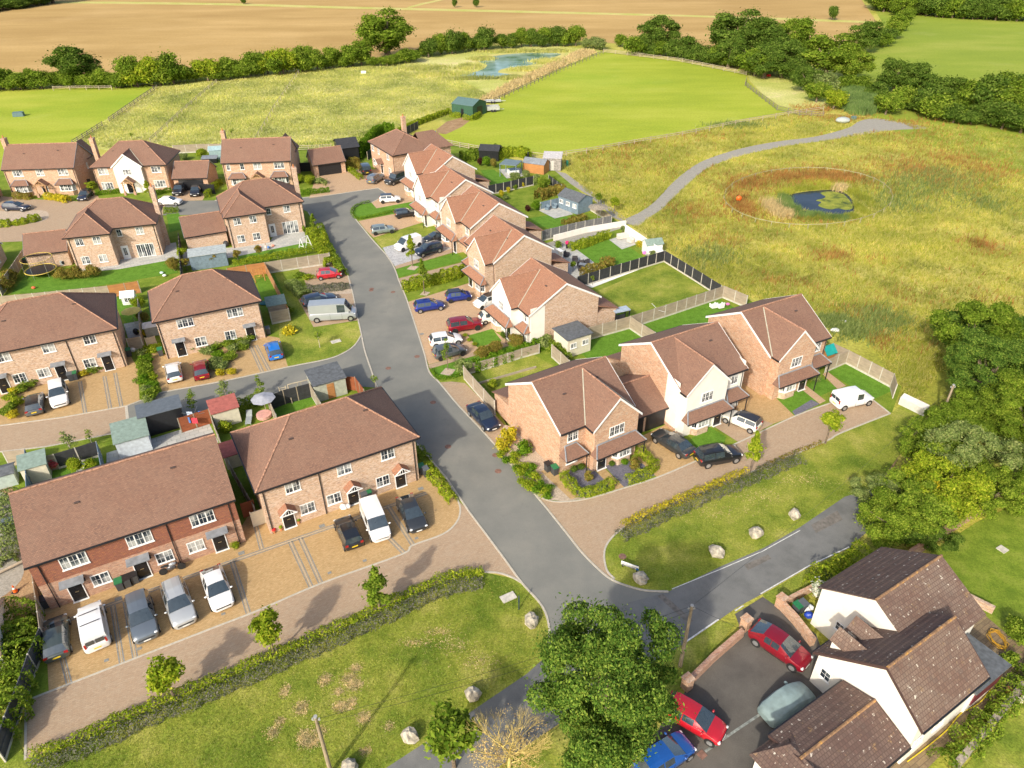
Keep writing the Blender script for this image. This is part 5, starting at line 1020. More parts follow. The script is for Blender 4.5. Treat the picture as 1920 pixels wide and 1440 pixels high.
# bare yellow tree
x, y = G(955, 1440); r = empty('bare_tree', (x, y, .05), 0, 'bare yellow-barked tree with leafless twigs beside the big green tree', 'bare tree')
rb = random.Random(5); m_ = MB()
def grow(p, d, l, rad, dep):
    q = p + d*l; m_.cyl(p, q, rad, rad*.7, n=5, cap=False)
    if dep == 0: return
    for k in range(3):
        nd = (d + Vector((rb.gauss(0, .30), rb.gauss(0, .30), rb.gauss(.16, .16)))).normalized(); grow(p + d*l*rb.uniform(.55, 1), nd, l*rb.uniform(.62, .85), rad*.55, dep-1)
grow(Vector((0, 0, 0)), Vector((.02, 0, 1)), 1.9, .13, 6)
for a in range(6): grow(Vector((0, 0, .5+a*.22)), Vector((math.cos(a*1.1), math.sin(a*1.1), .55)).normalized(), 1.3, .05, 5)
m_.build('branches', YTWIG, r, smooth='all'); rs = np.random.RandomState(3)
P, Nn = lobepts(rs, 2600, [(rs.uniform(-2, 2), rs.uniform(-2, 2), rs.uniform(1, 3.2), .7, .7, .5) for _ in range(26)]); inst('dead_leaves', quads('dead_leaves', P, Nn, .075, LF['bare'], rs), r)
# right-hand tree group
for px, k, R, H, lab, lf in (
    ((1830, 770), 'near1', 5.0, 8.5, 'big green tree at the right edge behind the telegraph pole', 'deep'),
    ((1905, 850), 'near1', 4.6, 8.5, 'bright green tree at the right edge below the big dark tree', 'mid'),
    ((1925, 760), 'near1', 4.6, 9.0, 'tree cut off by the right edge above the bright green one', 'oak'),
    ((1960, 960), 'near1', 4.0, 7.5, 'green tree cut off by the right edge over the brick wall', 'oak'),
    ((1800, 900), 'near2', 3.6, 6.0, 'grey-green twiggy tree between the yellow-green tree and the dark trees', 'sage'),
    ((1748, 965), 'near3', 3.6, 5.6, 'yellow-green tree over the old brick wall', 'lime'),
    ((1690, 990), 'near2', 3.2, 5.0, 'golden-tinged tree at the end of the lane', 'mid'),
    ((1655, 1010), 'near3', 2.8, 4.4, 'green tree overhanging the lane above the cottage roof', 'mid'),
    ((1845, 960), 'near3', 2.7, 4.4, 'green tree leaning over the brick garden wall', 'mid'),
    ((1730, 1030), 'near2', 2.2, 3.0, 'low dark green bush between the cottage roof and the wall', 'dark'),
    ((1630, 955), 'near2', 2.0, 3.4, 'grey-green bush leaning over the lane end', 'sage')):
    plant('tree', k, px, R, H, lab, lf)
plant('yellow_shrub', 'shrub2', (1725, 970), 1.0, 4.2, 'golden yellow spray of leaves standing out of the yellow-green trees', 'yellow', 'shrub')
# young street trees
for px, k, R, H, lab, lf in (
    ((331, 1317), 'young2', 1.55, 4.6, 'young lime-green tree leftmost of the three in the lower hedge', 'lime'), ((517, 1232), 'young2', 1.45, 5.1, 'young green tree in the middle of the lower hedge', 'lime'), ((713, 1150), 'young1', 1.5, 5.2, 'young green tree nearest the junction in the lower hedge', 'mid'),
    ((1404, 892), 'young1', 1.15, 5.6, 'slim lime-green young tree below the black SUV', 'lime'), ((1547, 832), 'young2', 1.4, 4.4, 'young lime-green tree below the white van at the lane end', 'lime'),
    ((774, 500), 'young1', 1.15, 5.4, 'slim lime-green tree in a square bed on the bright lawn by the setts', 'lime'), ((796, 551), 'young1', 1.1, 5.6, 'slim tree in front of the tall clipped hedge', 'mid'), ((840, 694), 'thin1', .9, 4.6, 'thin young tree in a square bed beside the grey hatchback', 'mid')):
    plant('young_tree', k, px, R, H, lab, lf, 'tree', 'young trees beside the paving')
for px, R, H, lab in (((290, 790), 1.3, 3.6, 'airy birch leftmost behind the dark flat-roofed garden building'), ((368, 775), 1.0, 3.3, 'airy birch behind the red-brown fence'), ((428, 755), 1.3, 3.2, 'airy birch beside the red-roofed shed'), ((490, 742), .8, 2.8, 'thin bare-looking birch beside the swing garden'), ((175, 838), .5, 2.6, 'leafless sapling on the grass strip'), ((138, 855), 1.2, 3.2, 'pale green birch on the grass strip behind the terrace'), ((600, 652), .7, 3.0, 'thin sapling in a round bed on the corner lawn'), ((705, 730), .6, 2.4, 'spindly sapling beside the kerb above the big hipped roof'), ((525, 505), .8, 3.0, 'thin sapling beside the tan garden fence')):
    plant('birch', 'thin1' if R > .75 else 'sapling', px, R, H, lab, 'sage' if R > 1 else 'mid', 'tree', bark=BARKP)
# hedges
def hedge(name, P, wd, h, leaf, label, cat='hedge', dens=150, size=.12, jit=.12, world=False, sm=True, group=None, zb=0, lump=.25):
    Q = P if world else GP(P); Q = smooth(Q, 4, False) if sm and len(Q) > 2 else Q; A = np.array(Q); seg = np.linalg.norm(np.diff(A, axis=0), axis=1); Lt = seg.sum(); n = int(Lt*dens*(wd+2*h)); cs = np.concatenate([[0], np.cumsum(seg)])
    rs = np.random.RandomState(int(abs(A[0, 0])*13+abs(A[0, 1])*7) % 9999); t = rs.uniform(0, Lt, n); i = np.clip(np.searchsorted(cs, t)-1, 0, len(seg)-1); f = ((t-cs[i])/seg[i])[:, None]; c = A[i]*(1-f)+A[i+1]*f; d = (A[i+1]-A[i])/seg[i][:, None]; nn = np.stack([-d[:, 1], d[:, 0]], 1)
    lum = 1 + lump*np.sin(t*2.1+A[0, 0])*np.sin(t*.83)+lump*.6*np.sin(t*5.3)
    u = rs.uniform(-1, 1, n); k = rs.uniform(0, 2*h+wd, n); side = np.where(k < h, -1, np.where(k > h+wd, 1, 0)); off = np.where(side == 0, (k-h)/wd*2-1, side); z = np.where(side == 0, 1.0, rs.uniform(.05, 1, n))
    off = off*np.sqrt(1-.35*np.clip(z-.6, 0, 1)**1*1); P3 = np.zeros((n, 3)); P3[:, :2] = c + nn*(off*wd/2*lum)[:, None]; P3[:, 2] = z*h*(lum*.5+.5)*(1-.12*off**2) ; P3 += rs.normal(size=(n, 3))*jit*.5; P3[:, 2] = np.abs(P3[:, 2])+.02+zb
    Nn = np.zeros((n, 3)); Nn[:, :2] = nn*off[:, None]; Nn[:, 2] = np.where(side == 0, 1, .35); Nn = unit(Nn+rs.normal(size=(n, 3))*.55)
    o3 = P3[:, :].mean(0); o3[2] = 0; me = quads(name, P3-o3, Nn, size, LF[leaf], rs); o = inst(name, me, None, tuple(o3)); return tag(o, label, cat, group)
LH = [(60, 1428), (150, 1393), (290, 1330), (440, 1268), (532, 1228), (676, 1165), (757, 1126), (840, 1090), (905, 1079)]
def shift(P, dy): return [(a, b+dy) for a, b in P]
hedge('hedge', LH, .75, .85, 'lime', 'low lime-green hedge along the paved lane above the lower verge', size=.11)
hedge('lavender_row', shift(LH, 17), 1.1, .65, 'lav', 'low grey-green lavender row in front of the lower lime hedge', 'lavender', size=.09)
RH = [(1160, 1000), (1180, 988), (1246, 957), (1325, 922), (1403, 891), (1450, 870), (1500, 852)]
hedge('hedge', [(1166, 990), (1250, 952), (1330, 917), (1400, 888)], .6, .7, 'yellow', 'low yellow hedge along the right-hand paved lane', size=.10)
hedge('lavender_row', shift(RH, 12), 1.2, .6, 'lav', 'lavender row under the yellow hedge on the right-hand verge', 'lavender', size=.09)
hedge('hedge', [(1420, 884), (1480, 855), (1540, 833)], .4, .35, 'copper', 'sparse low hedge between the two young trees on the right', dens=80)
hedge('hedge', [(1056, 895), (1080, 925), (1090, 930), (1118, 924), (1146, 912), (1152, 914)], .8, .8, 'lime', 'lime hedge around the left slate bed of the corner house', size=.10, dens=220)
hedge('hedge', [(1174, 906), (1200, 898), (1222, 885), (1226, 876), (1212, 862), (1198, 850)], .8, .8, 'lime', 'lime hedge around the right slate bed of the corner house', size=.10, dens=220)
hedge('hedge', [(757, 548), (800, 537), (850, 524), (876, 512)], 1.0, 1.7, 'lime', 'tall clipped bright hedge across the roadside lawn', size=.15)
hedge('hedge', [(694, 380), (676, 384), (664, 391), (660, 400), (665, 409), (676, 411), (712, 404), (742, 397)], .35, .45, 'box', 'curved low box hedge round the lawn at the road head', size=.09)
hedge('hedge', [(810, 695), (816, 706), (826, 712), (850, 709), (868, 702)], .4, .4, 'box', 'small curved hedge round the lawn with the thin tree', size=.09)
hedge('hedge', [(888, 697), (940, 680), (1000, 660), (1028, 650)], .9, 1.4, 'box', 'tall laurel hedge along the corner garden fence', size=.15); hedge('hedge', [(1030, 655), (1066, 683)], .9, 1.3, 'mid', 'laurel hedge beside the cream garden room', size=.15)
hedge('hedge', [(1068, 470), (1100, 462), (1130, 450), (1142, 447)], .9, 1.3, 'lime', 'bright clipped hedge inside the white-walled garden', size=.15)
hedge('hedge', [(1092, 522), (1110, 515), (1130, 510)], 1.2, 1.5, 'copper', 'copper-tinted hedge beside the charcoal fence panels', size=.15); plant('shrub', 'shrub2', (1140, 500), 1.3, 1.5, 'dark purple-brown shrub beside the charcoal fence', 'copper')
hedge('hedge', [(1008, 376), (1030, 367), (1058, 362)], 1.6, 1.6, 'copper', 'long copper and green hedge behind the blue summerhouse garden', size=.18); hedge('hedge', [(1056, 425), (1075, 420), (1095, 412)], 1.4, 1.0, 'copper', 'sprawling copper shrub bed by the round parasol', size=.16)
hedge('hedge', [(865, 305), (900, 298), (935, 292)], 1.4, 2.2, 'mid', 'dark hedge at the back of the uppermost garden', size=.2); hedge('hedge', [(930, 300), (960, 293), (985, 296), (990, 305)], 1.2, 2.0, 'lime', 'lime hedge behind the grey gazebo', size=.2)
hedge('hedge', [(742, 257), (760, 244), (800, 228), (830, 217), (842, 213)], 1.0, 1.2, 'lime', 'bright hedge running up to the green barn', size=.2); hedge('hedge', [(844, 219), (862, 221), (864, 221)], .8, 1.2, 'lime', 'short hedge left of the barn door'); hedge('hedge', [(870, 224), (886, 226), (899, 218)], .9, 1.2, 'lime', 'short hedge at the barn corner')
hedge('hedge', [(672, 300), (682, 288), (700, 268), (712, 256), (740, 252)], 1.3, 2.6, 'box', 'tall row of conifers along the grey path at the top of the road', size=.2); hedge('hedge', [(655, 320), (672, 333), (678, 338)], .9, .8, 'lime', 'low golden hedge beside the tan garage drive')
hedge('hedge', [(648, 318), (674, 312)], 1.4, 1.9, 'copper', 'red-tipped hedge beside the detached garage', size=.16); hedge('hedge', [(565, 366), (618, 360)], .8, .9, 'box', 'clipped box hedge beside the tan drive at the top', size=.13)
hedge('hedge', [(30, 372), (60, 374)], 1.1, 1.1, 'copper', 'red and yellow hedge under the left bay window', size=.15); hedge('hedge', [(88, 373), (112, 376), (130, 380)], 1.1, 1.1, 'yellow', 'yellow-green hedge under the right bay window', size=.15)
hedge('hedge', [(180, 366), (225, 362)], .8, .8, 'box', 'low hedge under the left window of the white-gabled house'); hedge('hedge', [(285, 366), (322, 360)], .8, .8, 'box', 'low hedge under the right window of the white-gabled house'); hedge('hedge', [(388, 372), (405, 352), (415, 345)], .8, 1.1, 'lime', 'hedge between the double garage drive and the house with bays')
hedge('hedge', [(0, 425), (40, 421), (75, 412)], 1.2, .9, 'lime', 'mixed bright planting in the round court bed', size=.16, lump=.5); hedge('hedge', [(308, 400), (336, 398)], .8, 1.0, 'mid', 'hedge behind the small lawn near the white sports hatchback'); 
hedge('hedge', [(585, 440), (600, 465), (614, 490), (620, 505)], 1.5, 1.3, 'lime', 'sloping hedge between the swing garden and the road', size=.17); hedge('hedge', [(600, 430), (612, 460), (625, 485), (645, 520)], 1.0, 1.1, 'mid', 'dark shrub row against the kerb beside the swing garden', size=.16)
hedge('hedge', [(440, 505), (480, 497), (560, 482), (600, 474)], .5, .9, 'lime', 'narrow hedge along the top of the weathered fence', zb=.5); hedge('hedge', [(575, 546), (610, 545), (655, 540)], 1.3, .8, 'lav', 'grey lavender bed between the red city car and the silver van', size=.12); hedge('hedge', [(546, 535), (562, 552), (575, 560)], 1.6, .9, 'sage', 'brown-green shrub bed left of the navy estate', size=.13)
hedge('hedge', [(800, 880), (820, 905), (838, 928), (850, 945)], .9, .9, 'lime', 'bright hedge at the right end of the hipped terrace parking', size=.13); hedge('hedge', [(786, 850), (800, 868)], .9, .9, 'mid', 'dark hedge behind the grey bins by the road')
hedge('hedge', [(448, 775), (470, 765), (500, 752)], .7, 1.6, 'mid', 'leafy climber on the fence behind the grey parasol'); hedge('hedge', [(0, 1395), (30, 1310), (48, 1240), (40, 1180), (60, 1150)], 2.0, 1.8, 'mid', 'tangled hedge along the lower left fence', size=.15, lump=.5)
hedge('hedge', [(-60, 1330), (-10, 1240), (15, 1190)], 3.0, 1.6, 'mid', 'overgrown scrub behind the lower left fence', size=.16, lump=.5); hedge('hedge', [(15, 930), (22, 1000), (18, 1060)], 1.6, .8, 'sage', 'weeds and brambles on the waste ground', size=.14, lump=.5)
hedge('hedge', [(1516, 1112), (1550, 1085), (1590, 1062), (1620, 1050)], 1.2, 1.4, 'lime', 'yellow-green shrubs between the lane and the cottage roof', size=.13, lump=.5); hedge('hedge', [(1760, 1440), (1840, 1370), (1900, 1300), (1960, 1240)], 1.3, .9, 'mid', 'leafy border behind the rubble wall at lower right', size=.13, lump=.5)
# shrubs one by one
SH = [
 ((955, 830), 'shrub1', 1.0, 2.0, 'bright yellow shrub beside the black saloon', 'yellow'), ((942, 845), 'shrub2', .9, 1.3, 'lower yellow shrub at the kerb near the black saloon', 'yellow'), ((982, 852), 'shrub1', 1.05, 1.6, 'dark green rounded shrub against the corner house wall', 'box'),
 ((1076, 886), 'ball', .45, .75, 'clipped ball left of pair under the corner house small window', 'dark'), ((1089, 881), 'ball', .42, .7, 'clipped ball right of pair under the corner house small window', 'dark'), ((1147, 875), 'ball', .38, .65, 'clipped ball nearest the corner house door', 'dark'), ((1170, 872), 'ball', .45, .75, 'clipped ball under the corner house bay window', 'box'),
 ((1104, 903), 'shrub1', .6, 1.2, 'red-leaved bush in the left slate bed', 'copper'), ((1188, 880), 'shrub1', .7, 1.4, 'red-leaved bush in the right slate bed', 'copper'), ((870, 700), 'shrub1', 1.3, 1.9, 'silver-green shrub at the fence corner by the junction', 'sage'), ((1022, 655), 'shrub1', 1.2, 2.0, 'silver-green shrub beside the cream garden room', 'sage'),
 ((905, 672), 'bush1', 1.1, 1.6, 'copper-green shrub nearest the road on the fenced lawn edge', 'copper'), ((928, 662), 'bush1', 1.0, 1.6, 'middle copper-green shrub on the fenced lawn edge', 'copper'), ((968, 650), 'bush1', 1.2, 1.7, 'copper-green shrub nearest the white-fronted house', 'copper'), ((924, 727), 'shrub1', .8, 1.0, 'light green bush inside the corner garden', 'lime'),
 ((872, 632), 'ball', .4, .5, 'first clipped ball beside the tan drive lawn', 'lime'), ((880, 641), 'ball', .4, .5, 'second clipped ball beside the tan drive lawn', 'lime'), ((890, 649), 'ball', .4, .5, 'third clipped ball beside the tan drive lawn', 'lime'), ((943, 637), 'ball', .35, 1.3, 'potted clipped bush beside the white-fronted house door', 'dark'),
 ((1478, 735), 'shrub1', .7, .9, 'round green shrub below the end house bay window', 'mid'), ((1524, 716), 'bush1', .8, 1.0, 'low grey-green shrub by the end house door', 'sage'),
 ((1535, 1118), 'shrub1', 1.0, 1.6, 'white-flowered bush beside the cottage bin store', 'white'), ((1560, 1100), 'shrub2', 1.0, 1.1, 'grey-green bush beside the white-flowered bush', 'sage'), ((1905, 1200), 'bush1', 1.3, 1.8, 'bright green bush at the right edge near the yellow hose', 'mid'), ((1890, 1245), 'shrub1', .8, 1.0, 'small green bush under the bright bush at the right edge', 'mid'),
 ((1050, 365), 'bush1', 1.1, 1.6, 'tall copper bush near the blue summerhouse', 'copper'), ((980, 352), 'shrub1', .5, 1.2, 'narrow golden conifer nearest the charcoal fence end', 'yellow'), ((966, 356), 'shrub1', .6, 1.0, 'green shrub between two golden conifers', 'mid'), ((953, 362), 'shrub1', .5, 1.2, 'middle golden conifer before the charcoal fence', 'yellow'), ((940, 369), 'shrub1', .6, 1.3, 'golden conifer nearest the houses', 'yellow'), ((948, 375), 'ball', .7, .9, 'blue-green round shrub beside the golden conifer', 'sage'), ((934, 376), 'ball', .7, .9, 'dark green round shrub beside the blue-green one', 'box'),
 ((966, 340), 'bush1', 1.3, 1.8, 'silver-green olive beside the orange-sided sauna hut', 'sage'), ((986, 338), 'bush1', 1.1, 2.0, 'second silver olive closer to the sauna hut', 'sage'), ((1006, 348), 'bush1', 1.0, 2.2, 'conical silver conifer by the garden corner', 'sage'), ((1018, 356), 'bush3', 1.5, 2.6, 'dark green tree at the garden corner by the meadow', 'mid'), ((1035, 347), 'bush1', 1.0, 1.6, 'small green shrub outside the garden corner', 'mid'),
 ((900, 312), 'bush1', .6, 1.8, 'dark purple bush behind the uppermost garden lawn', 'purple'), ((912, 312), 'bush1', 1.2, 2.0, 'round bright green bush behind the uppermost garden lawn', 'box'), ((925, 315), 'bush1', .9, 1.9, 'brown-green bush by the pergola garden', 'copper'), ((990, 397), 'shrub1', .7, 1.2, 'dark purple ball bush by the patio chairs', 'purple'), ((1005, 395), 'bush1', 1.0, 1.8, 'bright green climber beside the patio chairs', 'box'),
 ((1122, 386), 'young2', .9, 2.6, 'small dark tree outside the blue summerhouse fence', 'mid'), ((1152, 398), 'young2', 1.2, 3.0, 'small bright tree where the gravel path meets the gardens', 'lime'), ((1046, 465), 'shrub1', .8, 1.2, 'potted green shrub on the white patio', 'mid'), ((1074, 510), 'young2', .6, 1.8, 'small round-headed tree among patio furniture', 'mid'), ((1222, 488), 'young2', .7, 1.7, 'spiky little palm on the white paving strip', 'sage'), ((1167, 440), 'young2', .6, 1.6, 'small palm beside the white rattan sofa', 'sage'), ((1111, 535), 'sapling', .4, 1.8, 'slim potted conifer on the white paving strip', 'mid'),
 ((1200, 462), 'low', .8, .8, 'yellow flowering bush by the white playhouse shed', 'yellow'), ((1133, 622), 'sapling', .4, 1.4, 'small potted tree by the swing seat', 'mid'),
 ((120, 525), 'bush2', 1.3, 1.6, 'leftmost of three russet bushes on the trampoline lawn', 'copper'), ((146, 522), 'bush2', 1.3, 1.7, 'middle of three russet bushes on the trampoline lawn', 'copper'), ((176, 520), 'bush2', 1.4, 1.7, 'rightmost of three russet bushes on the trampoline lawn', 'copper'), ((12, 545), 'bush2', 1.5, 1.9, 'russet hedge bush lowest by the left garden fence', 'copper'), ((24, 528), 'bush2', 1.2, 1.7, 'russet hedge bush highest by the left garden fence', 'copper'),
 ((328, 508), 'bush3', 1.2, 2.2, 'copper-leaved tree beside the dark garden divider', 'copper'), ((345, 490), 'young2', 1.0, 2.4, 'yellow-green tree right of the dark garden divider', 'lime'), ((352, 508), 'young2', .9, 2.2, 'small round copper tree behind the semi-detached roof', 'copper'), ((403, 500), 'young2', .9, 2.5, 'round-headed copper tree over the grey shed roof', 'copper'), ((448, 494), 'young2', .8, 2.4, 'round-headed tree right of the grey shed', 'copper'), ((488, 485), 'young2', .8, 2.4, 'round-headed tree beside the child on the lawn', 'copper'),
 ((590, 435), 'young1', 1.0, 3.4, 'upper upright tree between house and road', 'mid'), ((612, 470), 'young1', 1.1, 3.6, 'lower upright yellow-green tree between garden and road', 'lime'), ((571, 436), 'shrub1', .4, 1.2, 'potted ball tree near the swing frame', 'mid'),
 ((176, 365), 'young2', 1.2, 2.8, 'yellow-green small tree beside the dark blue hatchback', 'lime'), ((283, 372), 'young1', 1.2, 3.6, 'yellow-green tree beside the oak porch', 'lime'), ((560, 343), 'bush1', 1.5, 1.8, 'bright green bush right of the back-row house', 'lime'), ((582, 346), 'bush1', 1.4, 1.8, 'lime bush in front of the black gate', 'lime'), ((612, 356), 'sapling', .5, 1.8, 'small spiral conifer by the clipped box hedge', 'mid'), ((397, 367), 'sapling', .5, 1.8, 'small spiral conifer beside the garage drive', 'mid'),
 ((345, 300), 'bush1', 1.4, 1.4, 'pale shrub by the back garden fence', 'sage'), ((380, 297), 'bush1', 1.6, 2.0, 'yellow-green shrub by the back garden fence', 'lime'), ((248, 262), 'sapling', .8, 2.0, 'small dark tree in the meadow behind the white-gabled house', 'mid'), ((436, 256), 'sapling', .8, 2.2, 'small tree in the meadow behind the chimney', 'mid'), ((600, 345), 'low', 1.6, .9, 'grey-green shrub bed in front of the garage', 'sage'),
 ((693, 262), 'bush1', 1.0, 1.6, 'green shrub beside the top house', 'mid'), ((678, 322), 'bush1', 1.1, 1.8, 'red-green bush beside the top house drive', 'copper'),
 ((540, 590), 'shrub2', 1.0, 1.1, 'green clump behind the bins of the semi-detached pair', 'mid'), ((545, 625), 'low', 1.2, .8, 'yellow daisy clump at the lawn corner', 'yellow'), ((560, 520), 'low', 1.0, .6, 'small green clump beside the weathered fence', 'mid'), ((578, 525), 'low', 1.0, .7, 'yellow-green clump beside the red city car bay', 'lime'),
 ((262, 580), 'bush1', 1.0, 1.8, 'green climber behind the white playhouse', 'lime'), ((270, 605), 'bush1', .9, 1.4, 'brown-green bush between the two terraces', 'copper'), ((272, 630), 'shrub1', .8, 1.0, 'golden bush between the two terraces', 'yellow'),
 ((60, 890), 'shrub1', .9, 1.6, 'feathery green bush behind the left grey shed', 'lime'), ((100, 880), 'shrub2', .9, 1.3, 'red-flowered climbing rose on the black fence', 'pink'), ((145, 885), 'bush1', .9, 1.5, 'bright leafy bush beside the white sun lounger', 'lime'), ((172, 880), 'shrub2', .8, 1.1, 'spiky yellow-green plant by the long grey fence', 'lime'), ((425, 810), 'shrub1', .9, 1.4, 'bright shrub in the gap between the two terraces', 'lime'),
 ((186, 1107), 'low', .3, .5, 'small plant by the first terrace door', 'lime'), ((443, 1028), 'low', .4, .6, 'small plants at the right corner of the tile-hung terrace', 'lime'), ((352, 1050), 'low', .3, .5, 'potted green plant below the terrace downpipe', 'mid'), ((405, 1028), 'low', .35, .6, 'potted plant beside the orange bench', 'mid'),
]
for a in SH: plant('shrub' if a[1] not in ('young1', 'young2', 'bush3', 'sapling') else 'small_tree', a[1], a[0], a[2], a[3], a[4], a[5], 'shrub' if a[1] not in ('young1', 'young2', 'bush3', 'sapling') else 'tree', trunk=a[1] not in ('ball', 'low', 'shrub1', 'shrub2', 'bush1', 'bush2'))
# clumps that nothing tells apart, in groups
def bed(P, k, R, H, leafs, label, group, seed=1):
    rr = random.Random(seed)
    for p in P: plant('shrub', k, p, R*rr.uniform(.8, 1.2), H*rr.uniform(.8, 1.2), label, rr.choice(leafs), 'shrub', group, trunk=False)
bed([(940, 858), (950, 868), (962, 870), (968, 882), (975, 890), (984, 878), (990, 892), (978, 905), (988, 912), (996, 918), (1003, 900), (1014, 915), (1008, 925), (1020, 928), (1030, 922), (1028, 934), (965, 860), (998, 880), (947, 845)], 'low', .62, .55, ['lime', 'box'], 'low bright green shrub in the gravel bed beside the corner house', 'shrubs in the corner gravel bed')
bed([(384, 650), (396, 644), (408, 652), (400, 662), (414, 640), (430, 652), (445, 644), (452, 638), (460, 650), (440, 660), (412, 670), (425, 680), (405, 684), (392, 664), (436, 674), (418, 692), (404, 694), (455, 656), (466, 640), (372, 656), (362, 658)], 'shrub2', .85, .85, ['box', 'sage', 'mid', 'sage'], 'rounded green shrub in the planting between the red and blue hatchbacks', 'shrubs before the semi-detached pair', 2)
bed([(414, 705), (436, 702)], 'shrub2', .75, .7, ['yellow'], 'golden yellow shrub at the kerb between the red hatchback and the gold bay', 'golden shrubs at the kerb')
bed([(268, 668), (275, 680), (268, 690), (280, 695), (272, 705), (284, 712), (270, 718), (286, 728), (275, 735), (290, 742), (280, 750), (290, 660), (278, 662)], 'shrub2', .9, .9, ['box', 'lime', 'sage', 'mid'], 'rounded shrub in the strip between the two middle terraces', 'shrubs between the middle terraces', 3)
bed([(30, 738), (22, 750), (36, 760), (24, 768), (18, 778), (50, 728), (40, 735), (64, 724), (28, 784), (160, 704), (176, 700), (190, 694)], 'shrub2', .85, .85, ['lime', 'sage', 'mid', 'yellow'], 'mixed rounded shrub before the left-edge terrace', 'shrubs before the left terrace', 4)
# ------------------------------------------------------------------ far trees and hedgerows
FT = [((728, 112), 'oak1', 11.5, 17, 'great round oak standing alone in the far hedgerow', 'oak'), ((78*1.0+76, 160), 'oak2', 8.5, 12, 'dark oak in the hedgerow at far left', 'dark'),
 ((1232, 100), 'oak2', 8.0, 13, 'dark oak left of the large tree belt', 'dark'), ((1375, 115), 'oak1', 11, 17, 'tallest dark tree at the left of the tree belt', 'dark'), ((1425, 118), 'oak2', 9.5, 15, 'dark rounded tree second in the tree belt', 'dark'), ((1475, 112), 'oak3', 9, 14, 'paler rounded tree behind the tree belt', 'oak'), ((1465, 145), 'oak3', 8, 11, 'dark bushy tree at the front of the tree belt', 'dark'), ((1545, 150), 'oak1', 9.5, 14, 'broad green tree in the centre of the tree belt', 'oak'), ((1590, 155), 'oak2', 6.5, 10, 'green tree at the right end of the tree belt', 'mid'), ((1510, 172), 'oak3', 4.6, 7, 'dark green tree above the two clipped willows', 'dark'),
 ((1615, 98), 'oak3', 6.5, 11, 'spreading tree standing alone before the far green field', 'dark'), ((1660, 82), 'bush1', 4.5, 5.5, 'rounded bush beside the spreading lone tree', 'dark'), ((1680, 58), 'bush2', 4.5, 5.5, 'bush in the hedge line below the far wood', 'mid'), ((1690, 30), 'oak3', 6, 9, 'pale tree below the far wood', 'oak'),
 ((1675, 172), 'oak3', 6.0, 9, 'dull green tree by the reed bed right side', 'dark'), ((1705, 178), 'oak2', 6.0, 9, 'dark tree with bare limbs beside the reed bed', 'dark'), ((1780, 205), 'oak2', 6.0, 8.5, 'dark rounded tree right of the pale willow bush', 'dark'), ((1740, 210), 'bush3', 5, 6, 'dark bush between two dark trees right of the reeds', 'dark'), ((1885, 220), 'oak1', 7.5, 11, 'large tree at the right edge above the meadow', 'oak'), ((1930, 215), 'oak2', 7.5, 11, 'dark tree cut off by the right edge above the meadow', 'dark'), ((1840, 225), 'bush3', 4.5, 5, 'low dark bush before the right-edge trees', 'dark'),
 ((1530, 192), 'bush1', 4.0, 5.2, 'round clipped-looking willow left of the reed bed', 'mid'), ((1562, 205), 'bush1', 3.6, 4.8, 'round willow nearest the gravel turning area', 'lime'), ((1545, 175), 'bush2', 4.5, 5.0, 'pale willow behind the two round willows', 'sage'), ((1660, 215), 'bush1', 4.0, 5.0, 'round green bush right of the reed bed', 'mid'), ((1685, 205), 'bush1', 4.4, 5.8, 'green bush behind the round one right of the reeds', 'mid'), ((1640, 185), 'bush2', 3.5, 4, 'small bush at the back of the reed bed', 'dark'), ((1615, 170), 'bush2', 4, 3.5, 'yellowish bush behind the reed bed', 'oak'), ((1590, 168), 'bush2', 4, 3.5, 'green bush behind the pale willow', 'oak'),
 ((1559, 38), 'bush1', 3.0, 6, 'small round tree alone in the ploughed field', 'dark'), ((1163, 88), 'bush1', 3.2, 4.5, 'round bush in the gap right of the far hedge', 'oak'), ((1200, 95), 'bush2', 3.4, 4.5, 'pale bush left of the dark oak', 'sage'), ((853, 14), 'bush1', 2.0, 4, 'tiny tree on the field strip left of two', 'dark'), ((893, 14), 'bush1', 2.0, 4, 'tiny tree on the field strip right of two', 'dark'), ((457, 8), 'bush1', 2.0, 3, 'tiny bush on the field strip at the top left', 'dark')]
for px, k, R, H, lab, lf in FT: plant('tree' if k[:3] == 'oak' or H > 5.4 else 'bush', k, px, R, H, lab, lf, 'tree' if k[:3] == 'oak' or H > 5.4 else 'bush')
rr = random.Random(11)
def row(P, kinds, n, R, H, leafs, label, group, name='hedgerow_bush', spread=2.0):
    Q = GP(P); A = [Vector(q) for q in Q]; seg = [(A[i+1]-A[i]).length for i in range(len(A)-1)]; Lt = sum(seg)
    for i in range(n):
        t = (i+.5)/n*Lt; j = 0
        while j < len(seg)-1 and t > seg[j]: t -= seg[j]; j += 1
        p = A[j].lerp(A[j+1], min(1, t/seg[j])); f = rr.uniform(.65, 1.3)
        plant(name, rr.choice(kinds), (p.x+rr.uniform(-1, 1)*spread, p.y+rr.uniform(-1, 1)*spread), R*f, H*f*rr.uniform(.7, 1.25), label, rr.choice(leafs), 'bush', group, world=True, rot=rr.uniform(0, 6.28))
K = ['bush1', 'bush2', 'bush3']
row([(-120, 172), (0, 168), (120, 164), (200, 164)], K, 20, 4.6, 6.0, ['mid', 'oak', 'oak', 'mid'], 'bush of the hedgerow behind the left bright paddock', 'hedgerow behind the left paddock')
row([(205, 164), (290, 160), (400, 150), (480, 144), (560, 136), (630, 128), (680, 122)], K, 42, 4.4, 5.6, ['mid', 'oak', 'lime', 'mid', 'oak'], 'bush of the bright hedgerow between the left oak and the great oak', 'bright far hedgerow')
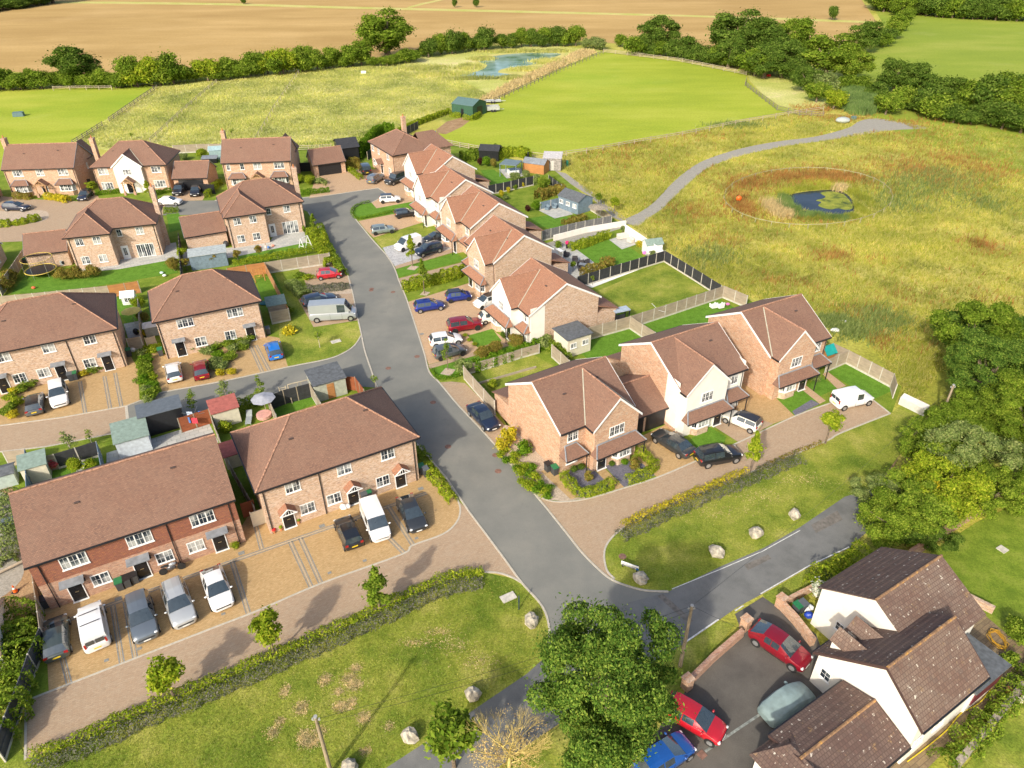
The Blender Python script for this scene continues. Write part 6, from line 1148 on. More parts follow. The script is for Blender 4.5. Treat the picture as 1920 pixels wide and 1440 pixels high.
row([(690, 124), (740, 122), (780, 112)], K, 6, 4.2, 5.0, ['mid', 'oak'], 'bush at the foot of the great oak', 'bushes under the great oak')
row([(790, 108), (850, 100), (920, 92), (1000, 88), (1080, 86)], K, 34, 3.8, 6.0, ['dark', 'mid', 'oak'], 'bush of the dark hedge behind the blue pond', 'dark hedge behind the pond')
row([(1090, 90), (1130, 93)], K, 4, 3.0, 3.6, ['oak', 'sage'], 'low bush at the end of the pond hedge', 'low bushes by the paddock corner')
row([(1190, 102), (1260, 108), (1330, 122), (1400, 128)], K, 18, 4.4, 5.6, ['dark', 'oak', 'dark'], 'bush along the top fence of the central paddock', 'bushes along the paddock fence')
row([(1340, 128), (1400, 132), (1450, 146), (1500, 160)], ['oak3', 'bush3'], 7, 6.0, 8.5, ['dark', 'dark', 'oak'], 'dark tree at the foot of the tree belt', 'foot of the tree belt', 'tree', 3)
row([(1700, 200), (1760, 222), (1830, 236), (1900, 246), (1960, 250)], K, 11, 4.6, 4.6, ['dark', 'dark', 'mid'], 'dark bush at the edge of the meadow on the right', 'bushes at the right meadow edge')
row([(1740, 200), (1800, 214), (1870, 224), (1960, 235)], ['oak3', 'bush3'], 8, 5.2, 7.0, ['dark', 'oak'], 'tree in the dark belt behind the right meadow edge', 'right tree belt', 'tree')
row([(1645, 95), (1668, 70), (1690, 50), (1700, 30)], K, 5, 4, 4.5, ['mid', 'oak'], 'bush in the hedge climbing to the far wood', 'hedge to the far wood')
row([(1640, 20), (1700, 27), (1780, 34), (1860, 38), (1960, 42)], K, 26, 5.5, 6.5, ['dark', 'dark', 'oak'], 'bush at the foot of the far wood', 'bushes at the foot of the far wood')
row([(1640, 16), (1700, 22), (1780, 30), (1860, 34), (1960, 38)], ['oak1', 'oak2'], 20, 8, 12, ['dark', 'dark', 'oak'], 'tree on the front edge of the far wood', 'front of the far wood', 'tree', 5)
row([(1650, -4), (1780, 4), (1960, 12)], ['oak1', 'oak2'], 18, 9, 13, ['dark'], 'tree in the second row of the far wood', 'second row of the far wood', 'tree', 6)
row([(1650, -24), (1780, -20), (1990, -10)], ['oak1', 'oak2'], 16, 10, 14, ['dark'], 'tree in the deepest row of the far wood', 'deepest row of the far wood', 'tree', 6)
row([(-40, 26), (40, 15), (105, 6)], K, 10, 5.5, 5.5, ['dark'], 'bush at the foot of the top left wood', 'bushes at the top left wood')
row([(-40, 22), (40, 12), (100, 4)], ['oak1', 'oak2'], 9, 9, 9, ['dark'], 'dark tree of the wood in the top left corner', 'top left wood', 'tree', 4)
row([(1730, 880), (1790, 830), (1850, 800), (1900, 780)], ['near2'], 5, 3.0, 4.0, ['oak', 'mid'], 'dark undergrowth tree beneath the right-edge trees', 'undergrowth at the right edge', 'tree', 1.0)
row([(1780, 690), (1840, 660), (1920, 640)], ['near2'], 4, 3.4, 5.0, ['oak', 'mid', 'deep'], 'dark tree at the meadow corner on the right edge', 'trees at the meadow corner', 'tree', 1.0)
# ------------------------------------------------------------------ fences
_fm = {}
def fence(P, mat, label, h=1.8, bay_=1.85, name='panel_fence', post=CONC, base=True, battens=3, group=None, vertical=False, z=None, ph=.06):
    Q = GP(P, h if z is None else z); o = Q[0]; r = empty(name, (o[0], o[1], .05), 0, label, 'fence', group); hp = .25 if base else .03
    k = (mat.name, h, battens, base, vertical)
    if k not in _fm:
        m_ = MB(); m_.b2(0, 1, -.015, .015, hp, h)
        if vertical:
            for i in range(11): m_.b2(i/11+.01, (i+1)/11-.01, -.028, -.015, hp, h); 
        else:
            nb = int((h-hp)/.15)
            for i in range(nb): m_.b2(.005, .995, -.026, -.015, hp+i*(h-hp)/nb, hp+(i+.8)*(h-hp)/nb)
        for i in range(battens): zz = hp+.1+i*(h-hp-.2)/max(1, battens-1); m_.b2(0, 1, .015, .05, zz-.04, zz+.04)
        m_.b2(0, 1, -.03, .03, h, h+.03)
        p = MB(); p.b2(-.05, .05, -.05, .05, 0, h+ph); g = MB(); g.b2(0, 1, -.02, .02, 0, .245)
        _fm[k] = (m_.mesh('fence_panel', mat), p.mesh('post', post), g.mesh('gravel_board', CONC))
    a, b, c = _fm[k]
    for i in range(len(Q)-1):
        A = Vector(Q[i])-Vector(o); B = Vector(Q[i+1])-Vector(o); d = B-A; n = max(1, round(d.length/bay_)); rz = math.atan2(d.y, d.x); L = d.length/n
        for j in range(n):
            q = A+d*(j/n); pn = inst('fence_panel', a, r, (q.x+math.cos(rz)*.055, q.y+math.sin(rz)*.055, 0), rz, (L-.11, 1, 1)); inst('post', b, r, (q.x, q.y, 0), rz)
            if base: inst('gravel_board', c, r, (q.x+math.cos(rz)*.055, q.y+math.sin(rz)*.055, 0), rz, (L-.11, 1, 1))
    inst('post', b, r, (B.x, B.y, 0), rz); return r
def rail(P, label, h=1.2, rails=3, bay_=3.0, mat=RAILW, name='rail_fence', z=None, group=None, sm=False, rt=.05):
    Q = GP(P, h if z is None else z); Q = smooth(Q, 4, False) if sm else Q; o = Q[0]; r = empty(name, (o[0], o[1], .02), 0, label, 'fence', group)
    k = ('rail', mat.name, h)
    if k not in _fm: p = MB(); p.b2(-.07, .07, -.07, .07, 0, h+.08); _fm[k] = p.mesh('post', mat)
    for i in range(len(Q)-1):
        A = Vector(Q[i])-Vector(o); B = Vector(Q[i+1])-Vector(o); d = B-A; n = max(1, round(d.length/bay_)); rz = math.atan2(d.y, d.x)
        if bay_ < 900:
            for j in range(n): q = A+d*(j/n); inst('post', _fm[k], r, (q.x, q.y, 0), rz)
        for t in range(rails): zz = h-(t*.4)-.05; MB().box((A.x+B.x)/2, (A.y+B.y)/2, zz, d.length, rt, .12, rz).build('rail', mat, r)
    inst('post', _fm[k], r, (B.x, B.y, 0), rz); return r
fence([(869, 687), (887, 708), (907, 730), (927, 752)], FENCEG, 'weathered panel fence along the grass verge above the black saloon', vertical=True)
fence([(869, 687), (925, 672), (978, 655), (1011, 646)], FENCEG, 'weathered panel fence between the corner garden and the white-fronted house lawn', h=1.3)
fence([(1035, 647), (1052, 662), (1068, 677)], FENCEG, 'short weathered fence beside the cream garden room')
fence([(1079, 622), (1130, 608), (1182, 594)], FENCEG, 'weathered fence behind the little potted tree and swing seat')
fence([(1182, 594), (1270, 566), (1358, 537)], FENCEG, 'long weathered fence dividing the two big back lawns')
fence([(1358, 537), (1380, 546), (1402, 555)], FENCEG, 'weathered corner fence behind the end brick house', vertical=True)
fence([(1182, 594), (1205, 609), (1229, 624)], FENCEG, 'weathered fence between the swing seat lawn and the rotary drier lawn')
fence([(1247, 471), (1300, 503), (1353, 536)], FENCEB, 'charcoal panel fence between back lawn and wildflower meadow', post=CONC)
fence([(1082, 520), (1165, 495), (1247, 471)], FENCEB, 'charcoal panel fence along the white paved strip')
fence([(1173, 422), (1208, 445), (1243, 470)], WHITE, 'white painted fence of the white-walled garden beside the meadow', post=WHITE, base=False)
ribbon('garden_wall', RENDERW, [(1038, 452), (1100, 436), (1173, 424)], .2, 0, 1.0, label='white rendered wall along the gravel strip behind the bright hedge', cat='wall')
fence([(1017, 433), (1080, 418), (1147, 405)], plain('grey_fence_paint', (.16, .16, .155), .8, var=.15), 'grey panel fence along the gravel strip by the round parasol')
fence([(915, 349), (958, 340), (1000, 331)], FENCEB, 'charcoal fence behind the golden conifers')
fence([(1029, 329), (1053, 347)], FENCEB, 'short charcoal fence by the dark corner tree'); fence([(1107, 383), (1126, 394), (1147, 405)], FENCEG, 'low weathered fence between summerhouse and gravel path', h=1.2)
fence([(1013, 380), (1052, 371)], FENCEBL, 'blue-grey fence beside the summerhouse', h=1.5)
fence([(1592, 658), (1635, 680), (1677, 702), (1682, 722)], FENCEG, 'weathered fence around the lawn beyond the white van', vertical=True); fence([(1553, 675), (1592, 658)], FENCEG, 'short weathered fence beside the end brick house', vertical=True); fence([(1563, 645), (1592, 658)], FENCEG, 'weathered fence behind the green playhouse roof')
fence([(425, 504), (460, 498), (496, 493)], FENCEO, 'orange timber fence behind the semi-detached pair', post=FENCEG, base=False)
fence([(496, 493), (556, 484), (617, 475)], FENCEG, 'weathered fence with concrete posts above the red city car')
fence([(496, 494), (514, 528), (532, 564), (541, 579)], FENCEO, 'tan timber fence beside the climbing frame', post=FENCEG, base=False, h=1.7)
fence([(506, 586), (540, 579)], FENCEG, 'short grey fence at the bin corner of the semi-detached pair')
fence([(503, 744), (530, 733), (580, 720)], FENCEB, 'dark fence with battens at the back of the swing garden', base=False, post=FENCEG); fence([(580, 720), (601, 756)], FENCEG, 'weathered fence beside the cream shed with the dark roof'); fence([(500, 743), (517, 778)], FENCEG, 'weathered fence between the parasol garden and the swing garden')
fence([(642, 707), (665, 708), (682, 731)], FENCER, 'brown fence round the garden corner by the road', base=False, post=FENCEG)
fence([(333, 786), (362, 777), (391, 768)], FENCER, 'red-brown fence behind the rotary clothes drier', base=False, post=FENCEG); fence([(391, 768), (402, 800)], FENCEG, 'weathered fence beside the red-roofed shed', h=1.6); fence([(402, 800), (430, 870), (475, 948)], FENCEG, 'weathered fence in the gap between the two terraces', h=1.5)
fence([(100, 853), (140, 841), (180, 829)], FENCEB, 'black battened fence behind the white sun lounger', base=True, post=CONC, battens=4); fence([(180, 829), (189, 874)], FENCEBL, 'blue-grey fence between lounger lawn and white shed garden', base=False); fence([(5, 848), (46, 844)], FENCEG, 'weathered fence at the left end of the grass strip', base=False, battens=3); fence([(46, 844), (49, 915)], FENCEBL, 'grey fence beside the left grey shed', base=False); fence([(48, 866), (100, 853)], FENCEG, 'fence behind the roof of the left grey shed', base=False)
fence([(58, 1068), (66, 1120), (74, 1178)], FENCEG, 'grey fence at the left end of the tile-hung terrace'); fence([(74, 1178), (52, 1228), (30, 1290), (8, 1345), (-10, 1400)], plain('grey_painted_wood', (.07, .075, .08), .8, var=.2), 'dark fence with pale posts under the tangled hedge at lower left')
fence([(44, 466), (22, 498), (-5, 535)], FENCEG, 'weathered fence left of the trampoline', base=False); fence([(-5, 557), (60, 551), (130, 544), (200, 537)], FENCEG, 'pale fence below the trampoline lawn', vertical=False); fence([(200, 537), (232, 532), (258, 528)], FENCEO, 'tan fence section left of the semi-detached pair', base=False)
fence([(334, 438), (336, 476), (339, 520)], FENCEB, 'black divider fence between the two upper gardens', base=False, post=BLACKP); fence([(258, 562), (260, 596), (263, 632)], FENCEG, 'weathered fence beside the yellow parasol'); fence([(237, 636), (263, 632)], FENCEG, 'gate and fence beside the left-edge terrace bins', vertical=True)
fence([(323, 273), (368, 271), (413, 270)], FENCEG, 'pale fence behind the back row gardens', bay_=2.5); fence([(375, 345), (400, 347)], BLACKP, 'black gate beside the joined double garage', base=False, post=BLACKP); fence([(561, 306), (585, 305)], BLACKP, 'black double gate left of the detached double garage', base=False, post=BLACKP); fence([(688, 285), (740, 250), (783, 228)], FENCEB, 'charcoal fence behind the top house', base=False); fence([(156, 337), (168, 336)], BLACKP, 'black gate between the first two back-row houses', base=False)
rail([(556, 273), (620, 271)], 'pale rail fence behind the detached double garage', bay_=2.5)
rail([(818, 258), (862, 267), (912, 276)], 'pale post and rail fence below the paddock corner', bay_=2.4); rail([(925, 272), (985, 284), (1023, 288)], 'wire and post fence behind the gazebo gardens', bay_=3.5, rails=1)
rail([(1023, 288), (1100, 278), (1190, 262), (1280, 247), (1380, 226), (1480, 209), (1545, 200)], 'long pale fence between central paddock and wildflower meadow', bay_=5, rails=2); rail([(927, 184), (980, 160), (1050, 128), (1131, 95)], 'post fence along the straw bank of the central paddock', bay_=3, rails=2, mat=RAILD)
rail([(1132, 92), (1200, 100), (1280, 110), (1400, 134)], 'rail fence at the top of the central paddock', bay_=5, rails=3); rail([(1400, 145), (1398, 153), (1430, 177), (1458, 198), (1500, 208), (1545, 210)], 'grey rail fence on the right side of the central paddock', bay_=3, rails=3, mat=RAILD)
rail([(293, 159), (250, 188), (203, 220)], 'dark rail fence upper part beside the left paddock', bay_=3, mat=RAILD); rail([(190, 228), (162, 246), (134, 263)], 'dark rail fence lower part beside the left paddock', bay_=3, mat=RAILD); rail([(98, 162), (160, 161), (208, 161)], 'pale slatted rail fence under the left oak', bay_=5, rails=2, mat=RAILW)
rail([(405, 149), (340, 204), (280, 259)], 'faint rail fence left of two across the pale meadow', bay_=5, rails=2); rail([(559, 132), (515, 195), (478, 257)], 'faint rail fence right of two across the pale meadow', bay_=5, rails=1)
EL = [(1355+160+158*math.cos(a)-0, 371-54*math.sin(a)) for a in [i*2*math.pi/28 for i in range(29)]]
rail(EL, 'pale rail fence ringing the dark pond in the wildflower meadow', h=.9, bay_=3, rails=1, z=.5, mat=woodmat('weathered_ring_rail', (.33, .31, .16)), rt=.03)
# ------------------------------------------------------------------ walls
def wallrun(P, h, wd, mat, label, name='garden_wall', z=0): return ribbon(name, mat, P, wd, 0, h, label=label, cat='wall')
wallrun([(1290, 1285), (1335, 1240), (1390, 1192)], .75, .35, BRICK, 'low brick wall between the yard and the grass verge'); wallrun([(1462, 1140), (1490, 1170), (1522, 1212)], .9, .35, BRICKO, 'brick wall beside the glossy dark red car'); wallrun([(1462, 1138), (1500, 1118), (1540, 1098)], .6, .3, BRICKO, 'old low brick wall behind the cottage bins')
wallrun([(1700, 1050), (1760, 1010), (1830, 965), (1960, 905)], 1.1, .3, BRICK, 'old red brick garden wall under the yellow-green trees'); wallrun([(1800, 1120), (1830, 1135), (1860, 1150)], .7, .3, BRICKP, 'low brick wall at the edge of the cottage lawn'); wallrun([(1790, 1440), (1850, 1370), (1915, 1290), (1960, 1240)], .8, .4, plain('rubble_stone', (.30, .26, .20), .9, var=.3, vs=4), 'mossy rubble wall beside the brown patio'); wallrun([(929, 760), (950, 795), (985, 848)], 0.05, .2, BRICKO, 'brick edging at the foot of the corner house wall')
wallrun([(893, 722), (1005, 690)], .25, .2, FENCEG, 'timber sleeper edging of the sunken corner lawn', 'sleeper_edging')
# wooden door gates near terraces
for px, col, lab in (((488, 985), CREAM, 'cream side gate between the two terraces'), ((470, 968), FENCER, 'orange-brown side gate left of the cream gate'), ((288, 655), FENCEG, 'tan side gate beside the semi-detached pair')):
    x, y = G(*px); m_ = MB(); m_.b2(-.5, .5, -.03, .03, .05, 1.7)
    for i in range(6): m_.b2(-.48+i*.16, -.34+i*.16, -.045, -.03, .05, 1.7)
    m_.b2(-.58, -.5, -.05, .05, 0, 1.8).b2(.5, .58, -.05, .05, 0, 1.8); tag(m_.build('side_gate', col, None, (x, y, .05), R_(28)), lab, 'gate')
# ------------------------------------------------------------------ wheelie bins
_b = MB(); _b.box(0, 0, .48, .46, .50, .86, 0, 1.18); _b.cyl((-.22, .28, .12), (.22, .28, .12), .10, n=8); _bm = _b.mesh('bin_body', plain('bin_grey', (.06, .065, .07), .5)); _l = MB(); _l.slab([(-.30, -.33, .95), (.30, -.33, .95), (.30, .34, 1.03), (-.30, .34, 1.03)], .05); _l.cyl((-.26, .34, .98), (.26, .34, .98), .03, n=6); _lm = _l.mesh('lid', BLACKP)
LG = plain('green_bin_lid', (.02, .16, .06), .5); LGR = plain('grey_bin_lid', (.10, .11, .12), .5)
for px, rz, lm_, lab in (((1027, 884), 30, BLACKP, 'dark wheelie bin left of the green-lidded one beside the corner house'), ((1040, 890), 30, LG, 'green-lidded wheelie bin beside the corner house'), ((228, 1105), 28, LG, 'green-lidded bin in the row of three before the tile-hung terrace'), ((242, 1099), 28, BLACKP, 'middle dark bin in the row of three before the tile-hung terrace'), ((256, 1092), 28, BLACKP, 'dark bin nearest the middle door of the tile-hung terrace'), ((90, 1138), 28, BLACKP, 'dark bin at the left end wall of the tile-hung terrace'),
    ((684, 940), 29, LGR, 'grey-lidded bin behind the white small van'), ((692, 936), 29, LG, 'green-lidded bin behind the white small van'), ((791, 888), 30, LG, 'green-lidded bin round the right end of the hipped terrace'), ((799, 893), 30, LGR, 'blue-grey bin at the right end of the hipped terrace'), ((135, 714), 25, LGR, 'grey-lidded bin left of pair by the left terrace middle door'), ((143, 712), 25, LG, 'green-lidded bin of pair by the left terrace middle door'), ((244, 668), 25, LG, 'green-lidded bin at the right end of the left-edge terrace'),
    ((303, 667), 25, LG, 'green-lidded bin left of the semi-detached pair'), ((504, 627), 25, LGR, 'dark bin right of the semi-detached pair'), ((1492, 1150), 31, LG, 'green-lidded bin in the cottage bin store'), ((1502, 1146), 31, LGR, 'grey bin in the cottage bin store'), ((48, 496), 18, LG, 'green-lidded bin behind the trampoline'), ((1324, 312), 10, LG, None)):
    if lab is None: continue
    x, y = G(*px); r = empty('wheelie_bin', (x, y, .06), R_(rz), lab, 'wheelie bin'); inst('bin_body', _bm, r); inst('lid', _lm, r, mat=lm_)
for px, lab, col in (((1510, 1146), 'white rubbish sacks beside the cottage bins', WHITE), ((1515, 1158), 'blue recycling crate beside the cottage bins', plain('blue_plastic', (.02, .06, .4), .4)), ((645, 955), 'white sacks by the middle door of the hipped terrace', WHITE), ((250, 660), 'pale sack beside the bin of the left-edge terrace', WHITE)):
    x, y = G(*px); m_ = MB(); rg_ = random.Random(3); m_.ell((0, 0, .25), (.35, .28, .28), 9, 6, .12, rg_); m_.ell((.4, .15, .2), (.25, .25, .22), 9, 6, .12, rg_) if 'sacks' in lab else None; tag(m_.build('refuse_sack' if 'sack' in lab else 'crate', col, None, (x, y, .06), smooth=True), lab, 'sack' if 'sack' in lab else 'crate')
# ------------------------------------------------------------------ boulders
BO = plain('boulder_stone', (.40, .36, .28), .95, var=.28, vs=2.5)
for i, (px, s_, lab) in enumerate((((1200, 1090), .62, 'pale boulder beside the blue and white road name sign'), ((1343, 1040), .66, 'pale boulder second from the sign on the right verge'), ((1416, 1005), .58, 'pale boulder third from the sign on the right verge'), ((1488, 970), .54, 'pale boulder farthest along the right verge'), ((996, 1170), .62, 'boulder on the lower verge nearest the junction'), ((887, 1308), .56, 'boulder beside the lane left of the big tree'), ((770, 1386), .55, 'boulder on the lower verge above the small green tree'), ((655, 1447), .6, 'boulder cut off by the bottom edge near the pole'))):
    rg_ = random.Random(i+20); m_ = MB(); m_.ell((0, 0, .38), (s_*1.05, s_*.9, .52), 9, 7, .15, rg_); x, y = G(*px); tag(m_.build('boulder', BO, None, (x, y, 0), rg_.uniform(0, 6)), lab, 'boulder', 'boulders on the verges')
# ------------------------------------------------------------------ poles & wires
def pole(px, h, lab, lean=0):
    x, y = G(*px); r = empty('telegraph_pole', (x, y, 0), 0, lab, 'telegraph pole'); MB().cyl((0, 0, -.2), (lean, 0, h), .15, .10, 10).build('pole', POLEW, r, smooth=True); MB().cyl((lean-.25, 0, h-.3), (lean+.25, 0, h-.3), .03, n=6).cyl((lean-.2, 0, h-.3), (lean-.2, 0, h-.12), .05, n=6).cyl((lean+.2, 0, h-.3), (lean+.2, 0, h-.12), .05, n=6).cyl((lean, 0, h), (lean, 0, h+.08), .12, n=8).build('insulator', plain('grey_metal', (.35, .35, .34), .5), r); return Vector((x+lean, y, h))
pa = pole((1275, 1250), 6.6, 'wooden telegraph pole beside the junction behind the low brick wall'); pb = pole((621, 1450), 6.2, 'wooden telegraph pole at the bottom edge on the lower verge'); pc = pole((1757, 800), 5.2, 'wooden telegraph pole before the dark right-edge trees')
def wire(a, b, sag, lab):
    m_ = MB(); P = [a.lerp(b, t/14)-Vector((0, 0, sag*4*(t/14)*(1-t/14))) for t in range(15)]; m_.tube([tuple(p) for p in P], .009, 4); tag(m_.build('overhead_wire', BLACKP), lab, 'wire')
wire(pa, pb-Vector((0, 0, .2)), .5, 'upper overhead wire running left from the junction pole through the trees'); wire(pa-Vector((0, .2, .2)), pb-Vector((0, .2, .4)), .7, 'lower overhead wire running left from the junction pole'); wire(pa, pc, .8, 'long overhead wire crossing the lane from the junction pole'); wire(pa, Vector((*G(1540, 1235, 4.2), 4.2)), .3, 'wire from the junction pole to the cottage gable')
# road name sign, marker post, covers
x, y = G(1181, 1061, .5); r = empty('road_sign', (x, y, 0), R_(-27), 'low blue and white road name sign on the right verge', 'sign')
MB().b2(-.75, .75, -.02, .02, .35, .75).build('board', WHITE, r); MB().b2(-.72, .72, -.03, -.02, .38, .45).b2(-.72, .72, -.03, -.02, .53, .57).build('dark_line', plain('sign_navy', (.02, .03, .08), .4), r); MB().b2(.55, .76, -.035, -.02, .33, .52).build('blue_square', plain('sign_blue', (.01, .12, .45), .4), r)
for s_ in (-.6, .6): MB().b2(s_-.04, s_+.04, .02, .08, 0, .8).build('leg', BLACKP, r)
x, y = G(973, 1143); tag(MB().cyl((0, 0, 0), (0, 0, 1.6), .05).box(0, -.06, 1.2, .12, .04, .5).build('marker_post', plain('dark_metal', (.03, .05, .06), .5), None, (x, y, 0)), 'slim dark post leaning on the lower verge by the junction', 'post')
for a, b, lab in ((953, 1121, 'concrete cover slab on the lower verge by the junction'), (630, 641, 'concrete cover slab on the corner lawn'), (1879, 1031, 'drain cover in the cottage lawn')):
    x, y = G(a, b); tag(MB().box(0, 0, .03, 1.2 if a < 1500 else .7, .7, .1).build('cover_slab', CONC, None, (x, y, .04), R_(28)), lab, 'slab')
IR = plain('rusty_iron', (.20, .11, .08), .8, var=.2)
for a, b in ((728, 691), (782, 669), (812, 755), (840, 838), (929, 854), (934, 884), (696, 545), (737, 548), (697, 542), (325, 760), (1167, 1044)):
    x, y = G(a, b); tag(MB().cyl((0, 0, 0), (0, 0, .012), .33, n=14).build('manhole_cover', IR, None, (x, y, .045)), 'rusty iron manhole cover set in the estate road', 'manhole cover', 'manhole covers in the roads')
for a, b, s_ in ((774, 503, 1.1), (797, 551, .9), (840, 698, 1.1)):
    x, y = G(a, b); patch('tree_bed', PEBBLE, [(x-s_*.8, y-s_*.4), (x+s_*.3, y-s_*.8), (x+s_*.8, y+s_*.4), (x-s_*.3, y+s_*.8)], 14, world=True)
# ------------------------------------------------------------------ sheds and garden buildings
def shed(px, rz, W, D, h, hr, wall, roof, label, cat='shed', name='garden_shed', kind='gable', door=None, win=0, wcol=None, z=.06, doorside=0, ov=.15):
    x, y = G(*px); r = empty(name, (x, y, z), R_(rz), label, cat); a, b, c, d = -W/2, W/2, -D/2, D/2
    if kind == 'gable':   # ridge along x
        V = [(a, c, 0), (a, d, 0), (a, d, h), (a, 0, hr), (a, c, h), (b, c, 0), (b, d, 0), (b, d, h), (b, 0, hr), (b, c, h)]
        MB().add(V, [(4, 3, 2, 1, 0), (5, 6, 7, 8, 9)] + [(i, (i+1) % 5, 5+(i+1) % 5, 5+i) for i in range(5)]).build('wall', wall, r)
        k = (hr-h)/(D/2); m_ = MB(); m_.slab([(a-ov, c-ov, h-k*ov+.05), (b+ov, c-ov, h-k*ov+.05), (b+ov, 0, hr+.05), (a-ov, 0, hr+.05)], .05); m_.slab([(b+ov, d+ov, h-k*ov+.05), (a-ov, d+ov, h-k*ov+.05), (a-ov, 0, hr+.05), (b+ov, 0, hr+.05)], .05); m_.build('roof', roof, r)
    else:
        V = [(a, c, 0), (b, c, 0), (b, d, 0), (a, d, 0), (a, c, h), (b, c, h), (b, d, hr), (a, d, hr)]; MB().add(V, [(3, 2, 1, 0), (4, 5, 6, 7), (0, 1, 5, 4), (1, 2, 6, 5), (2, 3, 7, 6), (3, 0, 4, 7)]).build('wall', wall, r)
        k = (hr-h)/D; m_ = MB(); m_.slab([(a-ov, c-ov, h-k*ov+.06), (b+ov, c-ov, h-k*ov+.06), (b+ov, d+ov, hr+k*ov+.06), (a-ov, d+ov, hr+k*ov+.06)], .07); m_.build('roof', roof, r)
    if door: 
        if doorside == 0: MB().b2(-.4, .4, c-.04, c, .05, min(1.95, h-.05)).build('door', door, r)
        else: MB().b2(b, b+.04, -.4, .4, .05, min(1.95, h-.05)).build('door', door, r)
    for i in range(win): add_window(r, a+W*(i+.5)/win, c-.01, h*.6, min(.9, W/win*.6), .7, 2, 1)
    return r
shed((880, 214), -32, 6.6, 6.2, 2.9, 4.0, BARNG, BARNR, 'dark green metal barn on the edge of the central paddock', 'barn', 'barn', door=BLACKP, ov=.1, z=.02)
x, y = G(880, 213); m_ = MB(); m_.b2(3.30, 3.36, -1.2, 1.2, 0, 2.4); m_.build('barn_doorway', BLACKP, bpy.data.objects['barn'])
shed((652, 296), 22, 4.0, 6.0, 3.0, 4.2, BLACKP, FENCEB, 'charcoal gabled carport beside the detached double garage', 'carport', 'carport', ov=.3)
shed((920, 298), -12, 4.2, 3.4, 2.2, 3.0, BLACKP, FENCEB, 'dark-roofed garden cabin at the back of the uppermost garden', 'cabin', 'garden_cabin'); shed((1005, 322), -25, 4.6, 2.8, 2.0, 2.7, FENCEO, LEAD, 'orange timber sauna hut with grey roof and black flue', 'sauna hut', 'sauna_hut')
x, y = G(990, 318); tag(MB().cyl((0, 0, 0), (0, 0, 3.6), .12, n=8).build('flue', BLACKP, None, (x, y, 0)), 'black flue pipe beside the orange sauna hut', 'flue')
shed((1036, 316), -8, 3.6, 3.2, 2.5, 2.9, plain('grey_weathered_board', (.28, .26, .24), .9, var=.2), plain('pale_grey_roof', (.48, .46, .45), .8, var=.12), 'weathered grey cube shed in the meadow beyond the gardens', kind='mono', door=plain('pale_door', (.5, .48, .44), .8))
shed((1078, 392), -50, 5.0, 3.6, 2.3, 3.2, FENCEBL, FELT, 'blue-grey summerhouse with bunting and dark pitched roof', 'summerhouse', 'summerhouse', win=3, door=None)
shed((1072, 655), 30, 3.4, 3.0, 2.5, 2.6, CREAM, FELT, 'cream flat-roofed garden room beside the corner garden', 'garden room', 'garden_room', kind='mono', win=2, ov=.2)
shed((616, 735), 29, 3.5, 3.0, 2.2, 2.5, plain('pale_green_boards', (.42, .44, .36), .8), FELT, 'pale green shed with black felt roof and two brown doors beside the road', kind='mono', door=FENCEO)
shed((427, 790), 29, 2.6, 1.9, 2.0, 2.4, CREAM, plain('red_felt', (.34, .10, .08), .9, var=.12), 'cream shed with red felt roof beside the rotary drier', kind='mono'); shed((438, 868), 29, 1.4, 1.8, 1.6, 1.9, CREAM, MC['red_felt'], 'small red-roofed store in the gap between the two terraces', kind='mono')
shed((310, 800), 28, 4.0, 2.2, 2.5, 2.6, BLACKP, plain('slate_grey_roof', (.11, .13, .15), .6), 'dark slate-coloured garden bar shelter behind the terrace', 'garden bar', 'garden_bar', kind='mono'); shed((255, 838), 28, 3.0, 2.8, 1.9, 2.4, plain('pale_blue_boards', (.50, .56, .62), .7), FELTG, 'pale blue-white shed with green felt roof behind the terrace', kind='mono'); shed((75, 895), 28, 2.1, 1.7, 1.9, 2.3, CREAM, FELTG, 'cream shed with grey-green roof behind the left part of the terrace', kind='mono')
shed((18, 905), 28, 1.6, 1.6, 1.5, 1.8, plain('pale_green_shed', (.38, .46, .42), .8), FELT, 'small pale green shed at the left edge'); shed((395, 498), 20, 5.2, 2.2, 2.2, 2.5, FENCEBL, plain('pale_grey_felt', (.34, .38, .38), .8, var=.1), 'long grey-roofed shed behind the semi-detached pair', kind='mono'); shed((522, 590), 22, 2.3, 2.0, 1.9, 2.2, FENCEG, FELTG, 'small shed with grey-green roof beside the corner lawn', kind='mono')
shed((1222, 474), 15, 2.6, 1.8, 1.7, 2.3, WHITE, FELTG, 'white playhouse shed with pink flower by the charcoal fence'); x, y = G(1208, 476, 1); tag(MB().ell((0, 0, 1.0), (.3, .08, .3)).build('flower_decoration', plain('pink_plastic', (.8, .2, .5), .5), None, (x, y, .2)), 'pink flower decoration on the white playhouse shed', 'decoration')
shed((245, 568), 12, 1.6, 1.3, 1.2, 1.8, WHITE, plain('white_roof', (.7, .72, .74), .7), 'white toy playhouse with pink windows on the small lawn', 'playhouse', 'playhouse', win=1); shed((288, 628), 22, 1.6, .9, 1.3, 1.5, plain('grey_store', (.35, .36, .34), .8), plain('pale_grey_lid', (.48, .50, .50), .7), 'grey storage box beside the semi-detached side passage', 'storage box', 'storage_box', kind='mono')
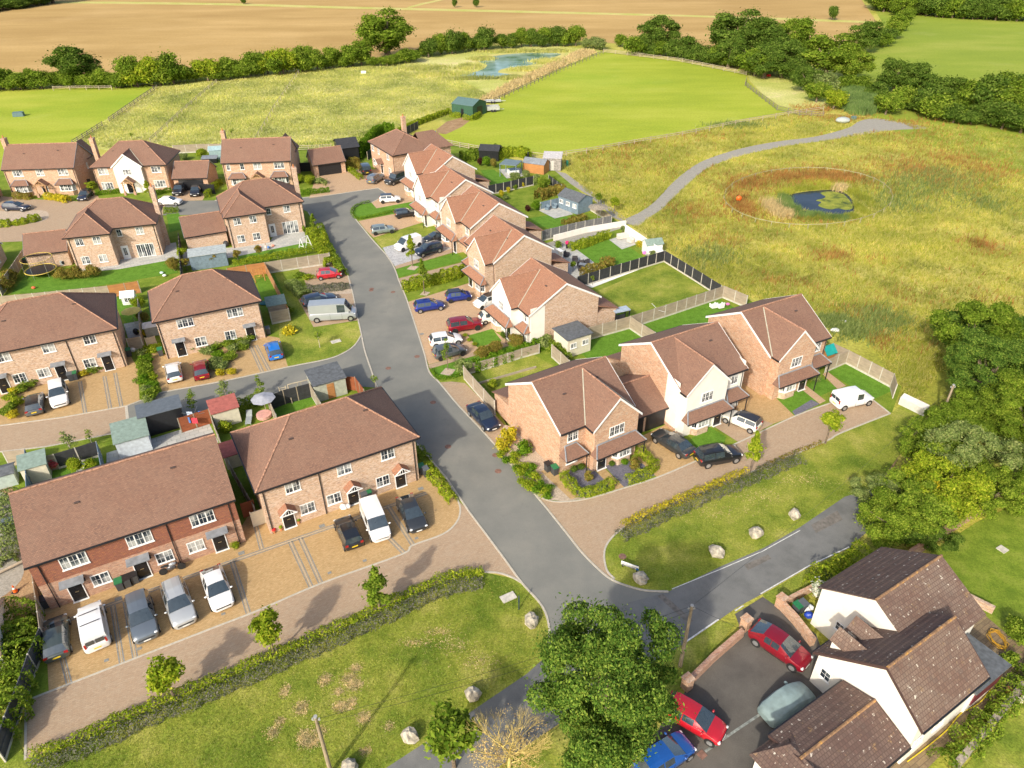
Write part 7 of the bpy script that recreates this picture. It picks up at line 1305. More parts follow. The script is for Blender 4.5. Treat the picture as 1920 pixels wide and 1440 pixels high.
shed((408, 297), 10, 2.6, 2.0, 2.0, 2.6, plain('greenhouse_glass', (.30, .42, .42), .15, coat=1), plain('greenhouse_roof', (.32, .45, .46), .15, coat=1), 'pale blue-green greenhouse beside the back-row chimney', 'greenhouse', 'greenhouse'); shed((395, 305), 8, 3.0, 1.6, 1.0, 1.2, BLACKP, LEAD, 'low dark store behind the joined garage', kind='mono'); shed((1545, 678), 28, 1.4, 1.4, 1.5, 2.2, FENCEO, plain('teal_roof', (.01, .30, .27), .6), 'timber play tower with teal roof beside the end house', 'play tower', 'play_tower')
# gazebo, hot tub
def canopy(px, rz, W, D, h, mat, post, label, cat, name, slats=True):
    x, y = G(*px); r = empty(name, (x, y, .06), R_(rz), label, cat)
    for a in (-1, 1):
        for b in (-1, 1): MB().b2(a*W/2-.06, a*W/2+.06, b*D/2-.06, b*D/2+.06, 0, h).build('post', post, r)
    MB().b2(-W/2-.1, W/2+.1, -D/2-.1, D/2+.1, h, h+.12).build('roof', mat, r); return r
canopy((958, 328), -20, 3.4, 3.4, 2.4, plain('gazebo_grey', (.15, .20, .21), .5), FENCEBL, 'grey louvred gazebo over the hot tub', 'gazebo', 'gazebo'); x, y = G(962, 326); r = empty('hot_tub', (x, y, .07), .3, 'white hot tub under the grey gazebo', 'hot tub'); MB().b2(-1, 1, -1, 1, 0, .85).build('tub', WHITE, r); MB().b2(-.8, .8, -.8, .8, .85, .87).build('water', plain('dark_tub', (.05, .08, .1), .1), r)
canopy((1162, 606), 22, 2.0, 1.0, 1.9, plain('pale_blue_canvas', (.35, .42, .50), .8), BLACKP, 'blue-canopied swing seat on the lawn', 'swing seat', 'hanging_bench'); MB().b2(-.85, .85, -.25, .3, .4, .55).b2(-.85, .85, .25, .35, .5, 1.0).build('seat', FENCEB, bpy.data.objects['hanging_bench'])
def parasol(px, h, R, mat, label, n=8, zc=.35):
    x, y = G(*px); r = empty('parasol', (x, y, .06), .2, label, 'parasol'); V = [(0, 0, h+zc)] + [(R*math.cos(i*2*math.pi/n), R*math.sin(i*2*math.pi/n), h) for i in range(n)]
    MB().add(V, [(0, 1+i, 1+(i+1) % n) for i in range(n)] + [tuple(range(n, 0, -1))]).build('canopy', mat, r); MB().cyl((0, 0, 0), (0, 0, h+zc), .03).build('pole', BARKP, r)
parasol((500, 775), 1.9, 1.3, plain('grey_canvas', (.35, .36, .40), .9), 'grey parasol over the small round pool behind the hipped terrace'); parasol((254, 608), 1.9, 1.25, plain('yellow_canvas', (.65, .50, .12), .9), 'yellow parasol beside the black barbecue'); parasol((1120, 416), 2.6, 1.7, plain('thatch_parasol', (.28, .24, .18), .9, var=.3, vs=6), 'round brown thatched parasol by the grey fence', 12)
x, y = G(496, 782); tag(MB().cyl((0, 0, 0), (0, 0, .35), .8, n=14).build('paddling_pool', plain('pool_pink', (.65, .35, .30), .6), None, (x, y, .1)), 'small round paddling pool under the grey parasol', 'paddling pool')
# trampoline
x, y = G(80, 515); r = empty('trampoline', (x, y, .06), 0, 'round trampoline with yellow rim and safety net on the lawn', 'trampoline'); n = 20; ring = [(2.1*math.cos(i*2*math.pi/n), 2.1*math.sin(i*2*math.pi/n)) for i in range(n)]
MB().prism([(a*.92, b*.92) for a, b in ring], .78, .80).build('mat', BLACKP, r); YR = plain('yellow_rim', (.65, .50, .10), .6); m_ = MB(); m_.tube([(a, b, .8) for a, b in ring+ring[:1]], .06, 6); m_.build('rim', YR, r); m_ = MB(); m_.tube([(a, b, 2.6) for a, b in ring+ring[:1]], .035, 5); m_.build('top_rim', YR, r)
for i in range(0, n, 3): MB().cyl((*ring[i], 0), (*ring[i], 2.6), .03, n=5).build('pole', ALLOY, r)
m_ = MB()
for i in range(n*2):
    a = i*math.pi/n; m_.cyl((2.08*math.cos(a), 2.08*math.sin(a), .85), (2.08*math.cos(a), 2.08*math.sin(a), 2.55), .008, n=3)
for zz in np.arange(.95, 2.55, .12): m_.tube([(a*.99, b*.99, zz) for a, b in ring+ring[:1]], .006, 3)
m_.build('net', BLACKP, r)
# swing A-frame (white), climbing frame, loungers, sofas
def aframe(px, rz, W, h, mat, label, name='garden_swing', seat=True):
    x, y = G(*px); r = empty(name, (x, y, .06), R_(rz), label, 'swing'); m_ = MB()
    for s_ in (-1, 1):
        for t in (-1, 1): m_.cyl((s_*(W/2+.2*t*0), t*.8, 0), (s_*W/2, 0, h), .06, n=6)
    m_.cyl((-W/2, 0, h), (W/2, 0, h), .06, n=6).cyl((-W/2, -.45, h*.45), (-W/2, .45, h*.45), .04, n=5).cyl((W/2, -.45, h*.45), (W/2, .45, h*.45), .04, n=5); m_.build('frame', mat, r)
    if seat: MB().box(0, 0, .5, .45, .2, .05).cyl((-.2, 0, .5), (-.2, 0, h), .01, n=3).cyl((.2, 0, .5), (.2, 0, h), .01, n=3).build('swing', YR, r)
aframe((574, 470), 60, 1.6, 2.2, WHITE, 'white A-shaped swing frame on the garden lawn', seat=False); aframe((566, 745), 25, 2.4, 2.0, RAILW, 'timber swing with yellow seats behind the hipped terrace'); aframe((486, 525), 30, 1.4, 1.8, FENCEO, 'timber climbing frame on the narrow side lawn'); aframe((282, 470), 20, 2.6, 1.9, ALLOYD, 'thin metal goal frame on the upper lawn', seat=False)
x, y = G(536, 755); m_ = MB(); m_.cyl((-.35, 0, 0), (-.35, .6, 1.7), .05).cyl((.35, 0, 0), (.35, .6, 1.7), .05)
for i in range(7): m_.b2(-.4, .4, .1+i*.07, .2+i*.07, .2+i*.22, .25+i*.22)
tag(m_.build('ladder', RAILW, None, (x, y, .1), .4), 'pale timber play ladder beside the garden swing', 'ladder')
def lounger(px, rz, mat, label, name='sun_lounger'):
    x, y = G(*px); r = empty(name, (x, y, .06), R_(rz), label, 'sun lounger'); MB().slab([(-.3, -.9, .3), (.3, -.9, .3), (.3, .3, .38), (-.3, .3, .38)], .06).slab([(-.3, .3, .38), (.3, .3, .38), (.3, .95, .8), (-.3, .95, .8)], .06).build('seat', mat, r)
    for a in (-.25, .25):
        for b in (-.8, .3): MB().b2(a-.025, a+.025, b-.025, b+.025, 0, .3).build('leg', mat, r)
lounger((147, 893), -20, WHITE, 'white sun lounger on the small lawn behind the terrace'); lounger((468, 790), 10, plain('grey_sling', (.30, .33, .33), .8), 'grey sun lounger beside the small pool')
def armchair(px, rz, mat, label, grp=None, W=.8):
    x, y = G(*px); r = empty('garden_chair', (x, y, .08), R_(rz), label, 'chair', grp); MB().b2(-W/2, W/2, -.35, .35, .1, .42).build('seat', mat, r); MB().b2(-W/2, W/2, .28, .4, .42, .85).build('backrest', mat, r)
    for s_ in (-1, 1): MB().b2(s_*W/2-.06, s_*W/2+.06, -.35, .28, .42, .62).build('armrest', mat, r)
armchair((1337, 578), 200, WHITE, 'white garden chair left of two on the back lawn'); armchair((1350, 578), 200, WHITE, 'white garden chair right of two on the back lawn'); RT = plain('dark_rattan', (.05, .045, .05), .8, var=.2)
for px, rz, lab in (((1062, 482), 60, 'dark rattan armchair near the white screen'), ((1078, 492), 0, 'dark rattan stool on the white patio'), ((1088, 500), -30, 'dark rattan chair left of the glass table'), ((1099, 495), 200, 'dark rattan chair behind the glass table'), ((1088, 508), 90, 'dark rattan chair nearest the copper hedge')): armchair(px, rz, RT, lab)
armchair((1168, 448), 20, plain('pale_rattan', (.62, .56, .48), .8), 'pale rattan sofa on the far patio', W=2.0); armchair((1182, 455), -60, MC['pale_rattan'], 'pale rattan armchair on the far patio', W=1.0); armchair((1026, 394), -30, FENCEBL, 'blue-grey garden chair left of two by the summerhouse'); armchair((1040, 391), -30, FENCEBL, 'blue-grey garden chair right of two by the summerhouse')
for px, sx, sy, h, mat, lab in (((1093, 504), 1.2, .8, .72, LEAD, 'glass-topped garden table on the white patio'), ((1058, 505), 1.1, 1.0, .7, FENCEB, 'dark square table under the white screen'), ((362, 1040), 0, 0, 0, None, None)):
    if mat is None: continue
    x, y = G(*px); r = empty('garden_table', (x, y, .08), R_(-20), lab, 'table'); MB().b2(-sx/2, sx/2, -sy/2, sy/2, h-.05, h).build('table_top', mat, r)
    for a in (-1, 1):
        for b in (-1, 1): MB().b2(a*(sx/2-.08)-.03, a*(sx/2-.08)+.03, b*(sy/2-.08)-.03, b*(sy/2-.08)+.03, 0, h-.05).build('leg', mat, r)
x, y = G(372, 1038); r = empty('bench', (x, y, .07), R_(28), 'orange timber bench under the terrace window', 'bench'); MB().b2(-.75, .75, -.25, .2, .38, .45).build('seat', FENCEO, r); MB().b2(-.75, .75, .2, .26, .45, .85).build('backrest', FENCEO, r); [MB().b2(a-.04, a+.04, -.22, .2, 0, .38).build('leg', FENCEO, r) for a in (-.68, .68)]
x, y = G(582, 968); r = empty('bistro_set', (x, y, .07), R_(29), 'black metal bistro table and chairs by the left porch', 'bistro set'); MB().cyl((0, 0, .68), (0, 0, .72), .35, n=12).cyl((0, 0, 0), (0, 0, .68), .03).build('table', BLACKP, r); [MB().b2(a-.2, a+.2, -.2, .2, .42, .45).b2(a-.2, a+.2, .17, .2, .45, .9).b2(a-.2, a-.17, -.2, .2, 0, .42).b2(a+.17, a+.2, -.2, .2, 0, .42).build('chair', BLACKP, r) for a in (-.8, .8)]
# white screen, flower pot
x, y = G(1051, 490); tag(MB().b2(-.6, .6, -.04, .04, 0, 1.8).b2(-.65, .65, -.5, .1, 1.8, 1.86).build('privacy_screen', WHITE, None, (x, y, .07), R_(-60)), 'white screen on the white patio behind the brick house', 'screen'); x, y = G(1063, 466); r = empty('flower_planter', (x, y, .07), 0, 'black planter with a ball of pink flowers', 'planter'); MB().box(0, 0, .35, .35, .35, .7).build('pot', BLACKP, r); MB().ell((0, 0, .95), (.32, .32, .28), 9, 6, .15, random.Random(2)).build('flowers', plain('magenta_flowers', (.7, .02, .15), .7), r)
for px, lab in (((490, 1015), None), ((1008, 924), None)): pass
for i, px in enumerate([(515, 1000), (528, 995), (561, 982), (748, 905), (944, 633)]):
    x, y = G(*px); r = empty('flower_pot', (x, y, .07), 0, ['small pot of red flowers left of the left gabled porch', 'pot with yellow-green plant beside the left gabled porch door', 'pot beside the black bistro set', 'pot by the right gabled porch', 'tall grey pot at the white-fronted house door'][i], 'flower pot'); MB().cyl((0, 0, 0), (0, 0, .3), .11, .15, 10).build('pot', MC['terracotta'], r); MB().ell((0, 0, .4), (.18, .18, .15), 8, 5, .2, random.Random(i)).build('plant', [plain('red_flowers', (.6, .02, .02), .7), LF['lime'], LF['mid'], LF['mid'], LF['dark']][i], r)
# rotary drier with washing
x, y = G(370, 800); r = empty('clothes_drier', (x, y, .06), 0, 'rotary clothes drier with blue and red washing', 'clothes drier'); m_ = MB(); m_.cyl((0, 0, 0), (0, 0, 1.7), .025)
for a in range(4): m_.cyl((0, 0, 1.5), (1.2*math.cos(a*1.571), 1.2*math.sin(a*1.571), 1.75), .015, n=4)
m_.build('frame', ALLOY, r)
for px_, col in (((.6, .5), (.05, .15, .5)), ((-.6, .4), (.5, .6, .75)), ((.3, -.7), (.6, .05, .08)), ((-.5, -.6), (.08, .2, .5))): MB().b2(px_[0]-.3, px_[0]+.3, px_[1]-.01, px_[1]+.01, .9, 1.6).build('garment', plain('cloth_%d' % int(col[0]*100+col[1]*10), col, .9), r)
x, y = G(1232, 600); r = empty('clothes_drier', (x, y, .06), .5, 'empty white rotary clothes drier on the lawn', 'clothes drier'); m_ = MB(); m_.cyl((0, 0, 0), (0, 0, 1.7), .025)
for a in range(4): m_.cyl((0, 0, 1.4), (1.4*math.cos(a*1.571), 1.4*math.sin(a*1.571), 1.75), .02, n=4)
m_.build('frame', WHITE, r)
# toys, heat pumps, air units, barbecue
def blob(px, r3, mat, lab, cat, name, z=.06, rz=0, kind='ell'):
    x, y = G(*px); m_ = MB(); (m_.ell((0, 0, r3[2]), r3, 10, 7) if kind == 'ell' else m_.box(0, 0, r3[2]/2, r3[0], r3[1], r3[2], 0, .92)); return tag(m_.build(name, mat, None, (x, y, z), R_(rz), smooth=kind == 'ell'), lab, cat)
for px, lab in (((122, 498), 'grey heat pump unit against the single-storey wall near the trampoline'), ((417, 459), 'grey heat pump unit against the garage wall behind the long shed')):
    x, y = G(*px); r = empty('heat_pump', (x, y, .06), R_(20), lab, 'heat pump'); MB().b2(-.5, .5, -.2, .2, .1, .9).build('casing', plain('unit_grey', (.42, .46, .45), .6), r); MB().cyl((0, -.21, .5), (0, -.2, .5), .3, n=16).build('fan', BLACKP, r)
blob((257, 628), (.4, .3, .45), BLACKP, 'black kettle barbecue under the yellow parasol', 'barbecue', 'barbecue'); blob((425, 463), (.45, .4, .5), FENCEB, 'round dark clipped tub beside the heat pump', 'tub', 'tub'); blob((566, 432), (.9, .6, .9), BLACKP, 'black covered barbecue beside the white patio doors', 'covered barbecue', 'covered_barbecue', rz=20, kind='box'); blob((496, 570), (.7, .7, .12), plain('dark_teal', (.01, .12, .11), .6), 'dark teal sandpit shell beside the small shed', 'sandpit', 'sandpit')
for px, c_, lab in (((487, 466), (.7, .05, .05), 'red inflatable toy on the patio edge'), ((512, 463), (.75, .3, .2), 'orange-red inflatable toy at the right'), ((503, 466), (.1, .25, .6), 'blue and white inflatable toy beside the child'), ((1364, 573), (.8, .2, .5), 'small pink toy on the back lawn'), ((304, 514), (.6, .75, .75), 'pale blue ball on the upper lawn'), ((309, 519), (.8, .8, .8), 'white toy by the thin goal frame'), ((64, 542), (.7, .12, .05), 'red toy under the trampoline edge')): blob(px, (.3, .22, .18), plain('toy_%d' % (px[0]), c_, .5), lab, 'toy', 'toy')
x, y = G(500, 470); # child
r = empty('person', (x, y, .06), 0, 'small child in a pale dress standing on the lawn edge among toys', 'person'); SK = plain('skin', (.60, .36, .26), .6)
m_ = MB(); m_.tube([(-.07, 0, 0), (-.07, 0, .28), (-.06, 0, .55)], [.035, .045, .06], 7).tube([(.09, .05, 0), (.08, -.02, .28), (.06, 0, .55)], [.035, .045, .06], 7).tube([(0, 0, .5), (0, 0, .85), (0, 0, .92)], [.11, .10, .035], 8).tube([(.12, 0, .83), (.2, -.03, .65), (.22, -.1, .5)], [.035, .03, .022], 6).tube([(-.12, 0, .83), (-.2, -.03, .65), (-.2, -.1, .5)], [.035, .03, .022], 6).ell((0, 0, 1.02), (.085, .095, .11), 10, 8); m_.build('body', SK, r, smooth='all')
m_ = MB(); m_.cyl((0, 0, .42), (0, 0, .86), .19, .11, 10); m_.build('dress', plain('pale_cloth', (.70, .62, .60), .9), r); m_ = MB(); m_.ell((0, .02, 1.06), (.095, .10, .09), 10, 6); m_.build('hair', plain('fair_hair', (.35, .22, .10), .8), r)
# summer things by far: trailers, water trough, white tarp, roofs
def trailer(px, rz, L, W, lab, side=.5):
    x, y = G(*px); r = empty('trailer', (x, y, .02), R_(rz), lab, 'trailer'); MB().b2(-L/2, L/2, -W/2, W/2, .5, .6).b2(-L/2, L/2, -W/2, -W/2+.06, .6, .6+side).b2(-L/2, L/2, W/2-.06, W/2, .6, .6+side).b2(-L/2, -L/2+.06, -W/2, W/2, .6, .6+side).b2(L/2, L/2+1.3, -.05, .05, .45, .55).build('body', plain('galvanised', (.48, .49, .48), .5, .3), r)
    for a in (-.4, .4):
        for s_ in (-1, 1): MB().cyl((a, s_*W/2-.1, .33), (a, s_*W/2+.1, .33), .33, n=12).build('wheel', RUBBER, r)
trailer((924, 193), 5, 4.5, 2.0, 'long galvanised flat trailer behind the green barn', .15); trailer((924, 209), 10, 3.4, 2.0, 'galvanised caged trailer beside the green barn', .9)
blob((1579, 231), (1.8, 1.2, .75), plain('pale_tarp', (.34, .38, .36), .7, var=.08), 'pale grey tarpaulin mound at the gravel turning area', 'tarpaulin', 'tarpaulin_mound', 0); blob((1600, 224), (1.2, .8, .8), BARNR, 'small grey-green crate behind the tarpaulin mound', 'crate', 'crate', 0, 20, 'box')
blob((36, 218), (2.6, 1.5, 1.1), plain('trough_teal', (.10, .17, .18), .5), 'small dark feed trough in the left paddock', 'trough', 'trough', 0, 15, 'box'); blob((682, 138), (1.6, .8, .8), WHITE, 'white water tank in the pale meadow', 'water tank', 'water_tank', 0, 0, 'box'); blob((1441, 143), (1.2, .8, .6), plain('red_plastic', (.65, .03, .02), .5), 'small red cart in the corner by the tree belt', 'cart', 'cart', 0, 0, 'box'); blob((1063, 312), (.5, .5, 1.2), plain('green_plastic', (.01, .16, .10), .5), 'green compost bin beside the grey cube shed', 'compost bin', 'compost_bin', 0, 0, 'box'); blob((812, 252), (1.6, 1.0, .7), plain('blue_tarp', (.02, .12, .5), .6), 'blue covered garden equipment at the end of the rail fence', 'covered equipment', 'covered_equipment', 0, 10, 'box')
blob((1384, 381), (.5, .3, .5), plain('orange_ring', (.8, .12, .01), .5), 'orange life ring post at the pond fence', 'life ring', 'life_ring', .4); blob((1565, 622), (.6, .4, .25), WHITE, 'pale stone lying in the meadow beside the end house', 'stone', 'stone', 0); blob((1580, 605), (.5, .3, .2), WHITE, 'smaller pale stone in the weeds', 'stone', 'stone', 0)
a = Vector(G(1692, 742, 1)); b = Vector(G(1740, 765, 1)); d = b-a; x, y = (a+b)/2; r = empty('concrete_barrier', (x, y, 0), math.atan2(d.y, d.x), 'pale concrete barrier blocking the dirt track', 'barrier'); MB().slab([(-d.length/2, -.35, .95), (d.length/2, -.35, .95), (d.length/2, .25, 1.25), (-d.length/2, .25, 1.25)], .9).build('block', plain('pale_concrete', (.60, .58, .52), .8, var=.06), r)
# hose, cottage bits
m_ = MB(); P = [(1700, 1430), (1740, 1400), (1775, 1370), (1800, 1340), (1835, 1320), (1860, 1290), (1868, 1275)]; m_.tube([(*p, .12) for p in smooth(GP(P), 4, False)], .035, 5); o = m_.build('garden_hose', plain('yellow_hose', (.65, .50, .02), .5)); tag(o, 'yellow garden hose lying along the brown patio', 'hose')
m_ = MB(); cx, cy = G(1868, 1200); rh = random.Random(8); m_.tube([(cx+math.cos(i*.7)*(.5+rh.uniform(-.2, .2))+rh.uniform(-.1, .1), cy+math.sin(i*.7)*(.8+rh.uniform(-.3, .3)), .12+i*.004) for i in range(50)], .025, 4); tag(m_.build('cable_coil', plain('orange_cable', (.50, .28, .03), .5)), 'tangled orange cable coil behind the cottage', 'cable')
for px, lab, c_ in (((1890, 1300), 'terracotta pot in the corner of the brown patio', MC['terracotta']), ((1904, 1308), 'purple glazed pot behind the cottage', plain('purple_glaze', (.2, .03, .08), .3)), ((1912, 1316), 'cream pot at the right edge of the brown patio', CREAM)): x, y = G(*px); tag(MB().cyl((0, 0, 0), (0, 0, .4), .18, .25, 12).build('plant_pot', c_, None, (x, y, .05)), lab, 'pot')
# traffic cone and rubble
x, y = G(30, 1110); r = empty('traffic_cone', (x, y, .05), 0, 'orange and white traffic cone on the waste ground', 'traffic cone'); MB().cyl((0, 0, .04), (0, 0, .7), .18, .04, 12).build('cone', MC['orange_ring'], r); MB().cyl((0, 0, .35), (0, 0, .52), .125, .085, 12).build('band', WHITE, r); MB().box(0, 0, .02, .45, .45, .04).build('base', BLACKP, r)
x, y = G(28, 1075); tag(MB().cyl((-1.6, -.5, .15), (.8, 1.4, .4), .12, n=8).build('log', FENCEG, None, (x, y, .05)), 'old timber log lying on the waste ground', 'log'); x, y = G(8, 1210); H = shed((-30, 1225), 28, 3.6, 5.5, 2.0, 3.2, RENDERW, TILEB, 'white outbuilding corner at the lower left edge', 'outbuilding', 'outbuilding')
blob((20, 985), (1.1, .7, .7), plain('blue_grey_bin', (.12, .15, .17), .6), 'grey bin store beside the left end of the terrace', 'bin', 'storage_bin', .06, 28, 'box')
# yard markings and drain
ribbon('drain_channel', plain('pale_channel', (.22, .24, .22), .8, var=.25, vs=4), [(1322, 1410), (1380, 1370), (1440, 1330)], .16, .04, .056, kind='structure'); x, y = G(1316, 1416); tag(MB().box(0, 0, 0, .5, .5, .03).build('drain_grate', IR, None, (x, y, .065), R_(35)), 'rusty drain grate at the end of the yard channel', 'drain grate')
for px, lab in (((1396, 1178), 'brick gate pier right end of the low yard wall'), ((1287, 1290), 'brick gate pier under the big tree'), ((1462, 1138), 'brick pier at the corner of the bin store wall')):
    x, y = G(*px); tag(MB().b2(-.3, .3, -.3, .3, 0, 1.1).b2(-.36, .36, -.36, .36, 1.1, 1.2).build('gate_pier', BRICKO, None, (x, y, 0), R_(35)), lab, 'gate pier')
# ------------------------------------------------------------------ uncountable ground cover
def inpoly(P, pts):
    x, y = pts[:, 0], pts[:, 1]; c = np.zeros(len(pts), bool); j = len(P)-1
    for i in range(len(P)):
        xi, yi = P[i]; xj, yj = P[j]; k = ((yi > y) != (yj > y)) & (x < (xj-xi)*(y-yi)/(yj-yi+1e-12)+xi); c ^= k; j = i
    return c
def blades(name, pts, h, wd, mat, rs, nb=3, lean=.5, z=.03, kind='stuff', label=None, cat=None):
    n = len(pts)*nb; base = np.repeat(pts, nb, 0) + rs.normal(size=(n, 2))*wd*1.6; a = rs.uniform(0, 6.283, n); u = np.stack([np.cos(a), np.sin(a)], 1)*wd/2*rs.uniform(.6, 1.4, n)[:, None]; hh = h*rs.uniform(.5, 1.3, n); t = base + rs.normal(size=(n, 2))*(lean*hh)[:, None]
    V = np.zeros((n, 3, 3)); V[:, 0, :2] = base-u; V[:, 1, :2] = base+u; V[:, 2, :2] = t; V[:, :2, 2] = z; V[:, 2, 2] = hh+z
    me = bpy.data.meshes.new(name); me.vertices.add(3*n); me.vertices.foreach_set('co', V.astype(np.float32).ravel()); me.loops.add(3*n); me.loops.foreach_set('vertex_index', np.arange(3*n, dtype=np.int32)); me.polygons.add(n); me.polygons.foreach_set('loop_start', np.arange(0, 3*n, 3, dtype=np.int32)); me.polygons.foreach_set('loop_total', np.full(n, 3, dtype=np.int32)); me.update(calc_edges=True); me.materials.append(mat)
    o = inst(name, me); return tag(o, label, cat, None, kind)
def scatter(P, n, rs, excl=()):
    Q = GP(P); A = np.array(Q); lo, hi = A.min(0), A.max(0); pts = rs.uniform(lo, hi, (n, 2)); pts = pts[inpoly(Q, pts)]
    for e in excl: pts = pts[~inpoly(e, pts)]
    return pts
rs = np.random.RandomState(42)
PATHX = smooth(GP([(1172, 412), (1200, 398), (1228, 378), (1252, 352), (1278, 328), (1310, 306), (1350, 290), (1400, 276), (1460, 265), (1530, 256), (1590, 240), (1610, 228), (1640, 224), (1700, 235), (1710, 250), (1640, 246), (1560, 262), (1480, 273), (1420, 285), (1370, 298), (1330, 314), (1300, 336), (1270, 364), (1246, 388), (1215, 410), (1196, 424), (1180, 420)]))
PONDX = smooth(GP([(1472, 372), (1490, 362), (1520, 357), (1560, 356), (1584, 362), (1600, 380), (1602, 394), (1585, 404), (1560, 403), (1530, 398), (1500, 392), (1480, 384)]))
EST = GP([(1040, 300), (1147, 408), (1180, 420), (1245, 480), (1360, 545), (1405, 558), (1600, 600), (1690, 730), (1640, 800), (1000, 900), (800, 600), (860, 300)])
MEAD = [(1030, 300), (1200, 262), (1480, 214), (1560, 215), (1760, 236), (1960, 262), (2100, 420), (2100, 700), (1900, 640), (1760, 700), (1720, 760), (1690, 740), (1600, 655), (1405, 556), (1360, 540), (1250, 470), (1150, 402)]
pm = scatter(MEAD, 210000, rs, (PATHX, PONDX, EST)); dist = np.hypot(pm[:, 0], pm[:, 1]); pm = pm[rs.uniform(size=len(pm)) < np.clip((95/dist)**1.3, 0, 1)]
k = rs.uniform(size=len(pm)); blades('meadow_grass_tufts', pm[k < .55], .55, .075, LF['straw'], rs, 3, label='straw-coloured grass over the wildflower meadow', cat='grass'); blades('meadow_grass_tufts', pm[k >= .55], .45, .085, LF['green'], rs, 3, label='green grass over the wildflower meadow', cat='grass')
pl = scatter([(292, 165), (420, 153), (560, 133), (700, 125), (860, 150), (930, 185), (850, 212), (780, 236), (700, 262), (640, 278), (420, 275), (240, 285), (140, 268), (205, 222)], 60000, rs); blades('pale_meadow_grass_tufts', pl, .5, .16, LF['pale'], rs, 2, label='dry pale grass over the far meadow', cat='grass')
def clump(cs, n, sd, rs):
    out = []
    for px, sx, sy, f in cs:
        c = np.array(G(*px)); e = np.array(G(px[0]+sx, px[1])); f_ = np.array(G(px[0], px[1]-sy)); r1, r2 = np.linalg.norm(e-c), np.linalg.norm(f_-c); m = int(n*f); out.append(c+rs.normal(size=(m, 2))*[r1, r2]*.5)
    return np.concatenate(out)
RC_ = [((1410, 340), 50, 12, 1), ((1500, 330), 60, 10, 1.3), ((1560, 328), 40, 10, 1), ((1385, 372), 22, 20, .8), ((1400, 395), 30, 12, .8), ((1690, 320), 60, 18, 1.1), ((1730, 318), 30, 14, .6), ((1785, 300), 50, 14, .9), ((1850, 318), 50, 14, .8), ((1840, 460), 26, 12, .5), ((1800, 345), 60, 20, .4), ((1560, 480), 40, 10, .5), ((1300, 395), 40, 14, .5), ((1350, 450), 50, 16, .3), ((1480, 530), 60, 12, .25), ((1180, 275), 80, 12, .5), ((1150, 300), 80, 16, .5), ((1250, 320), 90, 16, .3), ((1530, 205), 40, 6, .7), ((1570, 222), 50, 6, .6), ((1700, 232), 60, 6, .6), ((1640, 640), 50, 16, .35), ((1600, 590), 60, 20, .3), ((1700, 250), 90, 10, .5), ((1760, 270), 100, 14, .5), ((1650, 345), 60, 20, .3), ((1500, 416), 90, 8, .25), ((1700, 560), 60, 20, .2), ((1850, 560), 60, 24, .2), ((1310, 255), 60, 8, .3)]
PADX = GP([(1133, 98), (1400, 140), (1402, 152), (1456, 198), (1490, 207), (1290, 248), (1090, 284), (1020, 290), (840, 268), (936, 184)])
exPath = lambda p: p[~inpoly(PADX, p) & ~inpoly(EST, p) & ~inpoly(PATHX, p) & ~inpoly(PONDX, p)]
blades('dock_plants', exPath(np.concatenate([clump(RC_, 190, 1, rs), clump([(p, sx*2.2, sy*2.2, q) for p, sx, sy, q in RC_], 230, 1, rs), clump([((1410, 350), 50, 14, .6), ((1500, 334), 60, 9, 1.4), ((1570, 334), 50, 8, 1.2), ((1390, 385), 22, 18, .5)], 420, 1, rs)])), .8, .10, LF['red'], rs, 3, .3, label='rust-red dock and sorrel in the wildflower meadow', cat='wild plants')
blades('thistles', clump([((1720, 350), 90, 24, 1), ((1760, 330), 80, 20, 1), ((1680, 380), 70, 20, .6), ((1330, 480), 60, 20, .5), ((1600, 620), 60, 20, .8), ((1650, 600), 60, 24, .8), ((1380, 235), 60, 6, .6), ((1560, 605), 30, 12, .5), ((1840, 380), 60, 20, .4)], 700, 1, rs), .8, .12, LF['sage'], rs, 3, .3, label='grey-green thistles and weeds in the wildflower meadow', cat='wild plants')
blades('reeds', clump([((1472, 376), 10, 7, 1.0), ((1484, 394), 14, 5, 1.2), ((1520, 406), 26, 3, 1.3), ((1565, 412), 26, 3, .8), ((1464, 388), 10, 7, .8)], 500, 1, rs), .9, .09, LF['reed'], rs, 3, .15, label='reeds round the dark ringed pond', cat='reeds'); blades('pond_margin_plants', exPath(clump([((1478, 362), 16, 5, 1), ((1510, 356), 30, 3, 1.2), ((1560, 353), 34, 3, 1.2), ((1600, 362), 10, 8, 1), ((1610, 390), 8, 12, 1.2), ((1596, 408), 14, 4, 1), ((1550, 412), 40, 3, 1), ((1470, 372), 8, 8, .8), ((1530, 345), 60, 8, 1.2), ((1620, 372), 16, 16, 1)], 420, 1, rs)), .7, .09, LF['green'], rs, 3, .25, label='green plants crowding the edge of the dark ringed pond', cat='wild plants')
blades('far_pond_plants', clump([((880, 126), 20, 5, 1), ((905, 111), 20, 3, 1), ((960, 97), 50, 2, 1.4), ((1040, 97), 30, 2, 1.2), ((1030, 116), 30, 4, 1.2), ((985, 131), 24, 3, 1), ((960, 147), 24, 3, .8), ((880, 148), 50, 2, 1.2), ((820, 140), 50, 4, 1.2), ((790, 128), 60, 5, 1)], 700, 1, rs), .9, .3, LF['pale'], rs, 2, .2, label='pale rushes round the blue-green far pond', cat='reeds')
blades('dry_reeds', clump([((1450, 392), 16, 12, 1.2), ((1470, 405), 16, 6, .8), ((1575, 356), 14, 3, .5)], 500, 1, rs), 1.2, .09, LF['dry'], rs, 3, .15, label='dead buff reeds at the left of the ringed pond', cat='reeds')
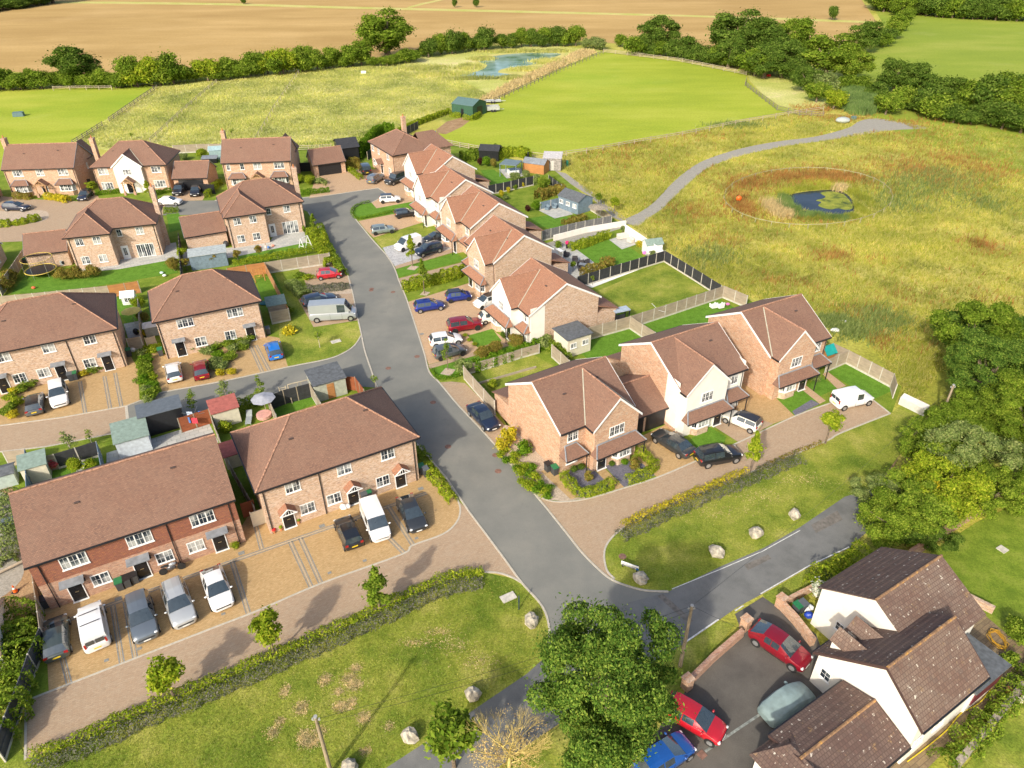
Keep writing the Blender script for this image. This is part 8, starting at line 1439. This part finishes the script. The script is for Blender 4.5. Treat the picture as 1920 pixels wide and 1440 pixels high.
blades('reed_bed', scatter([(1578, 176), (1610, 172), (1640, 188), (1650, 205), (1630, 216), (1600, 216), (1580, 204)], 26000, rs), 1.8, .25, LF['reed'], rs, 2, .1, label='blue-green reed bed among the willows', cat='reeds')
blades('bank_grass', scatter([(932, 186), (980, 160), (1050, 128), (1120, 98), (1090, 94), (1040, 118), (1000, 136), (950, 160), (880, 200)], 22000, rs), 1.0, .3, LF['dry'], rs, 2, .3, label='straw-coloured grass on the bank beside the paddock', cat='grass')
VG = [(48, 1440), (290, 1340), (532, 1240), (757, 1140), (909, 1085), (960, 1090), (1008, 1130), (1022, 1150), (1022, 1235), (988, 1258), (901, 1316), (819, 1370), (725, 1436), (600, 1500), (100, 1600)]
VR = [(1155, 1085), (1142, 1066), (1150, 1020), (1250, 970), (1403, 905), (1575, 822), (1680, 770), (1680, 850), (1630, 912), (1584, 926), (1500, 982), (1432, 1020), (1353, 1054), (1253, 1102), (1211, 1100)]
VM = [(1175, 1280), (1286, 1214), (1347, 1172), (1375, 1175), (1290, 1270), (1240, 1330)]
for P, n in ((VG, 90000), (VR, 52000), (VM, 5000)):
    p = scatter(P, n, rs); k = rs.uniform(size=len(p)); blades('lawn_blades', p[k < .8], .07, .035, LF['lawnb'], rs, 2, .8, .025, label='mown green grass blades on the verge', cat='grass'); blades('lawn_blades', p[k >= .8], .06, .035, LF['straw'], rs, 2, .8, .025, label='dry grass blades on the verge', cat='grass')
DG = [((610, 1275), 9, 9, 1), ((664, 1284), 14, 7, 1.6), ((655, 1272), 12, 6, .8), ((640, 1325), 14, 7, 1.6), ((660, 1318), 4, 8, .7), ((566, 1328), 10, 10, 1.2), ((535, 1295), 5, 10, .7), ((682, 1346), 9, 9, .9), ((583, 1390), 18, 9, 1.6), ((570, 1380), 10, 10, .9), ((667, 1253), 6, 5, .7), ((525, 1354), 6, 5, .5), ((512, 1373), 8, 7, .6), ((635, 1297), 7, 3, .5), ((729, 1362), 4, 3, .3), ((686, 1408), 5, 4, .4), ((600, 1372), 12, 8, .6), ((780, 1205), 30, 4, .5), ((850, 1210), 40, 14, .5), ((900, 1240), 40, 14, .5), ((820, 1185), 30, 5, .5), ((1340, 960), 80, 14, .6), ((1420, 930), 70, 14, .6), ((1500, 900), 50, 12, .6)]
blades('bare_dry_patches', clump(DG, 260, 1, rs), .035, .10, LF['dry'], rs, 3, 1.2, .03, label='scattered dead straw-coloured grass patches on the verges', cat='grass')
